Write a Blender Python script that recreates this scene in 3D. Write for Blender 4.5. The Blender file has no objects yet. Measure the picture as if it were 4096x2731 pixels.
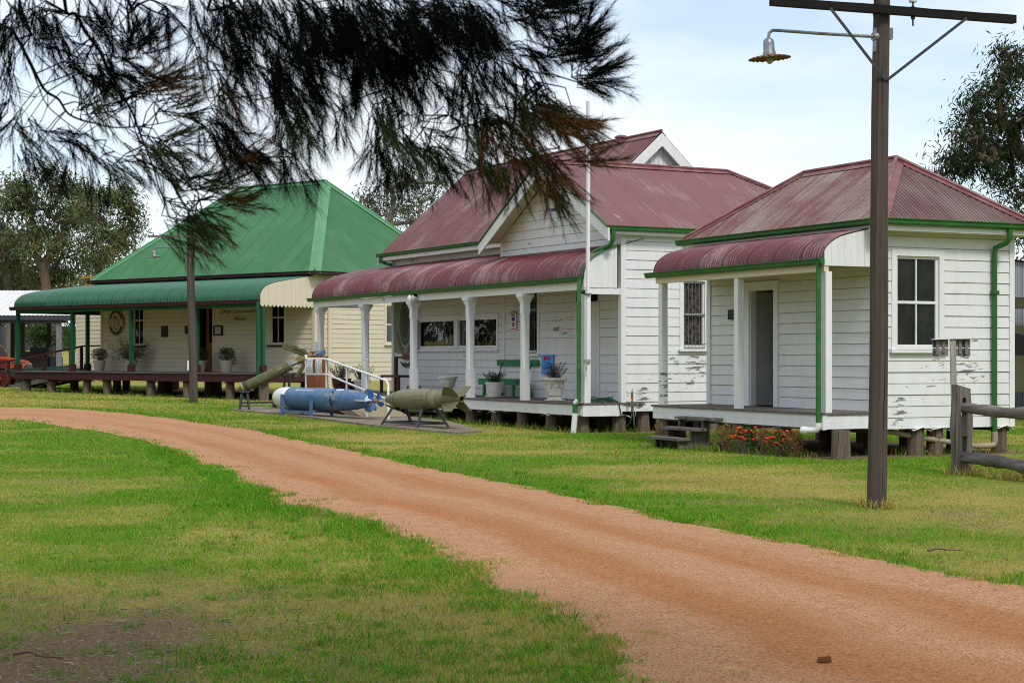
import bpy, bmesh, math, random
import numpy as np
from mathutils import Vector, Matrix
random.seed(7); rng = np.random.default_rng(11)
SC = bpy.context.scene
COL = SC.collection
R = math.radians
PI = math.pi
# ------------------------------------------------------------------ survey helpers
# measured on the photograph: 60 mm lens, eye 1.6 m above the lawn, level camera
F, CX, HY, EYE = 6800.0, 2048.0, 1425.0, 1.6
def at(px, py, Y):
    return Vector(((px - CX) / F * Y, Y, EYE + (HY - py) / F * Y))
def g(X, Y):
    """terrain height"""
    k = min(max((Y - 30) / 14, 0), 1); k = k * k * (3 - 2 * k)
    z = .0155 * max(0.0, 1.0 - X) * k if X > -22 else .0155 * 23 * k
    if Y > 88:
        z += min(.040 * (Y - 88), 4.5)
    return z
def gnd(px, py):
    Y = EYE * F / (py - HY)
    for _ in range(30):
        X = (px - CX) / F * Y
        Y = .5 * Y + .5 * (EYE - g(X, Y)) * F / (py - HY)
    X = (px - CX) / F * Y
    return Vector((X, Y, g(X, Y)))
class Fr:
    """local frame of a building: x along its front (to the right), y into it"""
    def __init__(s, ox, oy, xx, xy):
        L = math.hypot(xx, xy); s.ox, s.oy, s.xx, s.xy = ox, oy, xx / L, xy / L
        s.yx, s.yy = -s.xy, s.xx
    def rot(s): return math.atan2(s.xy, s.xx)
    def w(s, x, y, z=0): return Vector((s.ox + x * s.xx + y * s.yx, s.oy + x * s.xy + y * s.yy, z))
    def loc(s, X, Y): return ((X - s.ox) * s.xx + (Y - s.oy) * s.xy, (X - s.ox) * s.yx + (Y - s.oy) * s.yy)
    def hy(s, px, py, y):
        dx = (px - CX) / F
        Y = (y + s.ox * s.yx + s.oy * s.yy) / (dx * s.yx + s.yy)
        return s.loc(dx * Y, Y)[0], EYE + (HY - py) / F * Y
    def hx(s, px, py, x):
        dx = (px - CX) / F
        Y = (x + s.ox * s.xx + s.oy * s.xy) / (dx * s.xx + s.xy)
        return s.loc(dx * Y, Y)[1], EYE + (HY - py) / F * Y
    def xx_(s, px, y): return s.hy(px, 1000, y)[0]
    def gz(s, x, y):
        p = s.w(x, y); return g(p.x, p.y)
# ------------------------------------------------------------------ mesh builder
class MB:
    def __init__(s): s.v = []; s.f = []; s.uv = {}; s.grime = set()
    def add(s, vs, fs, uvs=None):
        b = len(s.v); s.v += [tuple(p) for p in vs]
        for i, f in enumerate(fs):
            if uvs is not None: s.uv[len(s.f)] = uvs[i]
            s.f.append(tuple(b + k for k in f))
        return s
    def quad(s, *p, uv=None): return s.add(p, [tuple(range(len(p)))], [uv] if uv else None)
    def box(s, x0, x1, y0, y1, z0, z1, T=None):
        vs = [(x, y, z) for z in (z0, z1) for y in (y0, y1) for x in (x0, x1)]
        if T: vs = [T(*p) for p in vs]
        L = (abs(x1-x0), abs(y1-y0), abs(z1-z0))
        fs = [(0,2,3,1),(4,5,7,6),(0,1,5,4),(2,6,7,3),(0,4,6,2),(1,3,7,5)]
        def fu(f):
            r = []
            for k in f:
                q = ((x1-x0) if k & 1 else 0, (y1-y0) if k & 2 else 0, (z1-z0) if k & 4 else 0)
                ds = sorted(range(3), key=lambda i: -L[i]); a = ds[0]
                r.append((sum(q[i] for i in range(3) if i != a) + x0 * 3.1, q[a] + y0 * 1.7))
            return r
        return s.add(vs, fs, [fu(f) for f in fs])
    def beam(s, a, b, w, h, up=(0,0,1)):
        a = Vector(a); b = Vector(b); d = b - a; L = d.length; d.normalize()
        up = Vector(up); sd = d.cross(up)
        if sd.length < 1e-4: up = Vector((0,1,0)); sd = d.cross(up)
        sd.normalize(); up = sd.cross(d)
        return s.box(-w/2, w/2, 0, L, -h/2, h/2, T=lambda x, y, z: a + sd*x + d*y + up*z)
    def tube(s, pts, rad, n=10, cap=True, wob=0, v0=0):
        pts = [Vector(p) for p in pts]
        if not hasattr(rad, '__len__'): rad = [rad] * len(pts)
        m = len(pts); rings = []; prev = None; vs = []; L = v0; vl = []
        for i, p in enumerate(pts):
            d = (pts[min(i+1, m-1)] - pts[max(i-1, 0)])
            if d.length < 1e-9: d = Vector((0,0,1))
            d.normalize()
            if prev is None:
                q = Vector((0,0,1)) if abs(d.z) < .9 else Vector((1,0,0))
                e = d.cross(q).normalized()
            else:
                e = (prev - d * prev.dot(d))
                if e.length < 1e-6: e = d.cross(Vector((0,0,1)))
                e.normalize()
            prev = e; h = d.cross(e)
            if i: L += (pts[i] - pts[i-1]).length
            vl.append(L)
            for k in range(n):
                a = 2*PI*k/n; r = rad[i] * (1 + (random.uniform(-wob, wob) if wob else 0))
                vs.append(p + e*(r*math.cos(a)) + h*(r*math.sin(a)))
        fs = []; uvs = []
        for i in range(m-1):
            for k in range(n):
                k2 = (k+1) % n
                fs.append((i*n+k, i*n+k2, (i+1)*n+k2, (i+1)*n+k))
                u0 = 2*PI*rad[i]*k/n; u1 = 2*PI*rad[i]*(k+1)/n
                uvs.append([(u0, vl[i]), (u1, vl[i]), (u1, vl[i+1]), (u0, vl[i+1])])
        if cap:
            fs.append(tuple(range(n))[::-1]); fs.append(tuple((m-1)*n+k for k in range(n)))
            for f in fs[-2:]: uvs.append([(vs[k].x * 2, vs[k].y * 2) for k in f])
        return s.add(vs, fs, uvs)
    def cyl(s, a, b, r0, r1=None, n=12, segs=1, wob=0, cap=True):
        a = Vector(a); b = Vector(b); r1 = r0 if r1 is None else r1
        return s.tube([a.lerp(b, i/segs) for i in range(segs+1)], [r0+(r1-r0)*i/segs for i in range(segs+1)], n, cap, wob)
    def lathe(s, prof, c=(0,0,0), n=24, M=None, flute=0):
        """profile of (r, z) turned about z through c (or placed by matrix M)"""
        vs = []; c = Vector(c)
        for r, z in prof:
            for k in range(n):
                a = 2*PI*k/n
                p = Vector((r*math.cos(a), r*math.sin(a), z))
                vs.append(M @ p if M else c + p)
        fs = []; m = len(prof)
        for i in range(m-1):
            for k in range(n):
                k2 = (k+1) % n
                fs.append((i*n+k, i*n+k2, (i+1)*n+k2, (i+1)*n+k))
        if prof[0][0] > 1e-4: fs.append(tuple(range(n))[::-1])
        if prof[-1][0] > 1e-4: fs.append(tuple((m-1)*n+k for k in range(n)))
        uvs = [[(0.0, 0.0)] * len(f) for f in fs]
        for i in range(m-1):
            for k in range(n):
                uvs[i*n+k] = [(k/n, prof[i][1]), ((k+1)/n, prof[i][1]), ((k+1)/n, prof[i+1][1]), (k/n, prof[i+1][1])]
        return s.add(vs, fs, uvs)
    def prism(s, poly, T, d0, d1):
        """poly of (a, z) extruded between d0 and d1 through T(a, d, z)"""
        n = len(poly)
        vs = [T(a, d0, z) for a, z in poly] + [T(a, d1, z) for a, z in poly]
        fs = [tuple(range(n))[::-1], tuple(range(n, 2*n))] + [(i, (i+1) % n, n+(i+1) % n, n+i) for i in range(n)]
        return s.add(vs, fs)
    def build(s, name, mat, parent=None, smooth=False, fix=True, angle=None):
        me = bpy.data.meshes.new(name)
        me.from_pydata([tuple(v) for v in s.v], [], s.f)
        if s.uv:
            ul = me.uv_layers.new(name='UVMap'); dat = np.zeros((len(me.loops), 2), dtype=np.float32)
            for p in me.polygons:
                u = s.uv.get(p.index)
                if u:
                    for k, li in enumerate(p.loop_indices): dat[li] = u[k]
            ul.data.foreach_set('uv', dat.ravel())
        if fix:
            bm = bmesh.new(); bm.from_mesh(me); bmesh.ops.recalc_face_normals(bm, faces=bm.faces); bm.to_mesh(me); bm.free()
        if smooth:
            me.polygons.foreach_set('use_smooth', [True] * len(me.polygons))
            if angle: me.set_sharp_from_angle(angle=R(angle))
        o = bpy.data.objects.new(name, me); COL.objects.link(o)
        for m in (mat if isinstance(mat, (list, tuple)) else [mat]): me.materials.append(m)
        if s.grime:
            me.materials.append(m_lap_shade)
            me.polygons.foreach_set('material_index', [1 if i in s.grime else 0 for i in range(len(me.polygons))])
        if parent: o.parent = parent
        return o
def tag(o, label=None, cat=None, group=None, kind=None):
    if label: o['label'] = label
    if cat: o['category'] = cat
    if group: o['group'] = group
    if kind: o['kind'] = kind
    return o
def thing(name, label, cat, loc=(0,0,0), rz=0, group=None):
    o = bpy.data.objects.new(name, None); COL.objects.link(o)
    o.empty_display_size = .2
    o.location = loc; o.rotation_euler = (0, 0, rz)
    return tag(o, label, cat, group)
def copy_thing(o, loc, rz=None, label=None, group=None, scale=None):
    def cp(x, parent=None):
        c = x.copy(); COL.objects.link(c); c.parent = parent
        for ch in list(x.children): cp(ch, c)
        return c
    r = cp(o); r.location = loc
    if rz is not None: r.rotation_euler = (0, 0, rz)
    if scale: r.scale = (scale,) * 3
    if label: r['label'] = label
    if group: r['group'] = group
    return r
# ------------------------------------------------------------------ materials
class NG:
    def __init__(s, name):
        s.m = bpy.data.materials.new(name); s.m.use_nodes = True; s.t = s.m.node_tree; s.t.nodes.clear()
        s.out = s.n('ShaderNodeOutputMaterial')
    def n(s, typ, ins=None, **kw):
        nd = s.t.nodes.new(typ)
        for k, v in kw.items(): setattr(nd, k, v)
        for k, v in (ins or {}).items():
            if isinstance(v, bpy.types.NodeSocket): s.t.links.new(v, nd.inputs[k])
            else: nd.inputs[k].default_value = v
        return nd
    def noise(s, vec, scale, detail=5, rough=.6, out='Fac'):
        return s.n('ShaderNodeTexNoise', {'Vector': vec, 'Scale': scale, 'Detail': detail, 'Roughness': rough}).outputs[out]
    def ramp(s, fac, lo, hi, a=0., b=1.):
        return s.n('ShaderNodeMapRange', {'Value': fac, 'From Min': lo, 'From Max': hi, 'To Min': a, 'To Max': b}, clamp=True).outputs[0]
    def mix(s, fac, a, b, blend='MIX'):
        nd = s.n('ShaderNodeMix', data_type='RGBA', blend_type=blend)
        for k, v in ((0, fac), (6, a), (7, b)):
            if isinstance(v, bpy.types.NodeSocket): s.t.links.new(v, nd.inputs[k])
            else: nd.inputs[k].default_value = v if k == 0 else (tuple(v) + (1,))[:4]
        return nd.outputs[2]
    def math(s, op, a, b=0.):
        return s.n('ShaderNodeMath', {0: a, 1: b}, operation=op).outputs[0]
    def coords(s, kind='Object', scale=(1,1,1)):
        c = s.n('ShaderNodeTexCoord').outputs[kind]
        return s.n('ShaderNodeMapping', {'Vector': c, 'Scale': scale}).outputs[0]
    def bump(s, h, strength=.3, dist=.01):
        return s.n('ShaderNodeBump', {'Height': h, 'Strength': strength, 'Distance': dist}).outputs[0]
    def surf(s, col, rough=.6, normal=None, spec=.3, metal=0.):
        p = s.n('ShaderNodeBsdfPrincipled', {'Roughness': rough, 'Specular IOR Level': spec, 'Metallic': metal})
        if isinstance(col, bpy.types.NodeSocket): s.t.links.new(col, p.inputs['Base Color'])
        else: p.inputs['Base Color'].default_value = (tuple(col) + (1,))[:4]
        if normal: s.t.links.new(normal, p.inputs['Normal'])
        s.t.links.new(p.outputs[0], s.out.inputs[0]); return s.m
def plain(name, a, b=None, scale=6, rough=.6, bump=.15, spec=.3, metal=0., lo=.35, hi=.65, stretch=(1,1,1), kind='Object'):
    G = NG(name); v = G.coords(kind, stretch); nz = G.noise(v, scale)
    b = b or tuple(c * .8 for c in a)
    c = G.mix(G.ramp(nz, lo, hi), a, b)
    return G.surf(c, rough, G.bump(G.noise(v, scale * 6), bump, .004) if bump else None, spec, metal)
def paint(name, col, wood=(.24,.22,.20), flake=.66, dirt=.12, boards=True, rough=.55):
    """old house paint: dirt film, a few flaked patches showing grey timber"""
    G = NG(name); v = G.coords(); vs = G.coords('Object', (1,1,5))
    big = G.noise(v, .55, 3); fine = G.noise(vs, 2.4, 9, .72)
    d = G.ramp(G.noise(G.coords('Object', (3,3,.5)), 1.6, 5), .4, .75, 0, dirt)
    c = G.mix(d, col, tuple(k * q for k, q in zip(col, (.62,.57,.47))))
    c = G.mix(G.ramp(G.noise(v, 9, 4), .45, .8, 0, .14), c, (.45,.43,.38))
    f = G.math('ADD', fine, G.math('MULTIPLY', G.math('SUBTRACT', big, .5), .95))
    mk = G.ramp(f, flake + .025, flake + .04)
    w = G.mix(G.noise(vs, 20, 3), wood, tuple(k * .55 for k in wood))
    c = G.mix(mk, c, w)
    h = G.math('SUBTRACT', G.math('MULTIPLY', G.noise(vs, 14, 4), .4), mk)
    return G.surf(c, rough, G.bump(h, .25, .004), .3)
def timber(name, a, b, rough=.85, kind='UV', along=.7, across=26, bump=.5):
    """weathered timber, grain running along UV v"""
    G = NG(name); st = (across, along, 1) if kind == 'UV' else (across*.6, across*.6, along)
    v = G.coords(kind, st); n1 = G.noise(v, 1., 8, .7); n2 = G.noise(G.coords('Object', (1,1,.4)), 1.7, 4)
    c = G.mix(G.ramp(n1, .36, .66), a, b)
    c = G.mix(G.ramp(n2, .4, .75, 0, .45), c, tuple(k * .55 for k in b))
    ck = G.ramp(G.noise(G.coords(kind, tuple(k * 1.3 if i < 1 else k * .5 for i, k in enumerate(st))), 1., 4), .61, .66)
    c = G.mix(ck, c, tuple(k * .22 for k in b))
    return G.surf(c, rough, G.bump(G.math('SUBTRACT', n1, ck), bump, .008), .15)
def iron(name, col, worn, amount=.55, rough=.42, sheet=.762, spec=.5, streak=1., pitch=.076, valley=.72, lapk=.45):
    """painted corrugated iron: UV is metres across / along the sheets"""
    G = NG(name); uv = G.n('ShaderNodeTexCoord').outputs['UV']
    sx = G.n('ShaderNodeSeparateXYZ', {0: uv})
    u = G.math('DIVIDE', sx.outputs[0], sheet)
    wn = G.n('ShaderNodeTexWhiteNoise', {'W': G.math('FLOOR', u)}, noise_dimensions='1D').outputs['Value']
    st = G.n('ShaderNodeMapping', {'Vector': uv, 'Scale': (20, .6, 1)}).outputs[0]
    s1 = G.noise(st, 1., 8, .7); s2 = G.noise(uv, .8, 4); s3 = G.noise(uv, 22, 4)
    a = G.math('ADD', G.math('MULTIPLY', s1, .55 * streak), G.math('MULTIPLY', s2, .5))
    a = G.math('ADD', a, G.math('MULTIPLY', G.math('SUBTRACT', wn, .5), .06))
    a = G.math('ADD', a, G.math('MULTIPLY', G.math('SUBTRACT', s3, .5), .22))
    c = G.mix(G.ramp(wn, 0, 1, 0, .22), col, tuple(k * .75 for k in col))
    c = G.mix(G.ramp(a, amount, amount + .16), c, worn)
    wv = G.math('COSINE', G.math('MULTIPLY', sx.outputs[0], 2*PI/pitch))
    c = G.mix(G.ramp(wv, .1, -.85, 0, valley), c, tuple(k * .30 for k in col))  # valley dirt and shade between the ribs, both painted into the colour
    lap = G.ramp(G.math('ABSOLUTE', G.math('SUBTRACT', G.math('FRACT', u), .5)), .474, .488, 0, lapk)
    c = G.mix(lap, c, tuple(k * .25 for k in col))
    return G.surf(c, G.ramp(s1, .3, .7, rough - .08, rough + .16), G.bump(s3, .12, .004), spec)
def flat(name, col, rough=.6, spec=.3, metal=0.):
    return NG(name).surf(col, rough, None, spec, metal)
def glass(name, tint=(.9,.94,.95), refl=1.0):
    G = NG(name)
    fr = G.n('ShaderNodeFresnel', {'IOR': 1.5}).outputs[0]
    nz = G.bump(G.noise(G.coords(), 2.2, 2), .12, .02)
    gl = G.n('ShaderNodeBsdfGlossy', {'Roughness': .03, 'Normal': nz}).outputs[0]
    tr = G.n('ShaderNodeBsdfTransparent', {'Color': tint + (1,)}).outputs[0]
    mx = G.n('ShaderNodeMixShader', {0: G.ramp(fr, 0, 1, .06, refl), 1: tr, 2: gl}).outputs[0]
    G.t.links.new(mx, G.out.inputs[0]); return G.m
def leafmat(name, attr='tint', trans=.35, rough=.5, spec=.25):
    """leaf surface, colour per leaf from the mesh, light passing through"""
    G = NG(name); a = G.n('ShaderNodeAttribute', attribute_name=attr).outputs['Color']
    p = G.n('ShaderNodeBsdfPrincipled', {'Base Color': a, 'Roughness': rough, 'Specular IOR Level': spec}).outputs[0]
    t = G.n('ShaderNodeBsdfTranslucent', {'Color': a}).outputs[0]
    G.t.links.new(G.n('ShaderNodeMixShader', {0: trans, 1: p, 2: t}).outputs[0], G.out.inputs[0]); return G.m

m_lap_shade = plain('painted_board_lap_shade', (.46,.42,.36), (.32,.28,.22), 1.2, .9, 0)  # shadow tone painted along the weatherboard laps
WHITE = (.80,.79,.77)
m_board = paint('white_weatherboard_paint', (.73,.732,.738), flake=.69, dirt=.20)
m_boardC = paint('white_weatherboard_paint_worn', (.74,.742,.748), flake=.705, dirt=.22)
m_trim = paint('white_trim_paint', (.76,.76,.765), flake=.72, dirt=.20)
m_cream = paint('cream_weatherboard_paint', (.67,.585,.44), flake=.76, dirt=.14)
m_creamtrim = paint('cream_trim_paint', (.67,.59,.45), flake=.76, dirt=.12)
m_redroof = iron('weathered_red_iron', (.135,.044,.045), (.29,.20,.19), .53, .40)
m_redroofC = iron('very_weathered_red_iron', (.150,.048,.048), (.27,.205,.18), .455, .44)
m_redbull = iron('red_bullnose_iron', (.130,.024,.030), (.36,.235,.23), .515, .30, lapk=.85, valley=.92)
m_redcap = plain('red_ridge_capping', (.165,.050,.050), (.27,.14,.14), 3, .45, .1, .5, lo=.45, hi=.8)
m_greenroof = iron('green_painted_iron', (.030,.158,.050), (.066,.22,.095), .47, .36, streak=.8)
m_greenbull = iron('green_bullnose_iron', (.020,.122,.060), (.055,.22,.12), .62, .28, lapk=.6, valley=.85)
m_greencap = plain('green_ridge_capping', (.075,.24,.10), (.10,.27,.13), 2, .4, .08, .5)
m_gutter = plain('bright_green_gutter_paint', (.022,.135,.022), (.016,.10,.018), 3, .4, .06, .5)
m_gutworn = paint('flaked_green_downpipe_paint', (.022,.135,.022), wood=(.30,.30,.30), flake=.60, dirt=.1, rough=.45)
m_maroon = plain('maroon_trim_paint', (.055,.014,.020), (.040,.012,.016), 3, .55, .1)
m_deepgreen = plain('dark_green_post_paint', (.010,.085,.040), (.008,.065,.032), 3, .45, .06)
m_deck = timber('weathered_deck_timber', (.20,.175,.155), (.12,.105,.095), kind='Object')
m_stump = timber('old_timber_stump', (.20,.155,.115), (.10,.078,.06))
m_grey = timber('silver_grey_split_timber', (.26,.23,.205), (.085,.072,.064), bump=1., across=22)
m_pole = timber('weathered_pole_timber', (.125,.100,.085), (.055,.044,.038), bump=.8, across=20, along=.35)
m_tar = timber('tarred_crossarm_timber', (.020,.017,.016), (.010,.009,.009))
m_steel = plain('dark_painted_steel', (.035,.042,.055), (.05,.05,.055), 8, .5, .1, .4)
m_galv = plain('galvanised_steel', (.30,.31,.33), (.18,.18,.19), 12, .45, .1, .5, .6)
m_whitetube = plain('white_gloss_paint', (.80,.80,.79), (.72,.71,.69), 5, .35, .04, .5)
m_glass = glass('window_glass')
m_darkglass = glass('dim_window_glass', (.40,.43,.42), .8)
m_dark = flat('dark_interior', (.012,.011,.011), .9, .1)
m_black = flat('black_metal', (.012,.012,.013), .5, .3)
m_ink = flat('printed_ink', (.03,.03,.05), .7, .1)
m_paper = flat('white_paper', (.82,.82,.82), .6, .2)
m_leaf = leafmat('leaf_surface')
m_needle = leafmat('casuarina_needle', trans=.10, rough=.8, spec=.03)
m_bark = timber('eucalypt_bark', (.24,.165,.12), (.11,.075,.055), across=8, along=.8)
m_greybark = timber('pale_gum_bark', (.33,.29,.25), (.15,.12,.10), across=8, along=.8)
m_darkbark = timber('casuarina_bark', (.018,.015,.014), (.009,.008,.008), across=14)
# ------------------------------------------------------------------ building kit
def Tx(y, out): return lambda a, d, z: Vector((a, y + out * d, z))       # wall running along x
def Ty(x, out): return lambda a, d, z: Vector((x + out * d, a, z))       # wall running along y
def boards(mb, T, a0, a1, z0, z1, holes=(), bh=.19, lim=None, lip=.016, z_start=None):
    """lapped weatherboards, each a tilted board with a shadowed bottom edge"""
    z = z_start if z_start is not None else z0
    k = 0
    while z < z1 - 1e-4:
        zb, zt = max(z, z0), min(z + bh, z1)
        jit = random.uniform(-.004, .004)
        cuts = sorted({zb, zt} | {h for H in holes for h in H[2:4] if zb < h < zt})
        for lo, hi in zip(cuts, cuts[1:]):
            L0, R0 = lim(lo) if lim else (a0, a1)
            L1, R1 = lim(hi) if lim else (a0, a1)
            spans = [(a0 if not lim else min(L0, L1), a1 if not lim else max(R0, R1))]
            for H in holes:
                if H[2] < hi - 1e-5 and H[3] > lo + 1e-5:
                    ns = []
                    for p, q in spans:
                        if H[1] <= p or H[0] >= q: ns.append((p, q)); continue
                        if H[0] > p: ns.append((p, H[0]))
                        if H[1] < q: ns.append((H[1], q))
                    spans = ns
            off = lambda zz: lip + jit + (.004 - lip) * (zz - z) / bh
            for p, q in spans:
                pl, pr, ql, qr = (p, p, q, q) if not lim else (max(p, L0), max(p, L1), min(q, R0), min(q, R1))
                if ql - pl < .005: continue
                if qr < pr: pr = qr = (pr + qr) / 2
                if hi == zt and hi - lo > .05 and zt < z1 - 1e-4:      # lap shadow painted as a strip under the next board
                    hm = hi - .013; t_ = (hm - lo)/(hi - lo); pm, qm = pl + (pr-pl)*t_, ql + (qr-ql)*t_
                    mb.add([T(pl, off(lo), lo), T(ql, off(lo), lo), T(qm, off(hm), hm), T(pm, off(hm), hm)], [(0,1,2,3)])
                    mb.grime.add(len(mb.f)); mb.add([T(pm, off(hm), hm), T(qm, off(hm), hm), T(qr, off(hi), hi), T(pr, off(hi), hi)], [(0,1,2,3)])
                else: mb.add([T(pl, off(lo), lo), T(ql, off(lo), lo), T(qr, off(hi), hi), T(pr, off(hi), hi)], [(0,1,2,3)])
                if lo == zb: mb.grime.add(len(mb.f)); mb.add([T(pl, off(lo), lo), T(ql, off(lo), lo), T(pl, 0, lo), T(ql, 0, lo)], [(2,3,1,0)])  # underside painted with the same lap shade
        z += bh; k += 1
    return mb
def corr_plane(mb, A, B, S, vlim, vmin=lambda u: 0., pitch=.076, amp=.0105, lap=None, ph=0):
    A, B, S = Vector(A), Vector(B), Vector(S).normalized()
    U = B - A; L = U.length; U.normalize(); N = U.cross(S)
    if N.z < 0: N = -N
    n = max(2, int(L / pitch * 6)); rows = []
    for i in range(n + 1):
        u = L * i / n; lo, hi = vmin(u), max(vlim(u), vmin(u) + 1e-4)
        o = amp * math.cos(2*PI*(u + ph)/pitch)
        vs = [(lo, 0), (lo + (hi-lo)*.5, 0), (hi, 0)] if lap is None or not lo < lap < hi else [(lo, 0), (lap, 0), (lap + .01, .006 * -1), (hi, -.006)]
        if lap is not None and not lo < lap < hi: vs = [(lo, 0), (lo + (hi-lo)*.33, 0), (lo + (hi-lo)*.66, 0), (hi, 0)]
        rows.append([(A + U*u + S*v + N*(o + e), (u, v)) for v, e in vs])
    K = len(rows[0]); b = []; uv = []
    fs = []; uvs = []
    for r in rows:
        for p, q in r: b.append(p); uv.append(q)
    for i in range(n):
        for k in range(K-1):
            f = (i*K+k, (i+1)*K+k, (i+1)*K+k+1, i*K+k+1); fs.append(f); uvs.append([uv[j] for j in f])
    return mb.add(b, fs, uvs)
def corr_profile(mb, x0, x1, prof, pitch=.076, amp=.0105):
    n = max(2, int((x1-x0) / pitch * 6)); K = len(prof)
    nr = []; s = [0]
    for k in range(K):
        a = Vector(prof[max(k-1, 0)]); c = Vector(prof[min(k+1, K-1)]); d = (c - a).normalized()
        nr.append(Vector((-d.y, d.x)))
        if k: s.append(s[-1] + (Vector(prof[k]) - Vector(prof[k-1])).length)
    vs = []; uv = []; fs = []; uvs = []
    for i in range(n+1):
        x = x0 + (x1-x0)*i/n; o = amp * math.cos(2*PI*(x-x0)/pitch)
        for k in range(K):
            vs.append((x, prof[k][0] + nr[k].x*o, prof[k][1] + nr[k].y*o)); uv.append((x - x0, s[k]))
    for i in range(n):
        for k in range(K-1):
            f = (i*K+k, (i+1)*K+k, (i+1)*K+k+1, i*K+k+1); fs.append(f); uvs.append([uv[j] for j in f])
    return mb.add(vs, fs, uvs)
def smooth_prof(pts, n=5):
    out = []
    P = [Vector(p) for p in pts]
    for i in range(len(P)-1):
        p0, p1, p2, p3 = P[max(i-1, 0)], P[i], P[i+1], P[min(i+2, len(P)-1)]
        for k in range(n):
            t = k/n
            out.append(tuple(.5*((2*p1) + (p2-p0)*t + (2*p0-5*p1+4*p2-p3)*t*t + (3*p1-p0-3*p2+p3)*t**3)))
    out.append(tuple(P[-1])); return out
def gutter(mb, a, b, out, h=.10, w=.11):
    """ogee gutter from a to b (top back edge), hanging toward direction out"""
    a, b, out = Vector(a), Vector(b), Vector(out)
    prof = [(0,0), (w,0), (w,-.012), (w-.02,-.03), (w-.022,-h*.75), (w*.5,-h), (0,-h)]
    n = len(prof)
    vs = [p + out*x + Vector((0,0,z)) for p in (a, b) for x, z in prof]
    fs = [tuple(range(n)), tuple(range(n, 2*n))] + [(i, (i+1) % n, n+(i+1) % n, n+i) for i in range(n)]
    return mb.add(vs, fs)
def cap_line(mb, pts, r=.045, wing=.16, slopes=None):
    mb.tube(pts, r, 8)
    return mb
def ridge_cap(mb, a, b, s1, s2, wing=.17, lift=.022):
    """rolled ridge or hip capping: roll plus a flat wing down each slope"""
    a, b = Vector(a), Vector(b); up = Vector((0,0,lift))
    mb.tube([a + up*1.6, b + up*1.6], .032, 8)
    for s in (s1, s2):
        s = Vector(s).normalized() * wing
        mb.add([a + up, b + up, b + s + up, a + s + up], [(0,1,2,3)])
    return mb
def window(root, T, a0, a1, z0, z1, frame=.09, trim=m_trim, cols=2, rows=2, sillmat=None, glassm=m_glass, sash=.045, bars=0,
           depth=-.05, label=None, proud=.035, vbar=.025, sill=.05, backing=None):
    """a sash window: architrave > panes, sill, bars"""
    m = MB(); P = proud
    m.box(a0-frame, a0, -.06, P, z0-.02, z1+frame, T); m.box(a1, a1+frame, -.06, P, z0-.02, z1+frame, T)
    m.box(a0, a1, -.06, P-.002, z1, z1+frame, T)
    # sash rails
    m.box(a0, a1, depth, depth+.04, z0, z0+sash*1.4, T); m.box(a0, a1, depth, depth+.04, z1-sash, z1, T)
    m.box(a0, a0+sash, depth, depth+.038, z0+sash*1.4, z1-sash, T); m.box(a1-sash, a1, depth, depth+.038, z0+sash*1.4, z1-sash, T)
    for r in range(1, rows):
        zz = z0 + (z1-z0)*r/rows
        m.box(a0+sash, a1-sash, depth, depth+.04, zz-sash*.5, zz+sash*.5, T)
    for c in range(1, cols):
        aa = a0 + (a1-a0)*c/cols
        m.box(aa-vbar*.5, aa+vbar*.5, depth, depth+.03, z0+sash, z1-sash, T)
    w = m.build('window', trim, root)
    if label: w['label'] = label
    for r in range(rows):
        zl, zh = z0 + (z1-z0)*r/rows, z0 + (z1-z0)*(r+1)/rows
        MB().box(a0+.01, a1-.01, depth+.012, depth+.017, zl+.004, zh-.004, T).build('pane', glassm, w)
    if backing:
        MB().box(a0+.02, a1-.02, depth-.035, depth-.03, z0+.02, z1-.02, T).build('curtain_or_backing', backing, w)
    MB().box(a0-frame-.04, a1+frame+.04, -.04, P+.05, z0-.02-sill, z0-.022, T).build('sill', sillmat or trim, w)
    if bars:
        b = MB()
        for k in range(bars):
            aa = a0 + (a1-a0)*(k+.5)/bars
            b.cyl(T(aa, .02, z0), T(aa, .02, z1), .005, n=6)
        b.box(a0, a1, .012, .028, (z0+z1)/2-.016, (z0+z1)/2+.016, T)
        b.box(a0, a1, .012, .03, z1-.02, z1, T); b.box(a0, a1, .012, .03, z0, z0+.02, T)
        b.build('security_bars', m_galv, w)
    return w
def stump(root, x, y, z0, z1, r=.15, mat=None, capped=None):
    m = MB(); k = random.uniform(.9, 1.08)
    m.cyl((x, y, z0-.15), (x + random.uniform(-.02,.02), y, z1), r*k*1.04, r*k*.96, n=14, segs=3, wob=.05)
    s = m.build('stump', mat or m_stump, root, True, angle=50)
    if capped:      # tin ant cap with bent corners
        c = MB(); e = r * 1.35; z = z1 + .004
        pts = [(x+e, y-e), (x+e, y+e), (x-e, y+e), (x-e, y-e)]
        vs = [(x, y, z)] + [(px, py, z - random.uniform(.03, .09)) for px, py in pts] + [((pts[i][0]+pts[(i+1)%4][0])/2, (pts[i][1]+pts[(i+1)%4][1])/2, z-.005) for i in range(4)]
        c.add(vs, [(0, 5, 2, 6), (0, 6, 3, 7), (0, 7, 4, 8), (0, 8, 1, 5)])
        c.build('ant_cap', capped, s)
    return s
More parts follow.
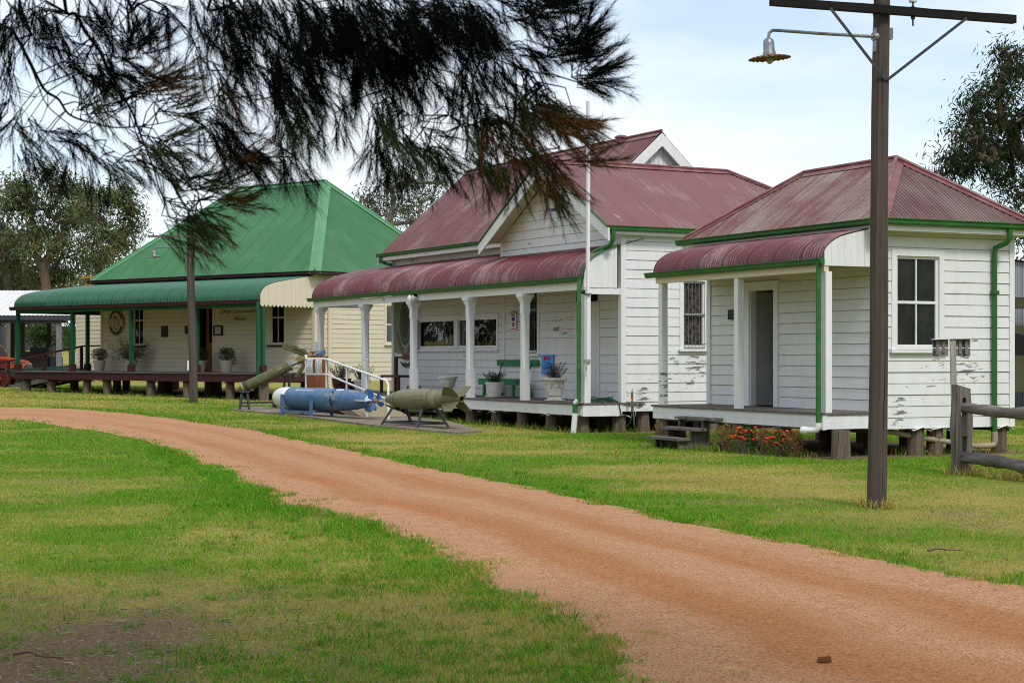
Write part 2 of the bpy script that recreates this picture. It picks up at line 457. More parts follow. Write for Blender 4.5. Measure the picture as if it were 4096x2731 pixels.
def text_obj(body, T, a, z, size, mat, parent, name='lettering', d=.004, shear=0., align='CENTER', squash=1., bold=0., ext=.001):
    cu = bpy.data.curves.new(name, 'FONT'); cu.body = body; cu.size = size; cu.align_x = align; cu.align_y = 'CENTER'
    cu.shear = shear; cu.extrude = ext; cu.offset = bold; cu.resolution_u = 4
    o = bpy.data.objects.new(name, cu); COL.objects.link(o)
    dg = bpy.context.evaluated_depsgraph_get(); dg.update()
    me = bpy.data.meshes.new_from_object(o.evaluated_get(dg)); bpy.data.objects.remove(o); bpy.data.curves.remove(cu)
    for v in me.vertices: v.co = T(a + v.co.x * squash, d + v.co.z, z + v.co.y)
    me.name = name; r = bpy.data.objects.new(name, me); COL.objects.link(r); me.materials.clear(); me.materials.append(mat); r.parent = parent
    return r
def floor_frame(root, fr, xs, ys, ztop, r=.15):
    for x in xs:
        for y in ys: stump(root, x, y, fr.gz(x, y), ztop, r)

# ================================================================== 1. the small cottage (right)
C = Fr(4.88, 26.7, .4385, -.8987)
cot = thing('weatherboard_cottage', 'small white weatherboard cottage with hipped red iron roof and little bullnose porch', 'house', (C.ox, C.oy, 0), C.rot())
DZ, EZ = .717, 3.78           # deck height, roof edge height
XL, YF, YB = -5.12, 1.15, 3.82
# --- openings from the survey
dx0 = C.xx_(2998, YF); dx1 = C.xx_(3096, YF)
wy0, wz1 = C.hx(3577, 1024, 0); wy1, wz0 = C.hx(3746, 1394, 0)
door_hole = (dx0, dx1, DZ, DZ + 2.05)
w_hole = (wy0, wy1, wz0, wz1)
m = MB(); boards(m, Tx(YF, -1), XL, 0, DZ, 3.66, [door_hole], bh=.182)
boards(m, Ty(0, 1), YF, YB, .44, 3.60, [w_hole], bh=.182)
boards(m, Ty(XL, -1), YF, YB, .44, 3.66, bh=.182); boards(m, Tx(YB, 1), XL, 0, .44, 3.66, bh=.182)
m.build('wall', m_boardC, cot)
m = MB(); m.box(-.105, .032, YF-.034, YF+.07, .44, 3.62); m.build('corner_board', m_trim, cot); MB().box(-.07, .032, YB-.075, YB+.03, .44, 3.62).build('corner_board', m_trim, cot); MB().box(XL-.03, XL+.09, YF-.034, YF+.07, DZ, 3.62).build('corner_board', m_trim, cot)
m = MB(); m.box(XL+.02, -.02, YF+.02, YB-.02, DZ-.06, DZ-.02); m.build('floor', m_deck, cot)
m = MB(); m.box(XL+.01, -.01, YF+.01, YB-.01, 3.62, 3.64); m.build('ceiling', m_trim, cot)
# --- hipped roof
ex0, ex1, ey0, ey1 = XL-.47, .27, .88, YB+.27
h = (ey1-ey0)/2; RZ = 4.95; rl, rr, ry = ex0+h, ex1-h, (ey0+ey1)/2
sl = math.hypot(h, RZ-EZ); k = sl/h
m = MB(); Wd = ex1-ex0; Dd = ey1-ey0
corr_plane(m, (ex0,ey0,EZ), (ex1,ey0,EZ), (0,h,RZ-EZ), lambda u: k*min(u, h, Wd-u))
corr_plane(m, (ex1,ey1,EZ), (ex0,ey1,EZ), (0,-h,RZ-EZ), lambda u: k*min(u, h, Wd-u))
corr_plane(m, (ex1,ey0,EZ), (ex1,ey1,EZ), (-h,0,RZ-EZ), lambda u: k*min(u, Dd-u), ph=.02)
corr_plane(m, (ex0,ey1,EZ), (ex0,ey0,EZ), (h,0,RZ-EZ), lambda u: k*min(u, Dd-u))
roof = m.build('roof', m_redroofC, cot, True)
m = MB(); q = (RZ-EZ)/h
ridge_cap(m, (rl,ry,RZ), (rr,ry,RZ), (0,-1,-q), (0,1,-q), .16)
for (cx, cy), (tx, sx) in (((ex1,ey0),(rr,1)), ((ex1,ey1),(rr,1)), ((ex0,ey0),(rl,-1)), ((ex0,ey1),(rl,-1))):
    fy = -1 if cy == ey0 else 1
    ridge_cap(m, (tx,ry,RZ), (cx,cy,EZ), Vector((0,fy,-q))*.7+Vector((-sx,0,0))*.7, Vector((sx,0,-q))*.7+Vector((0,-fy,0))*.7, .15)
m.build('ridge_capping', m_redcap, roof)
m = MB(); z = EZ - .005
gutter(m, (ex0-.1,ey0-.02,z), (ex1+.12,ey0-.02,z), (0,-1,0)); gutter(m, (ex1+.02,ey0-.12,z), (ex1+.02,ey1+.1,z), (1,0,0))
gutter(m, (ex0-.02,ey0-.1,z), (ex0-.02,ey1+.1,z), (-1,0,0)); gutter(m, (ex0-.1,ey1+.02,z), (ex1+.1,ey1+.02,z), (0,1,0))
m.build('gutter', m_gutter, cot)
m = MB(); a = EZ-.17; b = EZ-.03
m.box(ex0, ex1, ey0-.015, ey0+.005, a-.05, b); m.box(ex1-.005, ex1+.015, ey0, ey1, a-.02, b)
m.box(ex0-.015, ex0+.005, ey0, ey1, a-.02, b); m.box(ex0, ex1, ey1-.005, ey1+.015, a-.02, b)
m.build('fascia', m_trim, cot)
m = MB(); m.box(0.03, ex1-.006, ey0+.006, ey1-.006, a-.025, a); m.box(ex0+.006, ex1-.006, ey0+.006, YF-.03, a-.025, a+.001)
m.box(ex0+.006, XL-.03, YF-.03, ey1-.006, a-.025, a); m.build('eave_lining', m_creamtrim, cot)
# --- porch
prof = smooth_prof([(-.03,3.11),(-.015,3.22),(.05,3.33),(.16,3.42),(.32,3.50),(.60,3.575),(YF-.01,3.69)], 4)
m = MB(); corr_profile(m, XL-.02, .02, prof); pr = m.build('porch_roof', m_redbull, cot, True)
m = MB(); gutter(m, (XL-.22,-.03,3.13), (.06,-.03,3.13), (0,-1,0), .095, .10); m.build('porch_gutter', m_gutter, cot)
m = MB(); m.box(XL+.0, -.0, .0, .09, 2.93, 3.075); m.build('porch_beam', m_creamtrim, cot)
def end_panel(x0, x1, prof, zb, step=.10, zlow=None):
    m = MB(); P = [p for p in prof]
    ys = [p[0] for p in P]; y = ys[0]+.03; ye = ys[-1]-.02
    def top(yy):
        for (a0, b0), (a1, b1) in zip(P, P[1:]):
            if a0 <= yy <= a1: return b0 + (b1-b0)*(yy-a0)/max(a1-a0, 1e-6) - .02
        return P[-1][1] - .02
    while y < ye-.01:
        y2 = min(y+step, ye)
        pts = [(y+.002, zb), (y2-.002, zb)] + [(y2-.002 - (y2-y-.004)*i/4, top(y2-.002 - (y2-y-.004)*i/4)) for i in range(5)]
        if zlow: pts = [(y+.002 + (y2-y-.004)*i/8, zb - zlow*math.sin(PI*i/8)) for i in range(9)] + pts[2:]
        m.prism(pts, lambda a, d, zz: Vector((d, a, zz)), x0, x1 + random.uniform(-.003, .003)); y = y2
    return m
end_panel(-.02, .012, prof, 3.02, .13).build('end_panel', m_boardC, cot)
end_panel(XL-.012, XL+.02, prof, 3.02, .13).build('end_panel', m_boardC, cot)
for px in (2650, 2952, 3301):
    x = C.xx_(px, .08)
    MB().box(x-.062, x+.062, .02, .14, DZ, 2.93).build('post', m_trim, cot)
m = MB(); n = 9
for i in range(n): m.box(XL-.08, .05, -.06 + 1.21*i/n + .004, -.06 + 1.21*(i+1)/n - .004, DZ-.035 + random.uniform(-.002,.002), DZ-.002)
m.build('porch_deck', m_deck, cot)
m = MB(); m.box(XL-.04, .0, -.035, -.005, .47, DZ-.14); m.box(XL-.04, .0, -.028, .0, DZ-.138, DZ-.04)
m.box(.004, .034, -.03, YF-.03, .46, DZ-.14); m.box(.0, .026, -.03, YF-.03, DZ-.138, DZ-.04); m.box(-.005, .04, -.045, .02, .45, DZ-.04)
m.box(XL-.05, XL-.02, -.03, YF, .47, DZ-.04)
m.build('deck_fascia', m_trim, cot)
# door frame with an open inner door
d = MB(); fw = .13; T = Tx(YF, -1)
d.box(dx0-fw, dx0, -.10, .04, DZ, DZ+2.05+fw, T); d.box(dx1, dx1+fw, -.10, .04, DZ, DZ+2.05+fw, T); d.box(dx0, dx1, -.10, .038, DZ+2.05, DZ+2.05+fw, T)
d.box(dx0-fw-.03, dx1+fw+.03, .0, .055, DZ+2.05+fw, DZ+2.05+fw+.03, T)
for s in (dx0, dx1-.02): d.box(s, s+.02, -.11, .01, DZ, DZ+2.05, T)
df = d.build('door_frame', m_trim, cot)
lf = MB(); ang = R(72); hx, hy = dx0+.03, YF+.10
TD = lambda a, dd, zz: Vector((hx + a*math.cos(ang) - dd*math.sin(ang), hy + a*math.sin(ang) + dd*math.cos(ang), zz))
W = dx1-dx0-.05
lf.box(0, W, 0, .035, DZ+.01, DZ+2.03, TD)
for a0, a1 in ((.08, W/2-.04), (W/2+.04, W-.08)):
    for z0, z1 in ((DZ+.15, DZ+.75), (DZ+.95, DZ+1.85)):
        lf.box(a0, a1, -.012, 0, z0, z1, TD); lf.box(a0+.05, a1-.05, -.02, -.012, z0+.05, z1-.05, TD)
dr = lf.build('door', plain('grubby_grey_door_paint', (.30,.29,.28), None, 4, .5), cot)
MB().lathe([(.0,-.06),(.028,-.05),(.03,-.03),(.012,-.01),(.012,0)], M=Matrix.Translation(TD(W-.06, -.0, DZ+1.0)) @ Matrix.Rotation(ang, 4, 'Z') @ Matrix.Rotation(R(-90), 4, 'X'), n=12).build('handle', m_black, dr)
m_blind = plain('brown_window_blind', (.42,.35,.30), (.28,.23,.20), 2.5, .9)
window(cot, Ty(0, 1), wy0, wy1, wz0, wz1, .10, cols=2, rows=2, backing=m_blind)
# downpipes
m = MB(); xg = C.xx_(3272, -.06)
m.tube([(xg,-.07,3.08),(xg,-.075,2.0),(xg,-.075,.9),(xg,-.075,.52)], .042, 10); dp = m.build('downpipe', m_gutworn, cot, True, angle=40)
m = MB(); m.tube([(xg,-.075,.56),(xg,-.075,.49),(xg-.02,-.085,.455),(xg-.10,-.12,.44),(xg-.22,-.18,.44)], .052, 12); m.cyl((xg-.18,-.16,.44), (xg-.26,-.20,.44), .062, n=14)
m.build('elbow', m_whitetube, dp, True, angle=40)
yd = C.hx(3975, 1300, .1)[0]
m = MB(); m.tube([(ex1+.06,yd+.10,EZ-.10),(ex1+.06,yd+.10,EZ-.25),(ex1-.0,yd+.06,EZ-.33),(.09,yd,EZ-.40),(.075,yd,EZ-.55),(.075,yd,1.9),(.075,yd,.34)], .045, 10)
m.box(.03, .13, yd-.055, yd+.055, 2.62, 2.68); dp2 = m.build('downpipe', m_gutter, cot, True, angle=40)
m = MB(); m.cyl((.075,yd,.36), (.075,yd,.20), .055, n=12); m.tube([(.075,yd,.20),(.075,yd-.02,.15),(.07,yd-.08,.135),(.05,yd-.35,.13)], .05, 12)
m.tube([(.05,yd-.35,.13),(-.1,yd-1.5,.30),(-.3,.9,.50)], .045, 10); m.build('drain_pipe', plain('cream_pvc_pipe', (.36,.31,.22), (.28,.24,.17), 4, .45), dp2, True, angle=40)
# sub floor
for x in (-5.0, -3.75, -2.5, -1.25, -.12):
    for y in (.10, 1.9, 3.65):
        if x > -.2 and y == .10: continue
        stump(cot, x, y, 0, .46, .14, capped=(m_trim if x > -.2 else None))
stump(cot, C.hy(3368, 1700, .12)[0]-.06, .12, 0, .45, .165)
stump(cot, -.14, C.hx(3738, 1700, -.1)[0], 0, .45, .15, capped=m_trim)
m = MB(); m.box(XL, -.02, .0, .08, .44, .52); m.box(XL, -.03, YF, YF+.1, .36, .44); m.box(XL, -.03, YB-.12, YB-.02, .36, .44); m.build('bearer', m_deck, cot)
# timber steps
st = thing('timber_steps', 'three weathered grey plank steps leading up to the cottage porch', 'steps', C.w(-3.5, -.5, 0), C.rot())
SX = -3.5; SY = -.5
for (x0, x1, y0, z) in ((-4.22,-3.10,-.78,.20), (-4.12,-2.98,-.52,.365), (-4.02,-2.82,-.27,.545)):
    MB().box(x0-SX, x1-SX, y0-SY, y0+.27-SY, z-.045, z).build('tread', m_deck, st)
m = MB()
for x in (-3.98, -3.22):
    m = MB(); m.box(x-SX, x+.05-SX, -.70-SY, -.08-SY, 0, .15); m.box(x-SX, x+.05-SX, -.46-SY, -.08-SY, .15, .318); m.box(x-SX, x+.05-SX, -.22-SY, -.08-SY, .318, .498); m.build('support', m_deck, st)

# ================================================================== 2. the long white house (middle)
M = Fr(1.48, 35.5, .4762, -.8794)
hou = thing('weatherboard_house', 'long white weatherboard house with red iron roof, front gable and bullnose verandah', 'house', (M.ox, M.oy, 0), M.rot())
DZ = .63; YW = 1.5; YG = .95; YB = 7.85; XL = -12.8
bx0, bz1 = M.hy(1675, 1290, YW); bx1, bz0 = M.hy(1990, 1396, YW); bz1 = M.hy(1900, 1272, YW)[1]; bz0 = M.hy(1800, 1394, YW)[1]
vx0, vx1 = M.xx_(2092, YW), M.xx_(2153, YW); vz0 = M.hy(2140, 1412, YW)[1]
ddx0, ddx1 = M.xx_(2312, YW), M.xx_(2391, YW)
cy0, cz1 = M.hx(2728, 1124, 0); cy1, cz0 = M.hx(2814, 1392, 0)
cz1 = (cz1 + M.hx(2814, 1128, 0)[1]) / 2
H_front = [(bx0, bx1, bz0, bz1), (vx0, vx1, vz0, vz0+2.05), (ddx0, ddx1, DZ, DZ+2.05)]
m = MB(); tx = M.xx_(2020, YW)
boards(m, Tx(YW, -1), tx+.05, -.0, DZ, 4.0, H_front, bh=.20); boards(m, Tx(YW, -1), M.xx_(1640, YW), tx-.05, DZ, 4.25, H_front, bh=.175)
boards(m, Ty(0, 1), YG, YB, .44, 4.22, [(cy0, cy1, cz0, cz1)], bh=.20)
boards(m, Ty(XL, -1), YW, 6.55, .44, 4.4, bh=.19); boards(m, Tx(YB, 1), -5.4, 0, .44, 4.2, bh=.2); boards(m, Tx(6.55, 1), XL, -5.4, .44, 4.4, bh=.2)
# left gable
boards(m, Ty(XL, -1), YW, 6.55, 4.4, 6.8, bh=.19, lim=lambda z: (3.9-(6.85-z)/.917, 3.9+(6.85-z)/.917))
m.build('wall', m_board, hou)
m = MB()   # tongue and groove strip at the far end
x = XL
while x < M.xx_(1640, YW)-.01: m.box(x+.003, x+.097, YW-.012, YW+.01, DZ, 4.25); x += .1
m.build('lining_boards', m_trim, hou)
GX, GH, GZ, GE = -2.65, 2.86, 5.97, 4.33       # gable ridge x, half width, ridge height, eave height
m = MB(); sg = (GZ-GE)/GH
boards(m, Tx(YG, -1), -5.5, .0, 3.9, GZ-.1, bh=.205, lim=lambda z: (GX-(GZ-.06-z)/sg, GX+(GZ-.06-z)/sg) if z > GE+.2 else (-5.42, .02))
m.build('gable_wall', paint('white_gable_paint_flaking', (.73,.732,.735), flake=.64, dirt=.2), hou)
m = MB()
for i in range(5): m.box(GX-.34+i*.055, GX+.34-i*.055, YG-.045, YG-.03, GZ-.75+i*.075, GZ-.70+i*.075)
m.build('gable_vent', m_deck, hou)
for q in ((-.09, .03, YG-.036, YG+.08, .44, 4.2), (-.06, .03, YB-.08, YB+.034, .44, 4.2), (tx-.05, tx+.05, YW-.04, YW, DZ, 4.1), (M.xx_(1640, YW)-.05, M.xx_(1640, YW)+.05, YW-.037, YW, DZ, 4.2), (XL-.04, XL+.08, YW-.045, YW+.08, DZ, 4.4)):
    MB().box(*q).build('corner_board', m_trim, hou)
m = MB(); m.box(XL+.02, -.02, YW+.02, 6.5, DZ-.08, DZ-.03); m.box(-5.4, -.02, 6.5, YB-.02, DZ-.08, DZ-.03); m.build('floor', m_deck, hou)
m = MB(); m.box(-5.45, -.01, YG+.02, YW, 3.88, 3.9); m.box(XL, -.02, YW+.02, 6.5, 4.2, 4.22); m.box(-5.4, -.02, 6.5, YB-.02, 4.2, 4.22); m.build('ceiling', m_trim, hou)
# --- roofs
RY, RZ, EZ = 3.9, 6.85, 4.45; hd = RY-1.22; s = math.hypot(hd, RZ-EZ)
m = MB(); x0, x1 = -13.05, -2.95
corr_plane(m, (x0,1.22,EZ), (x1,1.22,EZ), (0,hd,RZ-EZ), lambda u: s, lap=1.9); corr_plane(m, (x1,2*RY-1.22,EZ), (x0,2*RY-1.22,EZ), (0,-hd,RZ-EZ), lambda u: s, lap=1.9)
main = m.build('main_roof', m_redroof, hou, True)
m = MB(); ridge_cap(m, (x0,RY,RZ), (x1,RY,RZ), (0,-hd,EZ-RZ), (0,hd,EZ-RZ), .18); m.build('ridge_capping', m_redcap, main)
m = MB(); vx = M.xx_(2484, RY); m.cyl((vx,RY,RZ-.05),(vx,RY,RZ+.06),.13,n=14); m.lathe([(.17,.05),(.17,.08),(.10,.12),(.0,.13)], (vx,RY,RZ), 16); m.build('roof_vent', m_redcap, main, True, angle=40)
m = MB(); sgw = math.hypot(GH, GZ-GE); yr = 5.55; ye = YB+.22; ga, gb = .45, ye
kk = sgw/GH; hipd = ye-yr
corr_plane(m, (GX+GH,ga,GE), (GX+GH,gb,GE), (-GH,0,GZ-GE), lambda u: kk*min(GH, (gb-ga-u)*GH/hipd), lap=1.75)
corr_plane(m, (GX-GH,gb,GE), (GX-GH,ga,GE), (GH,0,GZ-GE), lambda u: kk*min(GH, u*GH/hipd), lap=1.75)
corr_plane(m, (GX+GH,gb,GE), (GX-GH,gb,GE), (0,-hipd,GZ-GE), lambda u: math.hypot(hipd,GZ-GE)/GH*min(u, 2*GH-u))
wing = m.build('gable_roof', iron('faded_red_iron', (.225,.088,.088), (.37,.26,.24), .55, .40), hou, True)
m = MB(); ridge_cap(m, (GX,ga,GZ), (GX,yr,GZ), (GH,0,GE-GZ), (-GH,0,GE-GZ), .17)
ridge_cap(m, (GX,yr,GZ), (GX+GH,gb,GE), (1,.0,-sg), (-.6,.8,-.5), .15); ridge_cap(m, (GX,yr,GZ), (GX-GH,gb,GE), (-1,0,-sg), (.6,.8,-.5), .15); m.build('ridge_capping', m_redcap, wing)
def barge(mb, T, ca, rz, half, ez, w=.24, d0=0, d1=.03, extra=.08):
    sl = (rz-ez)/half
    for sg_ in (-1, 1):
        mb.prism([(ca, rz-.03), (ca+sg_*(half+extra), ez-.03-sl*extra), (ca+sg_*(half+extra), ez-.03-sl*extra-w), (ca, rz-.03-w*1.15)], T, d0, d1)
m = MB(); barge(m, Tx(ga, -1), GX, GZ, GH, GE, .25, -.02, .015); m.build('bargeboard', m_trim, hou)
m = MB()
for sg_ in (-1, 1):
    e = (GX+sg_*(GH-.02)); m.add([(GX,ga+.02,GZ-.05),(GX,YG-.03,GZ-.05),(e,YG-.03,GE-.04),(e,ga+.02,GE-.04)], [(0,1,2,3)])
m.build('soffit', m_creamtrim, hou)
m = MB()
for sg_ in (-1, 1):
    m.tube([(GX+sg_*.02, ga-.02, GZ+.005), (GX+sg_*(GH+.06), ga-.02, GE-.03)], .028, 8)
m.build('verge_trim', m_gutter, hou)
m = MB(); barge(m, Ty(x1+.0, 1), RY, RZ, hd, EZ, .26, -.01, .03); m.build('bargeboard', m_trim, hou); m = MB(); barge(m, Ty(x0, -1), RY, RZ, hd, EZ, .24, -.01, .03); m.build('bargeboard', m_trim, hou)
m = MB(); y = RY-1.9
while y < RY+1.9: m.prism([(y+.004, 4.9), (y+.124, 4.9), (y+.124, RZ-.1-abs(y+.124-RY)*.896), (y+.004, RZ-.1-abs(y+.004-RY)*.896)], Ty(-3.12, 1), 0, .012); y += .128
m.build('gablet_boards', m_board, hou)
m = MB(); m.box(x0, -5.45, 1.20, 1.22, EZ-.20, EZ-.03); m.box(GX+GH-.02, GX+GH, ga+.02, gb, GE-.17, GE-.02); m.box(GX-GH, GX+GH, gb-.02, gb, GE-.17, GE-.02)
m.box(x0, -5.45, 1.23, YW, EZ-.21, EZ-.19); m.box(0.0, GX+GH-.02, ga+.02, gb, GE-.18, GE-.16); m.build('fascia', m_trim, hou)
m = MB(); gutter(m, (x0-.08,1.20,EZ-.01), (-5.5,1.20,EZ-.01), (0,-1,0), .09, .10); gutter(m, (GX+GH,ga+.02,GE-.01), (GX+GH,gb+.1,GE-.01), (1,0,0), .10, .11)
m.build('gutter', m_gutter, hou)
m = MB(); xg = GX+GH+.05
m.tube([(xg,ga+.12,GE-.1),(xg,ga+.12,GE-.30),(xg-.06,ga+.08,GE-.42),(xg-.45,ga-.02,GE-.52),(xg-.62,ga-.1,GE-.62)], .05, 10); m.build('downpipe', m_gutter, hou, True, angle=40); m = MB()
m.tube([(x0+.15,1.14,EZ-.09),(x0+.15,1.14,EZ-.2),(x0+.2,1.3,EZ-.28),(x0+.5,1.3,EZ-.32)], .045, 10); m.build('downpipe', m_gutter, hou, True, angle=40)
# --- verandah
VX = -15.05
prof = smooth_prof([(-.03,3.21),(-.015,3.36),(.05,3.51),(.17,3.64),(.34,3.75),(.58,3.85),(.95,3.965),(YW-.01,4.10)], 4)
m = MB(); corr_profile(m, VX, .04, prof); vr = m.build('verandah_roof', m_redbull, hou, True)
m = MB(); gutter(m, (VX-.18,-.03,3.255), (.03,-.03,3.255), (0,-1,0), .10, .10); m.build('verandah_gutter', m_gutter, hou)
m = MB(); m.box(VX+.05, 0, .02, .11, 2.99, 3.15); m.box(-.10, -.0, .11, YG-.03, 2.90, 3.03); m.box(VX+.05, VX+.14, .11, YW, 2.99, 3.15); m.build('verandah_beam', m_trim, hou)
end_panel(-.03, .015, [p for p in prof if p[0] < YG-.03] , 3.035, .15).build('end_panel', paint('white_end_panel_flaking', (.73,.732,.735), flake=.61, dirt=.2), hou)
end_panel(VX+.03, VX+.06, prof, 3.035, .15).build('end_panel', m_trim, hou)
m = MB(); m.tube([(.045, p[0], p[1]+.012) for p in prof if p[0] < YG-.03], .026, 8); m.build('verge_trim', m_gutter, hou)
for px in (1286, 1464, 1657, 1882, 2100):
    x = M.xx_(px, .10); y = .10
    po = MB(); po.box(x-.085, x+.085, y-.085, y+.085, DZ-.01, 1.3); po.box(x-.085, x+.085, y-.085, y+.085, 2.55, 2.80)
    # chamfered shaft
    c = .03; a = .085
    ring = [(-a+c,-a),(a-c,-a),(a,-a+c),(a,a-c),(a-c,a),(-a+c,a),(-a,a-c),(-a,-a+c)]
    po.add([(x+p, y+q, z) for z in (1.3, 2.55) for p, q in ring], [(i, (i+1) % 8, 8+(i+1) % 8, 8+i) for i in range(8)])
    pp = po.build('post', m_trim, hou)
    cp = MB()
    for hw, z0, z1 in ((.10,2.80,2.845), (.115,2.845,2.88), (.13,2.88,2.915), (.152,2.915,2.988)): cp.box(x-hw, x+hw, y-hw, y+hw, z0, z1)
    cp.build('capital', m_trim, pp)
x = M.xx_(2343, .1); MB().box(x-.085, x+.07, .02, .17, DZ, 2.90).build('corner_post', m_trim, hou)
m = MB()
for i in range(12): m.box(VX, .06, -.07 + 1.55*i/12 + .004, -.07 + 1.55*(i+1)/12 - .004, DZ-.04 + random.uniform(-.003,.003), DZ-.002)
m.build('verandah_deck', m_deck, hou)
m = MB(); m.box(-8.7, -2.6, -.04, .0, .37, DZ-.045); m.box(-2.597, .0, -.04, .0, .365, DZ-.05); m.box(.003, .045, -.03, YG-.03, .35, DZ-.045); m.box(VX, -8.71, -.04, 0, .40, DZ-.045)
m.build('deck_fascia', paint('white_deck_board_paint', (.75,.752,.755), flake=.68, dirt=.22), hou)
# doors and windows
m_flyscreen = plain('mottled_curtain_fabric', (.30,.24,.15), (.06,.06,.09), 11, .9, 0, lo=.42, hi=.58)
m_bark_blind = plain('brown_slat_blind', (.30,.20,.12), (.20,.13,.08), 3, .8, 0, stretch=(1,1,12))
window(hou, Tx(YW, -1), bx0, bx1, bz0, bz1, .09, cols=1, rows=1, sash=.05, backing=plain('painted_dim_interior', (.17,.21,.15), (.05,.065,.05), 2.2, .9, 0))  # mottled dark sheet painted as the dim room behind the glass
mw = MB(); T = Tx(YW, -1); cx_ = M.xx_(1828, YW); mw.box(cx_-.12, cx_+.10, -.05, .03, bz0, bz1, T); mw.build('mullion', m_trim, hou)
window(hou, Tx(YW, -1), vx0, vx1, vz0, vz0+2.05, .08, cols=1, rows=2, bars=7, backing=m_bark_blind)
window(hou, Ty(0, 1), cy0, cy1, cz0, cz1, .09, cols=1, rows=2, bars=6, backing=m_flyscreen, glassm=glass('clear_pane', (.95,.95,.95), .6))
d = MB(); T = Tx(YW, -1); fw = .10
d.box(ddx0-fw, ddx0, -.08, .035, DZ, DZ+2.05+fw, T); d.box(ddx1, ddx1+fw, -.08, .035, DZ, DZ+2.05+fw, T); d.box(ddx0, ddx1, -.08, .033, DZ+2.05, DZ+2.05+fw, T)
d.build('door_frame', m_trim, hou)
d = MB(); d.box(ddx0, ddx1, -.06, -.02, DZ, DZ+2.05, T); w2 = (ddx1-ddx0)
for a0, a1 in ((ddx0+.08, ddx0+w2/2-.04), (ddx0+w2/2+.04, ddx1-.08)):
    for z0, z1 in ((DZ+.15, DZ+.75), (DZ+.95, DZ+1.9)): d.box(a0, a1, -.02, -.008, z0, z1, T); d.box(a0+.05, a1-.05, -.008, .0, z0+.05, z1-.05, T)
d.build('door', m_trim, hou)
MB().box(ddx0, ddx1, .02, .06, DZ+2.20, DZ+2.40, T).build('door_vent', m_dark, hou)
# downpipe at the corner: green, then white to the ground
xg = M.xx_(2318, -.08)
m = MB(); m.tube([(xg,-.06,3.18),(xg,-.10,3.0),(xg,-.10,1.8),(xg,-.10,.66)], .05, 10); m.tube([(xg-.09,-.14,.62),(xg-.09,-.14,.40)], .055, 10); dp = m.build('downpipe', m_gutworn, hou, True, angle=40)
m = MB(); m.tube([(xg-.09,-.14,.42),(xg-.11,-.15,.2),(xg-.13,-.16,.0)], .06, 10); m.tube([(xg,-.10,.68),(xg-.04,-.12,.67),(xg-.09,-.14,.62)], .055, 10); m.build('lower_pipe', m_trim, dp, True, angle=40)
# stumps
for px, cp in ((1777,1),(1888,1),(1990,1),(2092,0),(2204,1),(2329,0)):
    x = M.xx_(px, .13); stump(hou, x, .13, M.gz(x, .13), .37, .135, capped=(m_trim if cp else None))
stump(hou, -.15, M.hx(2479, 1700, -.1)[0], 0, .37, .15, capped=m_trim)
for x in (-12.6, -10.8, -9, -7.2, -5.4, -3.6, -1.8, -.2):
    for y in (1.6, 3.4, 5.2, 7.6):
        if y > 7 and x < -5.5: continue
        stump(hou, x, y, M.gz(x, y), .55, .14)
m = MB(); m.box(VX, -.05, .03, .14, .37, .47); m.box(XL, -.03, YW, YW+.12, .46, .55); m.box(XL, -.03, 3.3, 3.42, .46, .55); m.build('bearer', m_deck, hou)

# ================================================================== 3. the green-roofed museum (left)
G_ = Fr(-8.26, 56.0, .779, -.627)
mus = thing('museum_house', 'cream weatherboard house with tall green iron hipped roof and wide green verandah', 'house', (G_.ox, G_.oy, 0), G_.rot())
DZ = 1.05; YW = 2.49; XW = -11.5; XV = -13.5; D2 = 8.0
PX = lambda px, py: G_.hy(px, py, YW)
def rect(x0, x1, y0, y1):
    a0, _ = PX(x0, 1300); a1, _ = PX(x1, 1300); xm = (x0+x1)/2
    return (a0, a1, PX(xm, y1)[1], PX(xm, y0)[1])
winL = rect(540, 581, 1216, 1380); winR = rect(1087, 1142, 1216, 1377); dor = rect(797, 857, 1231, 1484)
winL = (winL[0], winL[1], winR[2], winR[2]+1.85); winR = (winR[0], winR[1], winR[2], winR[2]+1.85)
dor = (dor[0], dor[1], DZ, DZ+2.35)
sw0, swz1 = G_.hx(1546, 1222, 0); sw1, swz0 = G_.hx(1580, 1374, 0)
m = MB(); boards(m, Tx(YW, -1), XW, 0, DZ, 4.3, [winL, winR, dor], bh=.165)
boards(m, Ty(0, 1), YW, YW+7.6, .74, 4.4, [(sw0, sw1, swz0, swz1)], bh=.165); boards(m, Ty(XW, -1), YW, YW+7.6, .74, 4.4, bh=.165); boards(m, Tx(YW+7.6, 1), XW, 0, .74, 4.4, bh=.165)
m.build('wall', m_cream, mus)
for q in ((-.09, .034, YW-.037, YW+.09, .74, 4.4), (XW-.034, XW+.08, YW-.037, YW+.09, DZ, 4.4)): MB().box(*q).build('corner_board', m_creamtrim, mus)
m = MB(); m.box(XW+.02, -.02, YW+.02, YW+7.55, DZ-.1, DZ-.04); m.build('floor', m_deck, mus)
m = MB(); m.box(XW+.01, -.01, YW+.01, YW+7.55, 4.38, 4.4); m.build('ceiling', m_creamtrim, mus)
ex0, ex1, ey0, ey1 = XW-.32, .3, 2.2, 10.2; EZ = 4.49; RZ = 8.05; h = 4.0; rl, rr, ry = ex0+3.85, ex1-3.5, 6.2
m = MB(); Wd = ex1-ex0; Dd = 8.0; s = math.hypot(h, RZ-EZ); sr = math.hypot(3.5, RZ-EZ); sL = math.hypot(3.85, RZ-EZ)
corr_plane(m, (ex0,ey0,EZ), (ex1,ey0,EZ), (0,h,RZ-EZ), lambda u: s*min(u/3.85, 1, (Wd-u)/3.5), lap=2.7)
corr_plane(m, (ex1,ey1,EZ), (ex0,ey1,EZ), (0,-h,RZ-EZ), lambda u: s*min(u/3.5, 1, (Wd-u)/3.85), lap=2.7)
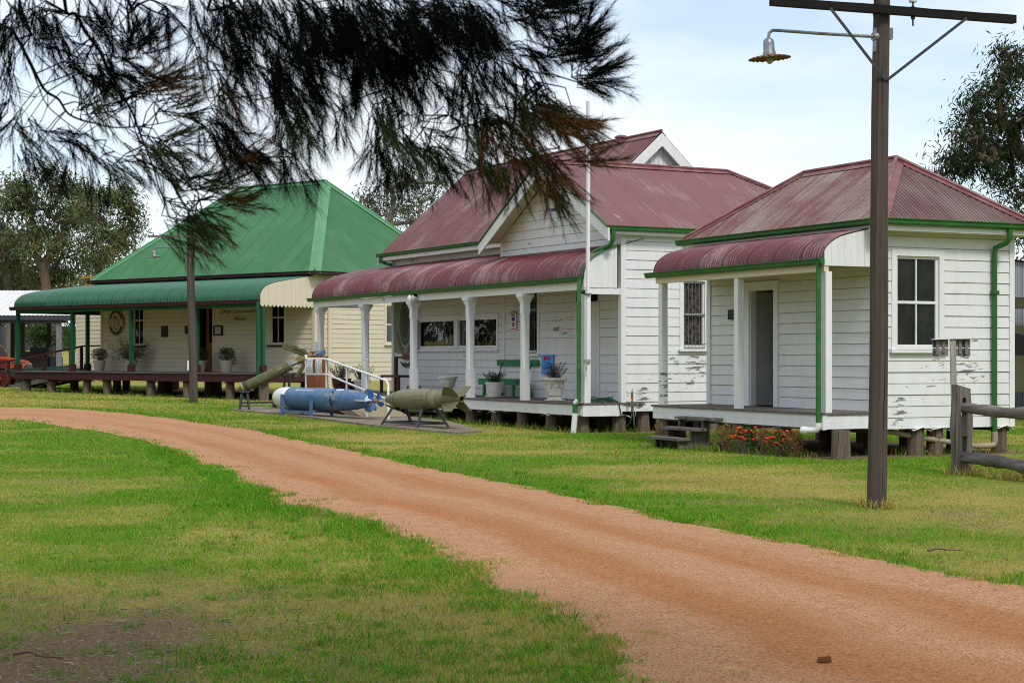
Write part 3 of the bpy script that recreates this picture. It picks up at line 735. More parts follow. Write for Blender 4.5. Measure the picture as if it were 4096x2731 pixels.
corr_plane(m, (ex1,ey0,EZ), (ex1,ey1,EZ), (-3.5,0,RZ-EZ), lambda u: sr*min(u, Dd-u)/h, lap=2.7); corr_plane(m, (ex0,ey1,EZ), (ex0,ey0,EZ), (3.85,0,RZ-EZ), lambda u: sL*min(u, Dd-u)/h, lap=2.7)
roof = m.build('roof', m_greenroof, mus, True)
m = MB(); q = (RZ-EZ)/h
ridge_cap(m, (rl,ry,RZ), (rr,ry,RZ), (0,-1,-q), (0,1,-q), .22)
for cx, cy, tx_, sx in ((ex1,ey0,rr,1), (ex1,ey1,rr,1), (ex0,ey0,rl,-1), (ex0,ey1,rl,-1)):
    fy = -1 if cy == ey0 else 1
    ridge_cap(m, (tx_,ry,RZ), (cx,cy,EZ), Vector((0,fy,-q))*.7+Vector((-sx,0,0))*.7, Vector((sx,0,-q))*.7+Vector((0,-fy,0))*.7, .24)
m.build('ridge_capping', m_greencap, roof)
m = MB(); z = EZ-.01
gutter(m, (ex0-.1,ey0,z), (ex1+.1,ey0,z), (0,-1,0), .13, .12); gutter(m, (ex1,ey0-.1,z), (ex1,ey1+.1,z), (1,0,0), .13, .12); gutter(m, (ex0,ey0-.1,z), (ex0,ey1+.1,z), (-1,0,0), .13, .12)
m.box(ex0+.02, ex1-.02, ey0+.02, YW-.03, EZ-.12, EZ-.10); m.box(.03, ex1-.02, YW, ey1, EZ-.12, EZ-.10); m.build('gutter', m_maroon, mus)
# wrap-around bullnose verandah roof: front and left return meet on a hip
prof = smooth_prof([(-.05,3.44),(-.03,3.62),(.06,3.78),(.22,3.92),(.48,4.02),(.95,4.12),(YW-.02,4.36)], 4)
m = MB(); corr_profile(m, XW, .03, prof, pitch=.076)
# mitred part: profile swept so that both runs shrink towards the hip
K = len(prof); dep = XW - XV
def corner(side):
    n = int(dep / .076 * 6); vs = []; uv = []; fs = []; uvs = []
    for i in range(n+1):
        u = dep*i/n; o = .0085*math.cos(2*PI*u/.076)
        for k, (y, zz) in enumerate(prof):
            # depth measured from the outer edge; strip u from wall corner outwards runs until the hip
            lim_ = (dep - u) / dep * (YW-.02+.05) - .05
            yy = min(y, lim_) if y > lim_ else y
            # height at yy along the profile
            for (a0, b0), (a1, b1) in zip(prof, prof[1:]):
                if a0 <= yy <= a1: zz = b0 + (b1-b0)*(yy-a0)/max(a1-a0, 1e-6); break
            else: zz = prof[0][1]
            p = (XW - u, yy, zz + o*.7) if side == 0 else (XV + (yy+.05)*dep/(YW+.03), YW - u*YW/dep, zz + o*.7)
            vs.append(p); uv.append((u, yy))
    for i in range(n):
        for k in range(K-1):
            f = (i*K+k, (i+1)*K+k, (i+1)*K+k+1, i*K+k+1); fs.append(f); uvs.append([uv[j] for j in f])
    m.add(vs, fs, uvs)
corner(0); corner(1)
# left return beyond the front wall line
n = int(3.4 / .076 * 6); vs = []; fs = []; uvs = []; uv = []
for i in range(n+1):
    y = YW + 3.4*i/n; o = .0085*math.cos(2*PI*(y-YW)/.076)
    for (yy, zz) in prof: vs.append((XV + (yy+.05)*dep/(YW+.03), y, zz+o*.7)); uv.append((y, yy))
for i in range(n):
    for k in range(K-1):
        f = (i*K+k, (i+1)*K+k, (i+1)*K+k+1, i*K+k+1); fs.append(f); uvs.append([uv[j] for j in f])
m.add(vs, fs, uvs)
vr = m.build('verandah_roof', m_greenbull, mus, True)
m = MB(); gutter(m, (XV-.15,-.05,3.46), (.05,-.05,3.46), (0,-1,0), .13, .12); gutter(m, (XV,-.15,3.46), (XV,YW+3.4,3.46), (-1,0,0), .13, .12); m.build('verandah_gutter', m_maroon, mus)
m = MB(); m.box(XV+.05, 0, .0, .10, 3.22, 3.33); m.box(XV+.03, XV+.13, .1, YW+3.4, 3.22, 3.33); m.build('verandah_beam', m_deepgreen, mus)
end_panel(-.0, .035, prof, 3.31, .175, zlow=.075).build('scalloped_end_panel', m_creamtrim, mus)
posts = [(G_.xx_(80, .12), .12), (G_.xx_(297, .12), .12), (G_.xx_(531, .12), .12), (G_.xx_(792, .12), .12), (G_.xx_(1056, .12)-.02, .12), (XV+.1, G_.hx(357, 1300, XV+.1)[0])]
for x, y in posts:
    p = MB().box(x-.06, x+.06, y-.06, y+.06, DZ+.26, 3.22).build('post', m_deepgreen, mus)
    MB().box(x-.10, x+.10, y-.10, y+.10, DZ-.0, DZ+.26).build('post_base', m_maroon, p)
m = MB(); xg = G_.xx_(1037, -.1); m.tube([(xg,-.12,3.38),(xg,-.12,2.4),(xg,-.12,.74)], .055, 10); m.build('downpipe', m_deepgreen, mus, True, angle=40)
m = MB(); yq = G_.hx(1322, 1400, .08)[0]; m.tube([(.3,yq,4.38),(.26,yq,4.2),(.08,yq,4.05),(.08,yq,.62)], .07, 10); m.tube([(.08,yq,.62),(.1,yq,.5),(.3,yq,.45)], .07, 10); m.build('downpipe', m_creamtrim, mus, True, angle=40)
m = MB()
for i in range(18): m.box(XV-.06, .06, -.06+2.55*i/18+.004, -.06+2.55*(i+1)/18-.004, DZ-.04+random.uniform(-.002,.002), DZ)
m.box(XV-.06, XW, YW, YW+3.4, DZ-.04, DZ-.001); m.build('verandah_deck', plain('purple_grey_deck_paint', (.12,.10,.105), (.08,.065,.07), 3, .7), mus)
m = MB(); m.box(XV-.02, .02, -.02, .02, DZ-.30, DZ-.045); m.box(XV-.02, XV+.02, .02, YW+3.4, DZ-.30, DZ-.045); m.box(-.02, .02, .02, YW-.03, DZ-.3, DZ-.045); m.build('deck_fascia', m_maroon, mus)
for px in (113, 213, 354, 436, 609, 757, 926, 1060):
    x = G_.xx_(px, .2); y = .2
    stump(mus, x, y, G_.gz(x, y), DZ-.31, .165, capped=m_maroon)
for x in (-13.2, -10.6, -8, -5.4, -2.8, -.2):
    for y in (2.5, 5, 7.5, 9.8): stump(mus, x, y, G_.gz(x, y), DZ-.28, .16)
m = MB(); m.box(XV, 0, 2.4, 2.55, .70, .80); m.box(XV, 0, .1, .25, .74, .80); m.build('bearer', m_deck, mus)
for Wn in (winL, winR): window(mus, Tx(YW, -1), *Wn, .09, m_creamtrim, cols=2, rows=2, glassm=m_glass, sillmat=m_maroon, sill=.07)
window(mus, Ty(0, 1), sw0, sw1, swz0, swz1, .08, m_creamtrim, cols=1, rows=2)
d = MB(); T = Tx(YW, -1); fw = .10
d.box(dor[0]-fw, dor[0], -.1, .035, DZ, dor[3]+fw, T); d.box(dor[1], dor[1]+fw, -.1, .035, DZ, dor[3]+fw, T); d.box(dor[0], dor[1], -.1, .033, dor[3], dor[3]+fw, T); d.build('door_frame', m_creamtrim, mus)
m_brown = timber('varnished_door_timber', (.23,.095,.035), (.15,.058,.02), .45, 'Object', bump=.1)
xm = G_.xx_(829, YW)
d = MB(); d.box(xm, dor[1], -.06, -.02, DZ+.01, DZ+1.05, T); d.box(xm, xm+.13, -.06, -.02, DZ+1.05, dor[3], T); d.box(dor[1]-.03, dor[1], -.06, -.02, DZ+1.05, dor[3], T); d.box(xm+.13, dor[1]-.03, -.06, -.02, dor[3]-.1, dor[3], T)
d.box(xm+.12, dor[1]-.09, -.02, -.005, DZ+.2, DZ+.85, T); d.box(dor[0], dor[0]+.03, -.06, -.02, DZ, dor[3], T)
dd = d.build('door', m_brown, mus); MB().box(xm+.13, dor[1]-.03, -.045, -.035, DZ+1.05, dor[3]-.1, T).build('pane', m_glass, dd)
# rear wing seen past the left corner
wx0, _ = G_.hy(311, 1400, 5.3); tx0, tz = G_.hy(356, 1108, 5.6)
m = MB(); boards(m, Tx(5.3, -1), wx0, XW, .7, 4.2, bh=.165); boards(m, Ty(wx0, -1), 5.3, 9.5, .7, 4.0, bh=.165); boards(m, Tx(5.6, -1), tx0, XW, 4.2, tz-.08, bh=.15)
m.build('rear_wing_wall', m_cream, mus)
m_must = plain('mustard_trim_paint', (.50,.27,.06), (.42,.22,.05), 3, .5)
m = MB(); m.box(tx0-.06, tx0+.10, 5.55, 9.2, 4.0, tz-.08); m.box(tx0-.22, XW+.1, 5.45, 9.3, tz-.08, tz+.02); m.box(wx0-.34, wx0-.05, 5.5, 8.5, 2.95, 3.35); m.build('parapet_cap', m_must, mus)
# plank ramp and handrail at the far side
rmp = thing('entry_ramp', 'grey plank ramp with maroon handrail rising to the far end of the green verandah', 'ramp', G_.w(-13.5, 3.6, 0), G_.rot())
m = MB()
for i in range(14): m.beam((-.0-i*.45, -.6, 1.02-i*.060), (-.0-i*.45, .9, 1.02-i*.060), .44, .05)
m.beam((0,-.6,.93), (-6.2,-.6,.10), .06, .12); m.beam((0,.9,.93), (-6.2,.9,.10), .06, .12); m.build('ramp_deck', m_deck, rmp)
m = MB(); m.beam((.1,-.55,2.0), (-7.2,-.55,1.1), .07, .07); m.beam((.1,-.55,2.0), (2.0,-.55,2.02), .06, .06)
for i in (0, 2.4, 4.8, 7.0): m.box(-i-.045, -i+.045, -.6, -.5, max(.1, .95-i*.13), 1.98-i*.122)
m.build('handrail', m_maroon, rmp)
# ------------------------------------------------------------------ noise and foliage helpers
def _hash(i, j, seed):
    n = (i.astype(np.int64) * 374761393 + j.astype(np.int64) * 668265263 + seed * 1274126177) & 0xffffffff
    n = ((n ^ (n >> 13)) * 1274126177) & 0xffffffff
    return ((n ^ (n >> 16)) & 0xffff) / 65535.0
def vnoise(x, y, scale, seed=0, octs=3):
    r = np.zeros_like(x); amp = 1.; tot = 0.
    for o in range(octs):
        a = x / scale; b = y / scale; i = np.floor(a); j = np.floor(b); fx = a - i; fy = b - j
        fx = fx*fx*(3-2*fx); fy = fy*fy*(3-2*fy); s = seed + o * 17
        v = (_hash(i,j,s)*(1-fx) + _hash(i+1,j,s)*fx)*(1-fy) + (_hash(i,j+1,s)*(1-fx) + _hash(i+1,j+1,s)*fx)*fy
        r += v * amp; tot += amp; amp *= .5; scale *= .5
    return r / tot
def gv(X, Y):
    k = np.clip((Y - 30) / 14, 0, 1); k = k*k*(3-2*k)
    return .0155 * np.clip(1 - X, 0, 23) * k + np.where(Y > 88, np.minimum(.040 * (Y - 88), 4.5), 0)
def raw_mesh(name, V, faces_flat, sizes, mat, parent=None, col=None, smooth=False):
    me = bpy.data.meshes.new(name); n = len(V)
    me.vertices.add(n); me.vertices.foreach_set('co', np.asarray(V, np.float32).ravel())
    me.loops.add(len(faces_flat)); me.loops.foreach_set('vertex_index', np.asarray(faces_flat, np.int32))
    me.polygons.add(len(sizes)); st = np.concatenate([[0], np.cumsum(sizes)[:-1]]).astype(np.int32)
    me.polygons.foreach_set('loop_start', st)
    if smooth: me.polygons.foreach_set('use_smooth', np.ones(len(sizes), bool))
    me.update(calc_edges=True)
    if col is not None:
        at_ = me.attributes.new('tint', 'FLOAT_COLOR', 'POINT')
        c = np.ones((n, 4), np.float32); c[:, :3] = col; at_.data.foreach_set('color', c.ravel())
    me.validate()
    o = bpy.data.objects.new(name, me); COL.objects.link(o); me.materials.append(mat)
    if parent: o.parent = parent
    return o
def unit(a): return a / np.maximum(np.linalg.norm(a, axis=1, keepdims=True), 1e-9)
def leaf_mesh(name, P, A, L, W, col, mat=None, parent=None):
    """diamond leaves: base P, axis A, length L, width W, one colour each; slightly folded"""
    n = len(P); A = unit(A); S = unit(np.cross(A, rng.normal(size=(n, 3)))); N = np.cross(A, S)
    L = np.broadcast_to(L, n)[:, None]; W = np.broadcast_to(W, n)[:, None]
    mid = P + A * L * .42
    V = np.stack([P, mid + S*W*.5 + N*W*.12, P + A*L - N*L*.08, mid - S*W*.5 + N*W*.12], 1).reshape(-1, 3)
    idx = np.arange(4*n).reshape(n, 4)
    return raw_mesh(name, V, idx.ravel(), np.full(n, 4), mat or m_leaf, parent, np.repeat(col, 4, 0))
def needle_mesh(name, P, A, D, L, W, col, mat, parent):
    """thin bent ribbons: base P, first half along A, second half along A+D"""
    n = len(P); A = unit(A); S = unit(np.cross(A, rng.normal(size=(n, 3))))
    L = np.broadcast_to(L, n)[:, None]; W = np.broadcast_to(W, n)[:, None]
    m = P + A*L*.5; t = m + unit(A + D)*L*.5
    V = np.stack([P - S*W*.5, P + S*W*.5, m + S*W*.42, m - S*W*.42, t], 1).reshape(-1, 3)
    b = np.arange(n)[:, None]*5
    f = np.concatenate([b+0, b+1, b+2, b+3, b+3, b+2, b+4], 1)
    return raw_mesh(name, V, f.ravel(), np.tile([4, 3], n), mat, parent, np.repeat(col, 5, 0))
def colmix(n, cols, w=None, jit=.2):
    cols = np.array(cols); k = rng.choice(len(cols), n, p=w); c = cols[k]
    return np.clip(c * (1 + rng.normal(0, jit, (n, 1))) * (1 + rng.normal(0, .06, (n, 3))), .002, 1)
def grow(trunk, clusters, step=.9, jit=.16, rise=.35):
    """branch skeleton reaching every cluster: returns nodes, parents"""
    nodes = [np.array(p, float) for p in trunk]; par = [-1] + list(range(len(trunk)-1))
    cl = sorted(clusters, key=lambda c: min(np.linalg.norm(c - p) for p in nodes)); ends = []
    for c in cl:
        A = np.array(nodes); d = np.linalg.norm(A - c, axis=1) + rise * np.maximum(0, A[:, 2] - c[2] + .3) * 2
        d[:1] += 50
        k = int(np.argmin(d)); a = nodes[k]; n = max(1, int(np.linalg.norm(c - a) / step)); prev = k
        for i in range(1, n+1):
            t = i/n; p = a + (c - a)*t
            p = p + np.array([0, 0, 1])*math.sin(PI*t)*np.linalg.norm(c - a)*.12
            if i < n: p = p + rng.normal(0, jit*step, 3)
            nodes.append(p); par.append(prev); prev = len(nodes)-1
        ends.append(prev)
    return nodes, par, ends
def skin(mb, nodes, par, ends, tip, base, expo=.5, n=6, root=0):
    cnt = np.zeros(len(nodes))
    for e in ends:
        k = e
        while k >= 0: cnt[k] += 1; k = par[k]
    mx = cnt.max(); kids = {}
    rad = tip + (base - tip) * (np.maximum(cnt, .5)/mx)**expo
    for i, p in enumerate(par):
        if p >= 0: kids.setdefault(p, []).append(i)
    starts = [(root, None)]
    while starts:
        k, frm = starts.pop(); path = [k] if frm is None else [frm, k]
        while k in kids:
            ks = sorted(kids[k], key=lambda q: -cnt[q])
            for q in ks[1:]: starts.append((q, k))
            k = ks[0]; path.append(k)
        if len(path) > 1:
            r = [rad[q] for q in path]
            if frm is not None: r[0] = min(r[0], r[1]*1.15)
            mb.tube([nodes[q] for q in path], r, n if r[0] > .05 else 5, cap=False, wob=.04)
    return mb
def tree(name, label, base, trunk, blobs, leaf=(.22,.05), per=120, sig=.5, cols=None, w=None, bark=m_bark, tip=.012, r0=.3, step=1.0, group=None, droop=.8, cat='tree', flatz=.75, mat=None):
    """trunk points and blobs (centre, radii, clusters) are in world space"""
    b = Vector(base); t = thing(name, label, cat, b, 0, group)
    off = np.array(b)
    cl = []
    for c, r, n in blobs:
        q = rng.normal(size=(n, 3)); q = unit(q) * (rng.random((n, 1))**.45)
        cl += list(np.array(c) + q*np.array(r) - off)
    nodes, par, ends = grow([np.array(p) - off for p in trunk], cl, step)
    skin(MB(), nodes, par, ends, tip, r0).build('trunk', bark, t, True, fix=False)
    P = []; 
    for c in cl:
        k = int(per * rng.uniform(.45, 1.5)); s = sig * rng.uniform(.6, 1.3)
        P.append(np.array(c) + rng.normal(0, 1, (k, 3))*np.array([s, s, s*flatz]))
    cc = np.concatenate([np.full(len(p), rng.normal(0, .22)) for p in P]); P = np.concatenate(P); n = len(P)
    A = rng.normal(0, 1, (n, 3))*np.array([.7, .7, .5]) - np.array([0, 0, droop])
    col = colmix(n, cols, w, .22) * np.clip(1 + cc, .5, 1.6)[:, None]
    leaf_mesh('crown', P, A, rng.uniform(.6, 1.25, n)*leaf[0], rng.uniform(.7, 1.2, n)*leaf[1], np.clip(col, .003, 1), mat, t)
    return t
GUM = [(.105,.135,.048), (.065,.10,.034), (.17,.18,.07), (.16,.105,.055)]
# ------------------------------------------------------------------ ground and drive
EU = [(0,935),(70,936),(150,938),(230,943),(300,949),(365,957),(430,965),(500,976),(560,985),(630,998),(700,1012),(780,1029),(860,1046),(930,1061),(1000,1075),(1100,1096),(1200,1116),(1300,1138),(1400,1159),(1500,1181),(1600,1205),(1700,1222),(1800,1240),(1900,1258),(2000,1277),(2090,1296),(2180,1316),(2265,1333),(2352,1350)]
EL = [(0,962),(50,965),(100,971),(170,981),(230,990),(280,999),(330,1012),(390,1030),(440,1052),(490,1074),(530,1096),(560,1116),(590,1135),(640,1152),(700,1166),(780,1184),(850,1204),(910,1230),(960,1256),(990,1278),(1020,1300),(1060,1320),(1100,1341),(1170,1370),(1250,1401),(1320,1437),(1380,1472),(1410,1505),(1430,1540),(1460,1568)]
KD = 4096/2352
def wl(pts): return [gnd(x*KD, y*KD) for x, y in pts]
up_ = [Vector((-34, 45.5, 0)), Vector((-24, 44.8, 0))] + wl(EU) + [Vector((4.6, 9.6, 0)), Vector((6.2, 6.6, 0)), Vector((8.4, 2.0, 0))]
lo_ = [Vector((-34, 37.5, 0)), Vector((-24, 37.2, 0))] + wl(EL) + [Vector((1.35, 6.9, 0)), Vector((2.7, 4.4, 0)), Vector((4.4, .5, 0))]
def resample(pts, n):
    P = np.array([[p.x, p.y] for p in pts]); d = np.concatenate([[0], np.cumsum(np.linalg.norm(np.diff(P, axis=0), axis=1))])
    s = np.linspace(0, d[-1], n); return np.stack([np.interp(s, d, P[:, 0]), np.interp(s, d, P[:, 1])], 1)
# match the two edges by depth-like parameter: walk both with the same fraction of their own length
NU = 1200
u_ = resample(up_, NU); l_ = resample(lo_, NU)
wob = (vnoise(np.arange(NU)*1., np.zeros(NU), 22, 5, 5) - .5)[:, None]; wob2 = (vnoise(np.arange(NU)*1., np.zeros(NU), 20, 9, 5) - .5)[:, None]
nrm = unit(u_ - l_)
u_ = u_ + nrm*wob*.50; l_ = l_ - nrm*wob2*.55
poly = np.concatenate([u_, l_[::-1]])
def inside(P):
    x, y = P[:, 0], P[:, 1]; r = np.zeros(len(P), bool); q = poly[::4]
    j = len(q) - 1
    for i in range(len(q)):
        xi, yi = q[i]; xj, yj = q[j]
        c = ((yi > y) != (yj > y)) & (x < (xj - xi)*(y - yi)/(yj - yi + 1e-12) + xi); r ^= c; j = i
    return r
def edge_dist(P, E):
    d = np.full(len(P), 1e9); q = E[::8]
    for a, b in zip(q[:-1], q[1:]):
        ab = b - a; t = np.clip(((P - a) @ ab) / (ab @ ab + 1e-12), 0, 1)
        d = np.minimum(d, np.hypot(P[:, 0] - a[0] - t*ab[0], P[:, 1] - a[1] - t*ab[1]))
    return d
def fields(P):
    """what grows where: dry grass share, bare earth share (0..1)"""
    x, y = P[:, 0], P[:, 1]
    dry = .31 + 1.6*(vnoise(x, y, 2.6, 3, 4) - .42) + .6*(vnoise(x, y*1.0, 7., 31, 2) - .5)
    side = np.zeros(len(P))
    near = (y < 36)
    du = edge_dist(P, u_); dl = edge_dist(P, l_)
    band = np.exp(-((du - 3.2)/2.2)**2) * (y < 34) * (x > -3)
    dry += .30*band - .22*np.exp(-du/.5) - .40*np.exp(-dl/.7) + .75*(vnoise(x, y, .75, 123, 3) - .5)
    dry -= .30*np.clip(1 - np.abs(y + x*2.0 - 38)/5., 0, 1) * (x > -2)
    bare = 1.5*(vnoise(x, y, 1.1, 61, 4) - .53) + .8*(vnoise(x, y, .42, 77, 2) - .6)
    bare += 1.25*np.clip((10.3 - y)/2.4, 0, 1)*np.clip((-.5 - x)/1.6, 0, 1)*(.35 + 1.3*vnoise(x, y, .7, 15, 4))
    bare += .42*np.clip((16 - y)/6, 0, 1)*(x < 1.5) - .9*np.exp(-dl/.7)*(y < 14)
    bare += .35*np.exp(-(((x - 4.2)/1.6)**2 + ((y - 17.2)/1.2)**2))
    under = np.zeros(len(P))
    for fr, x0, x1, y0, y1 in ((C, -5.1, 0, .15, 3.8), (M, -12.8, 0, .3, 6.6), (M, -5.4, 0, .3, 7.8), (G_, -13.4, 0, .2, 10)):
        lx = (x - fr.ox)*fr.xx + (y - fr.oy)*fr.xy; ly = (x - fr.ox)*fr.yx + (y - fr.oy)*fr.yy
        dd = np.maximum(np.maximum(x0 - lx, lx - x1), np.maximum(y0 - ly, ly - y1))
        under = np.maximum(under, np.clip(1 - dd/.5, 0, 1))
    dry = np.clip((dry - .5)*1.5 + .5, 0, 1)
    return dry, np.clip(np.maximum(np.minimum(bare, .82), under*1.2), 0, 1)
xs = np.concatenate([-np.geomspace(1200, 34, 26), np.arange(-33.5, 26, .33), np.geomspace(26.5, 1200, 26)])
ys = np.concatenate([np.linspace(-60, 1.5, 8), np.arange(2, 72, .3), np.geomspace(72.5, 1600, 60)])
GX_, GY_ = np.meshgrid(xs, ys); P2 = np.stack([GX_.ravel(), GY_.ravel()], 1)
dry, bare = fields(P2); far = P2[:, 1] > 80
dry = np.where(far, .9, dry)
V = np.stack([P2[:, 0], P2[:, 1], gv(P2[:, 0], P2[:, 1])], 1)
ny, nx = len(ys), len(xs); ii = (np.arange(ny-1)[:, None]*nx + np.arange(nx-1)[None]).ravel()
f = np.stack([ii, ii+1, ii+nx+1, ii+nx], 1)
G = NG('lawn_soil'); a = G.n('ShaderNodeAttribute', attribute_name='tint').outputs['Color']; sp = G.n('ShaderNodeSeparateColor', {0: a})
v = G.coords(); n1 = G.noise(v, 2.2, 6, .7); n2 = G.noise(v, 14, 6, .7); n3 = G.noise(v, 55, 4, .7)
c = G.mix(n2, (.080,.150,.014), (.170,.240,.030))
c = G.mix(G.math('MULTIPLY', sp.outputs[0], G.ramp(n2, .2, .6)), c, (.38,.30,.10))
c = G.mix(G.ramp(G.math('ADD', sp.outputs[1], G.math('MULTIPLY', G.math('SUBTRACT', n2, .5), .9)), .3, .75), c, G.mix(G.ramp(G.noise(G.coords('Object', (1,1,1)), 30, 8, .8), .35, .65), (.085,.055,.032), (.34,.24,.15)))
lawn = G.surf(c, .95, G.bump(G.math('ADD', n3, n2), .7, .03), .05)
gr = raw_mesh('ground', V, f.ravel(), np.full(len(f), 4), lawn, None, np.stack([dry, bare, bare*0], 1), True); tag(gr, kind='structure')
# the drive
NA = 15; rows = []
for k in range(NA):
    t = k/(NA-1); p = l_ + (u_ - l_)*t; z = gv(p[:, 0], p[:, 1]) + .010 + .03*math.sin(PI*t) - .012*math.exp(-((t-.33)/.09)**2) - .012*math.exp(-((t-.68)/.09)**2)
    if k in (0, NA-1): z = z*0 + gv(p[:, 0], p[:, 1]) + .004
    rows.append(np.stack([p[:, 0], p[:, 1], z], 1))
V = np.stack(rows, 1).reshape(-1, 3); ii = (np.arange(NU-1)[:, None]*NA + np.arange(NA-1)[None]).ravel()
f = np.stack([ii, ii+1, ii+NA+1, ii+NA], 1)
tt = np.tile(np.linspace(0, 1, NA), NU)
G = NG('red_gravel'); a = G.n('ShaderNodeAttribute', attribute_name='tint').outputs['Color']; sp_ = G.n('ShaderNodeSeparateColor', {0: a}); t = sp_.outputs[0]
al = G.n('ShaderNodeCombineXYZ', {0: G.math('MULTIPLY', sp_.outputs[1], 9.), 1: G.math('MULTIPLY', sp_.outputs[2], 14.)}).outputs[0]
v = G.coords(); n0 = G.noise(al, 1., 6, .65); n1 = G.noise(v, 5, 6, .7); n2 = G.noise(v, 60, 5, .75); vo = G.n('ShaderNodeTexVoronoi', {'Vector': v, 'Scale': 85.}); 
c = G.mix(G.ramp(n1, .3, .7), (.57,.325,.185), (.46,.243,.128))
rut = G.math('ADD', G.math('MULTIPLY', t, 1.1), G.math('MULTIPLY', G.math('SUBTRACT', n0, .5), 1.3))
c = G.mix(G.ramp(rut, .28, .85, 0, .9), c, (.42,.172,.062))
n4 = G.noise(v, 24, 5, .8)
c = G.mix(G.ramp(n2, .38, .54, .9, 0), c, (.18,.068,.034)); c = G.mix(G.ramp(n2, .58, .74, 0, .7), c, (.64,.43,.28)); c = G.mix(G.ramp(n4, .56, .70, 0, .55), c, (.30,.125,.06)); c = G.mix(G.ramp(n4, .44, .30, 0, .5), c, (.58,.36,.21))
c = G.mix(G.ramp(vo.outputs['Color'], .0, .12, .55, 0.), c, (.12,.05,.035))
grav = G.surf(c, .95, G.bump(G.math('ADD', n2, G.math('MULTIPLY', n1, .6)), .8, .012), .05)
rut_t = np.clip(np.exp(-((tt-.33)/.13)**2) + .9*np.exp(-((tt-.68)/.13)**2), 0, 1)*np.repeat(np.linspace(.15, 1, NU), NA)
pa = raw_mesh('gravel_drive', V, f.ravel(), np.full(len(f), 4), grav, None, np.stack([rut_t, tt, np.repeat(np.arange(NU)/NU, NA)], 1), True); tag(pa, kind='structure')
# concrete pad under the munitions
pad = [gnd(x, y) for x, y in ((925,1640),(1169,1664),(1300,1680),(1500,1706),(1700,1725),(1835,1736),(1930,1728),(1800,1690),(1560,1660),(1300,1645),(1000,1630))]
m = MB(); zc = max(p.z for p in pad)
n = len(pad); m.add([(p.x, p.y, p.z+.045) for p in pad] + [(p.x, p.y, p.z-.1) for p in pad], [tuple(range(n))] + [(i, (i+1) % n, n+(i+1) % n, n+i) for i in range(n)])
tag(m.build('concrete_pad', plain('weathered_concrete', (.27,.22,.17), (.17,.14,.11), 2.2, .9, .3)), kind='structure')
# ------------------------------------------------------------------ grass blades
def scatter_grass():
    out = []
    # (y0, y1, blades per m2, length, width)
    for y0, y1, den, ln, wd in ((7.6,10,5200,.034,.0040),(10,13,3600,.034,.0050),(13,18,2100,.034,.0068),(18,25,1100,.036,.010),(25,36,480,.042,.015),(36,52,200,.052,.024),(52,74,50,.07,.045)):
        xl, xr = -.335*y1 - .4, .335*y1 + .4; N = int((xr - xl)*(y1 - y0)*den)
        P = np.stack([rng.uniform(xl, xr, N), rng.uniform(y0, y1, N)], 1)
        P = P[np.abs(P[:, 0]) < .32*P[:, 1] + .5]
        ins = inside(P); du = edge_dist(P, u_); dl = edge_dist(P, l_); de = np.minimum(du, dl)
        tuft = vnoise(P[:, 0], P[:, 1], .28, 91, 2)
        keep = np.where(ins, (de < .75) & (tuft > .60 + .25*de) & (dl < du + .0) | (de < .30) & (tuft > .52 + .9*de), True)
        dry, bare = fields(P)
        keep &= rng.random(len(P)) > bare*1.05
        cl = vnoise(P[:, 0], P[:, 1], .16 if y1 < 20 else .5, 44, 2)
        keep &= rng.random(len(P)) < .35 + 1.3*cl
        for q in ((pad_poly, ),): keep &= ~in_poly(P, q[0])
        P = P[keep]; dry = dry[keep]; bare = bare[keep]; cl = cl[keep]; dl = dl[keep]; du = du[keep]; n = len(P)
        lush = np.exp(-dl/.55)*(P[:, 1] < 20) + .55*np.exp(-du/.3)
        L = ln*rng.uniform(.5, 1.25, n)*(.55 + .8*cl)*(1 + 1.1*lush)*(1 - .35*dry)
        isdry = rng.random(n) < dry*.9
        gcol = colmix(n, [(.140,.330,.014),(.240,.390,.020),(.080,.250,.011)], None, .16)
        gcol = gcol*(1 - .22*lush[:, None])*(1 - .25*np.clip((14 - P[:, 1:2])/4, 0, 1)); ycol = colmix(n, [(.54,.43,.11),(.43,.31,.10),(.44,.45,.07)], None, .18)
        br = rng.random(n) < np.clip(bare*1.3 - .1, 0, .8); bcol = colmix(n, [(.22,.14,.06),(.34,.25,.15)], None, .2)
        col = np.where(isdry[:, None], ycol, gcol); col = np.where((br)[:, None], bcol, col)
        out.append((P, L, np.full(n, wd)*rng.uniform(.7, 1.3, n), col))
    P = np.concatenate([o[0] for o in out]); L = np.concatenate([o[1] for o in out]); W = np.concatenate([o[2] for o in out]); col = np.clip(np.concatenate([o[3] for o in out]), .003, 1)
    n = len(P); z = gv(P[:, 0], P[:, 1]); z = z + np.where(inside(P), .012, 0)
    B = np.stack([P[:, 0], P[:, 1], z - .004], 1)
    a = rng.uniform(0, 2*PI, n); S = np.stack([np.cos(a), np.sin(a), 0*a], 1)
    b = rng.uniform(0, 2*PI, n); lean = np.stack([np.cos(b), np.sin(b), 0*b], 1)*rng.uniform(.1, .95, n)[:, None]
    T = B + (lean + np.array([0, 0, 1.]))*L[:, None]
    V = np.stack([B - S*W[:, None]*.5, B + S*W[:, None]*.5, T], 1).reshape(-1, 3)
    o = raw_mesh('grass', V, np.arange(3*n), np.full(n, 3), leafmat('grass_blade', trans=.4, rough=.6, spec=.15), None, np.repeat(col, 3, 0))
    return tag(o, 'mown green and straw coloured grass covering the lawn on both sides of the drive', 'grass', kind='stuff')
pad_poly = np.array([[p.x, p.y] for p in pad])
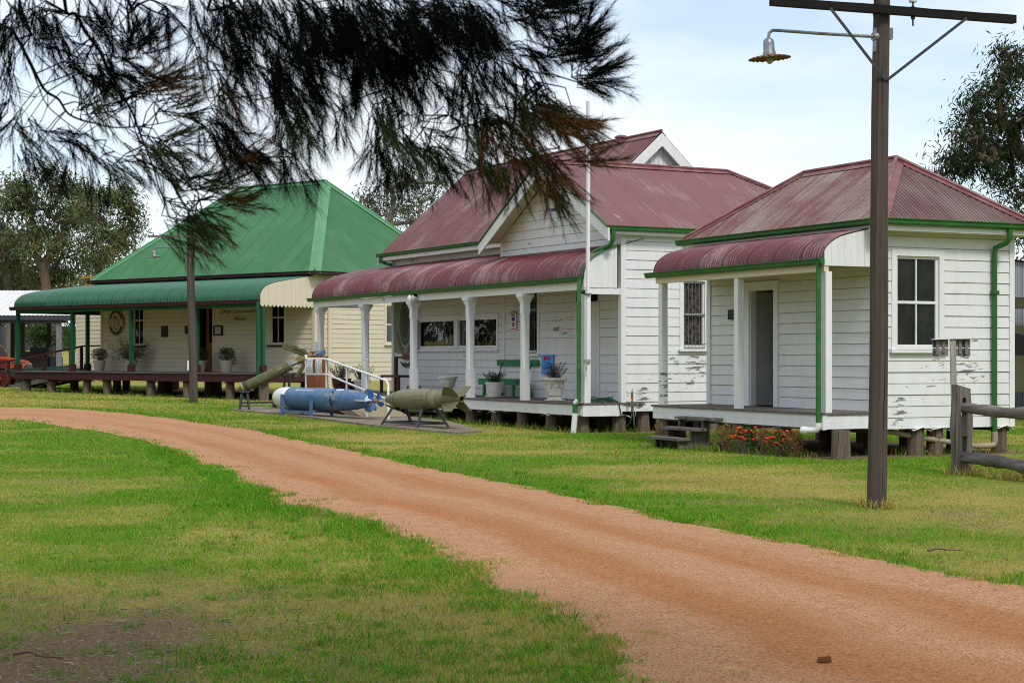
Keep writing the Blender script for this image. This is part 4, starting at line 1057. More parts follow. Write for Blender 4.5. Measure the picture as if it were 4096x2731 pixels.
def in_poly(P, q):
    x, y = P[:, 0], P[:, 1]; r = np.zeros(len(P), bool); j = len(q)-1
    for i in range(len(q)):
        xi, yi = q[i]; xj, yj = q[j]
        c = ((yi > y) != (yj > y)) & (x < (xj-xi)*(y-yi)/(yj-yi+1e-12) + xi); r ^= c; j = i
    return r
scatter_grass()
# taller unmown grass under and behind the houses, at post feet and beside the flower bed
def tall_grass():
    P = []
    def ring(fr, x0, x1, y, n, s=.10): 
        for _ in range(n):
            q = fr.w(random.uniform(x0, x1), y + random.gauss(0, s)); P.append((q.x, q.y, 0))
    ring(C, -3.0, -2.2, -.45, 160, .12); ring(C, -2.2, 0, -.25, 160, .12); ring(C, -4.4, -3, -.7, 60, .1); ring(M, -8, 0, -.1, 520, .12); ring(M, -.2, .3, 1, 90, .5); ring(C, -.2, .4, 2.5, 170, 1.0)
    ring(G_, -13, 0, -.1, 500, .3); ring(G_, -13, 0, 11.5, 900, .8)
    for (x, y, r, n) in ((3.85, 18, .22, 90), (6.2, 23.1, .35, 220), (6.5, 22.2, .35, 160)):
        for _ in range(n): a = random.uniform(0, 6.3); k = r*math.sqrt(random.random()); P.append((x + k*math.cos(a), y + k*math.sin(a), 1))
    P = np.array(P); n = len(P); z = gv(P[:, 0], P[:, 1]); B = np.stack([P[:, 0], P[:, 1], z], 1)
    A = np.stack([rng.normal(0, .35, n), rng.normal(0, .35, n), np.ones(n)], 1)
    col = np.where((P[:, 2:3] > 0) | (rng.random((n, 1)) < .25), colmix(n, [(.40,.34,.09),(.36,.27,.07)]), colmix(n, [(.13,.26,.018),(.09,.20,.014)]))
    o = needle_mesh('tall_grass', B, A, rng.normal(0, .5, (n, 3)), rng.uniform(.07, .20, n), .012 + .0*z, col, bpy.data.materials['grass_blade'], None)
    tag(o, 'longer uncut grass along the house stumps and at the feet of posts', 'grass', kind='stuff')
tall_grass()
def tufts():
    Ps = []; k = 0
    while k < 800:
        i = int(rng.integers(int(NU*.30), NU-1)); q = abs(rng.normal(0, .42)) - .12; e = rng.random()
        c = l_[i] - nrm[i]*q if e < .72 else u_[i] + nrm[i]*q
        if not 7.6 < c[1] < 30: continue
        n = int(rng.integers(12, 46)); r = rng.uniform(.03, .11); Ps.append(np.concatenate([c + rng.normal(0, r, (n, 2)), np.full((n, 1), rng.uniform(.6, 1.3)), np.full((n,1), rng.normal(0,.15))], 1)); k += 1
    for q_ in range(1700):
        c = np.array([rng.uniform(-3.5, 2.2), rng.uniform(8, 17)]) if q_ < 620 else np.array([rng.uniform(-2.0, 1.3), 7.9 + 5.5*rng.random()**1.5]); n = int(rng.integers(8, 34)); r = rng.uniform(.03, .11)
        if q_ >= 620 and vnoise(c[:1], c[1:], .9, 71, 3)[0] < .47: continue
        if inside(c[None])[0]: continue
        Ps.append(np.concatenate([c + rng.normal(0, r, (n, 2)), np.full((n, 1), rng.uniform(.5, 1.0)), np.full((n,1), rng.normal(0,.15))], 1))
    Q = np.concatenate(Ps); n = len(Q); B = np.stack([Q[:,0], Q[:,1], gv(Q[:,0], Q[:,1])], 1)
    A = np.stack([rng.normal(0,.5,n), rng.normal(0,.5,n), np.ones(n)], 1)
    col = colmix(n, [(.095,.31,.012),(.15,.37,.016),(.065,.23,.010),(.34,.35,.06)], [.4,.3,.2,.1], .15)*np.clip(1+Q[:,3:4], .5, 1.5)
    o = needle_mesh('grass_tufts', B, A, rng.normal(0,.6,(n,3))*np.array([1,1,.4]), rng.uniform(.035,.085,n)*Q[:,2], rng.uniform(.003,.006,n)*np.where(Q[:,1] > 15, 1.8, 1), np.clip(col,.003,1), bpy.data.materials['grass_blade'], None)
    tag(o, 'bright green tufts of longer grass straggling over the edges of the gravel drive', 'grass', kind='stuff')
tufts()
def litter():
    n = 9000
    P = np.stack([rng.uniform(-3.4, .8, n), 8.0 + 6*rng.random(n)**1.6], 1); _, b = fields(P)
    P = P[(rng.random(n) < .04 + b*1.0) & ~inside(P)]; n = len(P); B = np.stack([P[:, 0], P[:, 1], gv(P[:, 0], P[:, 1]) + rng.uniform(.008, .03, n)], 1)
    A = np.stack([rng.normal(size=n), rng.normal(size=n), rng.normal(0, .15, n)], 1)
    o = needle_mesh('leaf_litter', B, A, rng.normal(0, .6, (n, 3))*np.array([1, 1, .2]), rng.uniform(.02, .085, n), rng.uniform(.0015, .0055, n), colmix(n, [(.40,.30,.20),(.17,.11,.065),(.50,.43,.35)]), m_leaf, None)
    tag(o, 'dry bark strips and fallen needles lying in the grass at the lower left', 'leaf litter', kind='stuff')
litter()
# loose stones on the drive
def stones():
    n = 420; k = rng.integers(60, NU-15, n); t = rng.random(n)[:, None]; P = l_[k] + (u_[k] - l_[k])*t; m = MB()
    for x, y in P:
        if y > 30: continue
        r = random.uniform(.004, .011) if random.random() < .93 else random.uniform(.012, .02); z = g(x, y) + .025
        m.lathe([(0, -r*.5), (r, 0), (r*.7, r*.5), (0, r*.7)], (x, y, z), 5)
    tag(m.build('loose_stones', plain('loose_stone', (.22,.10,.065), (.40,.27,.2), 30, .9, 0)), 'small loose stones scattered over the red gravel drive', 'stones', kind='stuff')
stones()
# ================================================================== things
def lx(T0, ang):   # world placer for a root
    pass
# ---------------------------------------------------------------- near street-lamp pole
def street_pole(name, label, base, rz, height, r0, r1, arm_z, arm_l, arm_r, lamp_x, lamp_z, lean, detail=True, cat='lamp pole', arm_t=.085, arm_y=-.13, poleM=m_pole, shade_r=.22):
    t = thing(name, label, cat, base, rz, 'timber lamp poles with a crossarm')
    m = MB(); n = 14; pts = []; rad = []
    for i in range(n+1):
        k = i/n; pts.append((lean*k + .012*math.sin(k*7), .008*math.sin(k*5+1), -.2 + (height+.2)*k)); rad.append((r0 + (r1-r0)*k)*(1+.015*math.sin(k*19)))
    m.tube(pts, rad, 20, wob=.012); pole = m.build('pole', poleM, t, True, angle=60)
    px = lambda z: lean*(z/height)
    m = MB(); n = 14; vs = []; x0, x1 = px(arm_z)+arm_l, px(arm_z)+arm_r
    for i in range(n+1):
        x = x0 + (x1-x0)*i/n; e = random.uniform(-.006, .004)
        vs += [(x, arm_y-arm_t*.45, arm_z-arm_t/2), (x, arm_y+arm_t*.45, arm_z-arm_t/2), (x, arm_y+arm_t*.45, arm_z+arm_t/2+e), (x, arm_y-arm_t*.45, arm_z+arm_t/2+e*.6)]
    fs = [(0,1,2,3), tuple(4*n+k for k in (3,2,1,0))]
    for i in range(n):
        for k in range(4): fs.append((4*i+k, 4*i+(k+1) % 4, 4*i+4+(k+1) % 4, 4*i+4+k))
    m.add(vs, fs, [[(vs[k][2]+vs[k][1], vs[k][0]) for k in f] for f in fs]); m.build('crossarm', m_tar if detail else m_grey, t)
    if detail:
        for bx in (-.71, .93):
            b = MB(); b.beam((px(arm_z)+bx, arm_y-.045, arm_z-arm_t*.4), (px(4.5)+.01*(1 if bx > 0 else -1), -r0*.98-.012, 4.50), .030, .010, up=(0,-1,0)); b.build('brace', m_steel, t)
        m_por = plain('white_porcelain', (.72,.74,.78), (.55,.57,.6), 20, .18, 0, .6)
        for ix in (-.155, .30):
            b = MB(); x = px(arm_z)+ix; z = arm_z+arm_t/2
            b.cyl((x,arm_y,z-.19),(x,arm_y,z+.09),.009,n=8); b.cyl((x,arm_y,z-.02),(x,arm_y,z+.02),.018,n=8); b.cyl((x,arm_y,z-.12),(x,arm_y,z-.08),.022,n=6)
            pin = b.build('insulator_pin', m_black, t)
            MB().lathe([(.0,.055),(.040,.058),(.045,.075),(.040,.10),(.028,.12),(.022,.135),(.030,.15),(.030,.165),(.02,.185),(.024,.2),(.0,.21)], (x,arm_y,z), 18).build('insulator', m_por, t, True, angle=50)
    # lamp
    m = MB(); y = .06
    m.tube([(px(lamp_z)-r1*.6, -.02, lamp_z-.0), (lamp_x*.5, y*.6, lamp_z+.005), (lamp_x+.10, y, lamp_z+.012), (lamp_x+.045, y, lamp_z+.008), (lamp_x+.01, y, lamp_z-.02), (lamp_x, y, lamp_z-.075)], .017 if detail else .022, 10)
    m.cyl((px(lamp_z)-r1-.03, -.02, lamp_z), (px(lamp_z)-r1*.5, -.02, lamp_z), .045, .055, 10); m.box(px(lamp_z)-r1-.02, px(lamp_z)-r1*.6, -.045, .0, lamp_z-.16, lamp_z+.09)
    if detail: m.box(px(lamp_z)+r1*.7, px(lamp_z)+r1+.03, -.05, .01, lamp_z-.02, lamp_z+.10)
    arm = m.build('lamp_arm', m_galv, t, True, angle=40)
    M_ = Matrix.Translation((lamp_x, y, lamp_z-.075)) @ Matrix.Rotation(R(-4), 4, 'Y')
    hd = MB().lathe([(.0,.01),(.03,.0),(.052,-.02),(.058,-.06),(.060,-.13),(.068,-.15),(.072,-.175),(.03,-.18)], M=M_, n=18).build('lamp_holder', m_galv, arm, True, angle=40)
    # wavy radial reflector
    n = 96; pr = [(.06,-.178),(.10,-.182),(.15,-.190),(.19,-.200),(shade_r,-.212)]
    vs = []; fs = []
    for (r, z) in pr:
        for k in range(n):
            a = 2*PI*k/n; w_ = .0055*(r/shade_r)**2*math.cos(24*a); vs.append(M_ @ Vector((r*(1+w_*.6)*math.cos(a), r*(1+w_*.6)*math.sin(a), z + w_)))
    K = len(pr)
    for i in range(K-1):
        for k in range(n): fs.append((i*n+k, i*n+(k+1) % n, (i+1)*n+(k+1) % n, (i+1)*n+k))
    sh = MB().add(vs, fs).build('lamp_shade', plain('rusted_enamel_shade', (.17,.075,.022), (.10,.045,.018), 9, .6, .15) if detail else m_galv, t, True)
    MB().lathe([(.0,-.27),(.025,-.26),(.034,-.235),(.03,-.2),(.018,-.18)], M=M_, n=12).build('bulb', plain('dusty_bulb_glass', (.45,.45,.42), None, 5, .2, 0), t, True)
    return t
street_pole('lamp_pole', 'tall grey timber pole with black crossarm, white insulators and rusty lamp, nearest the drive', gnd(3500, 2029), R(18.9), 6.0, .103, .084, 5.23, -1.37, 1.56, -1.24, 4.965, .07)
gp = gnd(779, 1610)
street_pole('lamp_pole', 'slender weathered pole with thin crossarm and galvanised lamp in front of the green verandah', gp, R(2), 5.55-gp.z, .135, .11, at(752,949,gp.y).z-gp.z, -1.36*gp.y/56, 1.27*gp.y/56, -1.30*gp.y/56, at(640,993,gp.y).z-gp.z, -.10, detail=False, arm_t=.075)
b = at(763, 1459, 56.2); t = thing('meter_box', 'small white box fixed to the side of the slender pole', 'box', b)
MB().box(-.065, .065, -.05, .05, -.17, .17).build('case', m_whitetube, t); MB().box(-.07, .07, -.06, -.05, .15, .185).build('lid', m_galv, t)
# ---------------------------------------------------------------- munitions on the concrete pad
def axis_thing(name, label, cat, A, B):
    A, B = Vector(A), Vector(B); d = B - A; t = thing(name, label, cat, (A.x, A.y, 0), math.atan2(d.y, d.x)); L = math.hypot(d.x, d.y)
    return t, L, A.z, (B.z - A.z)/L
RX = lambda z0, sl=0: Matrix.Translation((0,0,z0)) @ Matrix.Rotation(-math.atan(sl), 4, 'Y') @ Matrix.Rotation(R(90), 4, 'Y')   # lathe z -> local x
m_blue = paint('scuffed_blue_paint', (.075,.155,.300), wood=(.26,.28,.31), flake=.665, dirt=.45, rough=.4)
m_bluedk = plain('blue_blade_paint', (.030,.115,.34), (.022,.085,.26), 3, .3, .05, .5)
m_tw = plain('grubby_white_nose_paint', (.68,.70,.71), (.48,.48,.47), 3, .4, .05, .4, lo=.45, hi=.8)
m_yel = flat('yellow_band_paint', (.62,.50,.06), .5)
A = at(1108, 1586, 44.0); B = at(1501, 1607, 40.6); A.z = .545; B.z = .545
t, L, z0, sl = axis_thing('torpedo', 'blue torpedo with blunt white nose and six-bladed blue propeller', 'torpedo', A, B)
r = .272; MX = RX(z0)
tor_root = t
body = [(r, .80), (r*1.0, 2.95), (r*.985, 3.1), (r*.93, 3.4), (r*.80, 3.75), (r*.62, 4.02), (r*.46, 4.16)]
MB().lathe(body, M=MX, n=40).build('body', m_blue, t, True, angle=40)
nose = [(0,0), (r*.30,.018), (r*.55,.065), (r*.76,.145), (r*.90,.25), (r*.975,.37), (r,.50), (r,.80)]
MB().lathe(nose, M=MX, n=40).build('nose', m_tw, t, True)
MB().lathe([(r*.80,.172), (r*.815,.18)], M=RX(z0), n=40).build('nose_ring', m_yel, t, True)
MB().lathe([(r*.83,.185), (r*.875,.222)], M=Matrix.Translation((-.004,0,0)) @ RX(z0), n=40).build('yellow_band', m_yel, t, True)
MB().lathe([(r*.461,4.158), (r*.40,4.22), (r*.26,4.32), (r*.20,4.36)], M=MX, n=30).build('tail_cone', m_tw, t, True)
def plate(mb, pts, th, T):
    mb.prism(pts, T, -th/2, th/2)
m = MB()
TV = lambda a, d, z: Vector((a, d, z0 + z))
for s in (1, -1): plate(m, [(3.92, s*.15), (4.08, s*.275), (4.27, s*.275), (4.27, s*.06)], .02, TV)
m.build('vertical_fin', m_blue, t)
m = MB(); TH = lambda a, d, z: Vector((a, z, z0 + d))
for s in (1, -1): plate(m, [(3.80, s*.18), (4.08, s*.29), (4.24, s*.29), (4.27, s*.06)], .018, TH)
m.build('horizontal_fin', m_tw, t)
def prop(x, ang0, n, rad, name, mat, pitch):
    for k in range(n):
        a = ang0 + 2*PI*k/n; m = MB(); K = 7; vs = []
        for i in range(K):
            q = i/(K-1); rr = .05 + (rad-.05)*q; wd = (.018 + .043*math.sin(PI*min(q*.72, 1)))*(1 if q < .95 else .72); tw = pitch*(1-.35*q)
            for s in (-1, 1):
                p = Vector((x + s*wd*math.sin(tw), s*wd*math.cos(tw), rr)); vs.append(Matrix.Rotation(a, 3, 'X') @ p + Vector((0, 0, z0)))
        vs2 = [v + Vector((.007, 0, 0)) for v in vs]
        fs = []
        for i in range(K-1): fs += [(2*i, 2*i+1, 2*i+3, 2*i+2), (2*K+2*i, 2*K+2*i+2, 2*K+2*i+3, 2*K+2*i+1), (2*i, 2*i+2, 2*K+2*i+2, 2*K+2*i), (2*i+1, 2*K+2*i+1, 2*K+2*i+3, 2*i+3)]
        fs += [(0, 2*K, 2*K+1, 1), (2*K-2, 2*K-1, 4*K-1, 4*K-2)]
        m.add(vs + vs2, fs).build('propeller_blade', mat, t, True, angle=50)
prop(4.34, R(20), 4, .25, 'blade', m_bluedk, .65); prop(4.45, R(62), 4, .25, 'blade', m_bluedk, -.65)
MB().lathe([(.052,4.30),(.052,4.46),(.035,4.50),(.034,4.53),(.0,4.535)], M=MX, n=20).build('propeller_hub', plain('worn_brass_hub', (.36,.24,.15), None, 9, .4, .1, .5, .5), t, True, angle=40)
m = MB()      # a worn line of white stencilled characters, too small to read
def on_tor(x, th, lift=.003): return Vector((x, -(r+lift)*math.cos(th), z0 + (r+lift)*math.sin(th)))
x = 1.22
for wl_ in (.20, .09, .08, .05, .05, .12, .11):
    q = x
    while q < x + wl_ - .005:
        m.quad(on_tor(q, .80), on_tor(q+.017, .80), on_tor(q+.017, .92), on_tor(q, .92)); q += .022
    x += wl_ + .02
m.build('stencilled_line', m_tw, t, fix=False)
m = MB()
for k in range(22):
    a = random.uniform(-.7, 1.3); xx = 2.93 + random.choice((-.03, .0, .03)) + random.uniform(-.01, .01); p = on_tor(xx, a, .004); m.box(p.x-.012, p.x+.012, p.y-.004, p.y+.006, p.z-.014, p.z+.014)
for k in range(9): p = on_tor(.83, -.6+k*.27, .004); m.box(p.x-.008, p.x+.008, p.y-.004, p.y+.004, p.z-.01, p.z+.01)
m.build('bolt', m_dark, t)
m = MB()
for (x0_, x1_, a0, a1) in ((2.98,3.02,-.35,-.05),(3.16,3.2,-.35,-.05),(2.98,3.2,-.09,-.05),(2.98,3.2,-.35,-.31)): m.quad(on_tor(x0_,a0,.005), on_tor(x1_,a0,.005), on_tor(x1_,a1,.005), on_tor(x0_,a1,.005))
m.build('hatch_edge', m_bluedk, t, fix=False)
for xs_ in (1.9, 2.93, 3.3):
    rr = .274 if xs_ < 3.2 else r*.95+.004
    MB().lathe([(rr,xs_-.006),(rr,xs_+.006)], M=RX(z0), n=40).build('seam', m_bluedk, tor_root, True)
m = MB(); m.quad(on_tor(2.98,1.0,.004), on_tor(3.3,1.0,.001), on_tor(3.3,1.16,.001), on_tor(2.98,1.16,.004)); m.build('data_label', m_paper, t, fix=False)
st = thing('torpedo_stand', 'blue steel frame stand carrying the torpedo', 'stand', t.location, t.rotation_euler[2])
m = MB(); zs = .05
for x in (.78, 2.12):
    m = MB(); m.box(x-.035, x+.035, -.335, -.275, zs, z0+.10); m.build('leg', m_blue, st); m = MB(); m.box(x-.035, x+.035, .275, .335, zs, z0+.05); m.build('leg', m_blue, st)
    MB().box(x-.034, x+.034, -.275, .275, z0-r-.065, z0-r-.005).build('cradle', m_blue, st)
m = MB(); m.box(.75, 2.15, -.315, -.282, .19, .25); m.build('rail', m_blue, st); MB().box(.75, 2.15, .282, .315, .19, .25).build('rail', m_blue, st)
# green general-purpose bomb
m_olive = paint('faded_olive_paint', (.185,.175,.105), wood=(.20,.13,.085), flake=.675, dirt=.45, rough=.5)
m_olive2 = plain('olive_fin_paint', (.17,.165,.085), (.13,.125,.06), 3, .6, .08, .25)
A = at(1551, 1606, 38.3); B = at(1822, 1588, 36.1); A.z = .64; B.z = .70
t, L, z0, sl = axis_thing('aerial_bomb', 'faded olive green bomb with four swept tail fins, nearest the verandah steps', 'bomb', A, B)
MX = RX(z0, sl); r = .228
MB().lathe([(.0,0),(.05,.008),(.075,.03),(.115,.14),(.16,.33),(.197,.55),(.22,.82),(r,1.10),(r,1.35),(.222,1.62),(.205,1.9),(.175,2.15)], M=MX, n=36).build('body', m_olive, t, True)
tail = MB().lathe([(.176,2.15),(.145,2.35),(.105,2.62),(.075,2.85),(.070,2.98),(.060,2.98),(.055,2.80)], M=MX, n=28).build('tail_cone', m_olive2, t, True, angle=40)
MB().lathe([(.0,2.86),(.058,2.86)], M=MX, n=20).build('tail_opening', m_dark, tail)
TS = Matrix.Translation((0,0,z0)) @ Matrix.Rotation(-math.atan(sl), 4, 'Y')
for k in range(4):
    RR = TS @ Matrix.Rotation(R(45+90*k), 4, 'X')
    m = MB(); m.prism([(2.34,.13),(2.66,.37),(2.94,.37),(2.94,.06)], lambda a, d, z: RR @ Vector((a, d, z)), -.008, .008); m.build('tail_fin', m_olive2, t)
for x in (.88, 1.35):
    m = MB(); m.tube([TS @ Vector((x-.03, 0, r-.01)), TS @ Vector((x-.03, 0, r+.045)), TS @ Vector((x, 0, r+.06)), TS @ Vector((x+.03, 0, r+.045)), TS @ Vector((x+.03, 0, r-.01))], .012, 8); m.build('lug', m_black, t)
for xs_, rr in ((.55,.1995),(1.9,.2075)): MB().lathe([(rr,xs_-.006),(rr,xs_+.006)], M=MX, n=36).build('seam', m_dark, t, True)
m = MB()
for a0, a1, x0_, x1_ in ((-.1,.35,1.45,1.457),(-.1,.35,1.75,1.757),(-.1,-.085,1.45,1.757),(.335,.35,1.45,1.757)):
    P_ = lambda x, a: TS @ Vector((x, -(r+.002 - max(0, x-1.4)*.03)*math.cos(a), (r+.002 - max(0, x-1.4)*.03)*math.sin(a)))
    m.quad(P_(x0_,a0), P_(x1_,a0), P_(x1_,a1), P_(x0_,a1))
m.build('panel_outline', m_dark, t, fix=False)
st = thing('bomb_stand', 'dark steel trestle stand with splayed legs carrying the olive bomb', 'stand', t.location, t.rotation_euler[2])
for x in (.50, 1.70):
    for s in (-1, 1):
        m = MB(); m.beam((x + (-.12 if x < 1 else .16), s*.42, .05), (x, s*.17, .47), .05, .05); m.build('leg', m_steel, st)
    m = MB(); m.beam((x-.02, -.33, .53), (x-.0, 0, .40), .07, .03); m.beam((x, 0, .40), (x+.02, .33, .53), .07, .03); m.build('saddle', m_steel, st)
    MB().beam((x + (-.09 if x < 1 else .12), -.36, .15), (x + (-.09 if x < 1 else .12), .36, .15), .04, .04).build('rail', m_steel, st)
for s in (-1, 1): MB().beam((.41, s*.355, .155), (1.82, s*.355, .155), .04, .04).build('rail', m_steel, st)
# tilted guided bomb
Y0 = 46.2
m_olive3 = paint('dark_olive_paint', (.085,.090,.038), wood=(.16,.14,.09), flake=.68, dirt=.4, rough=.42)
N0 = at(945, 1566, Y0); N1 = at(1165, 1461, Y0+.15); ax = (N1 - N0); Lb = ax.length; ax.normalize()
zb_ = g(N0.x, N0.y)
t = thing('guided_bomb', 'dark olive finned bomb tilted nose down on a trestle', 'bomb', (N0.x, N0.y, 0))
q = Vector((0,0,1)).rotation_difference(ax).to_matrix().to_4x4(); MX = Matrix.Translation((0,0,N0.z)) @ q
MB().lathe([(.137,.30),(.140,.42),(.142,.8),(.140,1.2),(.136,Lb-.04)], M=MX, n=30).build('body', m_olive3, t, True)
MB().lathe([(0,0),(.03,.04),(.065,.10),(.098,.19),(.105,.21)], M=MX, n=30).build('nose', m_olive3, t, True)
MB().lathe([(.1055,.21),(.125,.265)], M=MX, n=30).build('yellow_band', m_yel, t, True)
MB().lathe([(.126,.265),(.17,.27),(.17,.315),(.138,.32)], M=MX, n=30).build('nose_collar', m_steel, t, True, angle=40)
MB().lathe([(.142,Lb-.05),(.15,Lb-.04),(.15,Lb+.02),(.10,Lb+.03)], M=MX, n=30).build('rear_collar', m_galv, t, True, angle=40)
MB().lathe([(.055,Lb+.02),(.05,Lb+.12),(.04,Lb+.22),(.055,Lb+.24)], M=MX, n=20).build('joint', m_galv, t, True, angle=40)
MB().lathe([(.055,Lb+.22),(.075,Lb+.26),(.085,Lb+.50),(.07,Lb+.66)], M=MX, n=20).build('tail_cone', plain('yellowed_olive_paint', (.21,.165,.05), (.15,.125,.045), 4, .5), t, True, angle=40)
W_ = lambda px, py, dy=0: at(px, py, Y0+.2+dy) - Vector((N0.x, N0.y, 0))
def wing(pts, rib, y0=0, y1=0):
    m = MB(); P_ = [W_(*p) for p in pts]; off = Vector((0,.03,0)); n = len(P_)
    P_ = [p + Vector((0, y0 + (y1-y0)*i/(n-1), 0)) for i, p in enumerate(P_)]
    m.add(P_ + [p + off for p in P_], [tuple(range(n)), tuple(range(n, 2*n))] + [(i, (i+1) % n, n+(i+1) % n, n+i) for i in range(n)])
    for a, b_, wd in rib: m.beam(W_(*a)+Vector((0,-.02,0)), W_(*b_)+Vector((0,-.02,0)), .05, wd)
    return m.build('tail_fin', m_olive3, t)
wing([(1133,1381),(1140,1375),(1172,1382),(1176,1380),(1198,1386),(1198,1393),(1214,1394),(1229,1401),(1230,1410),(1246,1421),(1246,1429),(1228,1429),(1196,1417),(1134,1394)], [((1140,1390),(1240,1424),.05),((1180,1391),(1240,1416),.03)], 0, 0)
wing([(1182,1502),(1193,1521),(1201,1510),(1228,1455),(1217,1450)], [((1190,1508),(1222,1454),.03),((1196,1510),(1226,1458),.02)])
wing([(1233,1520),(1240,1528),(1243,1500),(1240,1460),(1232,1465)], [], .3, .3)
m = MB()
for a, b_ in (((1186,1440),(1205,1416)),((1191,1441),(1214,1418)),((1196,1442),(1222,1420)),((1190,1452),(1226,1453)),((1191,1457),(1226,1458))): m.beam(W_(*a), W_(*b_), .02, .022)
m.build('strut', m_steel, t)
st = thing('bomb_trestle', 'dark steel two-legged trestles holding up the tilted bomb', 'stand', (N0.x, N0.y, 0))
pz = zb_ + .045
for (tx_, ty_, bx_, dy) in ((973,1566,963,-.0),(993,1566,1001,-.0)):
    a = at(tx_, ty_, Y0-.05); b_ = at(bx_, 1642, Y0-.15); b_.z = pz; MB().beam(a-Vector((N0.x,N0.y,0)), b_-Vector((N0.x,N0.y,0)), .055, .055).build('leg', m_steel, st)
for (tx_, bx_) in ((1143,1135),(1157,1168)):
    a = at(tx_, 1497, Y0+.15); b_ = at(bx_, 1610, Y0+.5); b_.z = pz; MB().beam(a-Vector((N0.x,N0.y,0)), b_-Vector((N0.x,N0.y,0)), .06, .06).build('leg', m_steel, st)
o0 = Vector((N0.x, N0.y, 0))
m = MB(); m.beam(at(1138,1499,Y0+.15)-o0, at(1164,1499,Y0+.15)-o0, .16, .05); m.beam(at(1156,1496,Y0+.02)-o0, at(1154,1472,Y0+.02)-o0, .06, .04); m.build('cradle', m_steel, st)
m = MB(); m.beam(at(965,1566,Y0-.05)-o0, at(1001,1566,Y0-.05)-o0, .14, .05); m.build('cradle', m_steel, st)
a = at(965,1622,Y0-.12)-o0; b_ = at(1150,1620,Y0+.45)-o0; a.z = b_.z = pz+.17; MB().beam(a, b_, .05, .05).build('rail', m_steel, st)
MB().beam(at(965,1622,Y0-.12)-o0, at(1002,1624,Y0-.12)-o0, .05, .05).build('rail', m_steel, st)
# ---------------------------------------------------------------- access ramp, rail and what hangs on it
rp = thing('access_ramp', 'pale concrete access ramp with white tube handrail climbing to the verandah end', 'ramp', (M.ox, M.oy, 0), M.rot())
xl = M.xx_(1310, -1.3); xf = -8.3; zf = M.gz(xf, -.7)+.02
ramp_m = plain('buff_ramp_concrete', (.36,.30,.205), (.31,.255,.17), 2, .9, .2)
m = MB(); m.add([(xl,-1.35,.63),(xf,-1.35,zf),(xf,-.08,zf),(xl,-.08,.63),(xl,-1.35,.42),(xf,-1.35,zf-.2),(xf,-.08,zf-.2),(xl,-.08,.42)], [(0,1,2,3),(4,7,6,5),(0,4,5,1),(1,5,6,2),(2,6,7,3),(3,7,4,0)])
for i in range(1, 11):
    k = i/11; x = xl+(xf-xl)*k; z = .63+(zf-.63)*k; m.box(x-.006, x+.006, -1.33, -.1, z-.002, z+.003)
m.build('slab', ramp_m, rp)
m = MB(); m.box(-15.0, xl, -1.35, -.06, .55, .63); m.build('landing', m_deck, rp)
m = MB()
for x in (-14.8, xl-.1):
    for y in (-1.25, -.2): m.box(x-.06, x+.06, y-.06, y+.06, M.gz(x, y)-.05, .55)
m.build('pier', m_deck, rp)
P_ = lambda px, py: (M.hy(px, py, -1.3)[0], -1.3, M.hy(px, py, -1.3)[1])
m = MB(); m.tube([P_(1228,1435), P_(1300,1435), P_(1312,1437), P_(1538,1518), P_(1549,1524), P_(1555,1536), (P_(1555,1600)[0], -1.3, zf)], .030, 10)
m.tube([P_(1228,1496), P_(1309,1496), P_(1314,1498), P_(1553,1598)], .026, 10)
for px, py in ((1227,1425),(1309,1436),(1389.5,1463),(1470,1492)):
    a = P_(px, py); k = (a[0]-xl)/(xf-xl); zz = .5 if k < 0 else .63+(zf-.63)*k; m.cyl((a[0],-1.3,zz), a, .028, n=10)
    if px < 1230: m.lathe([(.0,.05),(.03,.035),(.038,.01),(.03,-.02)], a, 12)
m.tube([(xl-.1,-.12,1.52),(M.xx_(1460,-.1),-.12,1.50)], .02, 8)
m.build('handrail', m_whitetube, rp, True, angle=50)
def notice(label, px0, px1, py0, py1, y, lines, fr=M, off=-.035, wav=.02, root_name='notice'):
    x0, z1 = fr.hy(px0, py0, y); x1, z0 = fr.hy(px1, py1, y); w = fr.w((x0+x1)/2, y, (z0+z1)/2)
    t = thing(root_name, label, 'notice', w, fr.rot()); hw, hh = (x1-x0)/2, (z1-z0)/2
    m = MB(); n = 8; vs = []
    for i in range(n+1):
        k = i/n; zz = -hh + 2*hh*k; d = off - wav*math.sin(PI*k)
        vs += [(-hw + wav*.3*math.sin(k*5), d, zz), (hw + wav*.4*math.sin(k*4), d, zz)]
    fs = [(2*i, 2*i+1, 2*i+3, 2*i+2) for i in range(n)]
    vs2 = [(a, b_+.004, c) for a, b_, c in vs]; k = len(vs)
    m.add(vs+vs2, fs + [tuple(k+q for q in f[::-1]) for f in fs]); m.build('sheet', m_paper, t, fix=False)
    m = MB()
    for zz, segs in lines:
        k = (zz+1)/2; d = off - wav*math.sin(PI*k) - .005; h_ = .035*hh if len(lines) > 8 else .05*hh
        for s0, s1 in segs:
            q = s0
            while q < s1-.01:
                e = min(q+random.uniform(.05,.12), s1); m.quad((q*hw,d,zz*hh-h_), (e*hw-.003,d,zz*hh-h_), (e*hw-.003,d,zz*hh+h_), (q*hw,d,zz*hh+h_)); q = e + .03
    m.build('print', flat('faded_ink', (.22,.23,.27), .8), t, fix=False)
    return t
notice('white notice of six printed lines, left one hanging on the ramp rail', 1237, 1260, 1436, 1497, -1.3, [(.72,[(-.8,.8)]),(.42,[(-.65,.65)]),(.12,[(-.3,.35)]),(-.16,[(-.7,.7)]),(-.44,[(-.8,.85)]),(-.72,[(-.8,.8)])])
notice('white notice with a printed table, right one hanging on the ramp rail', 1271, 1296, 1436, 1498, -1.3, [(.78,[(-.1,.4)])] + [(.6-.12*i,[(-.85,-.35),(.0,.3),(.5,.85)]) for i in range(12)])
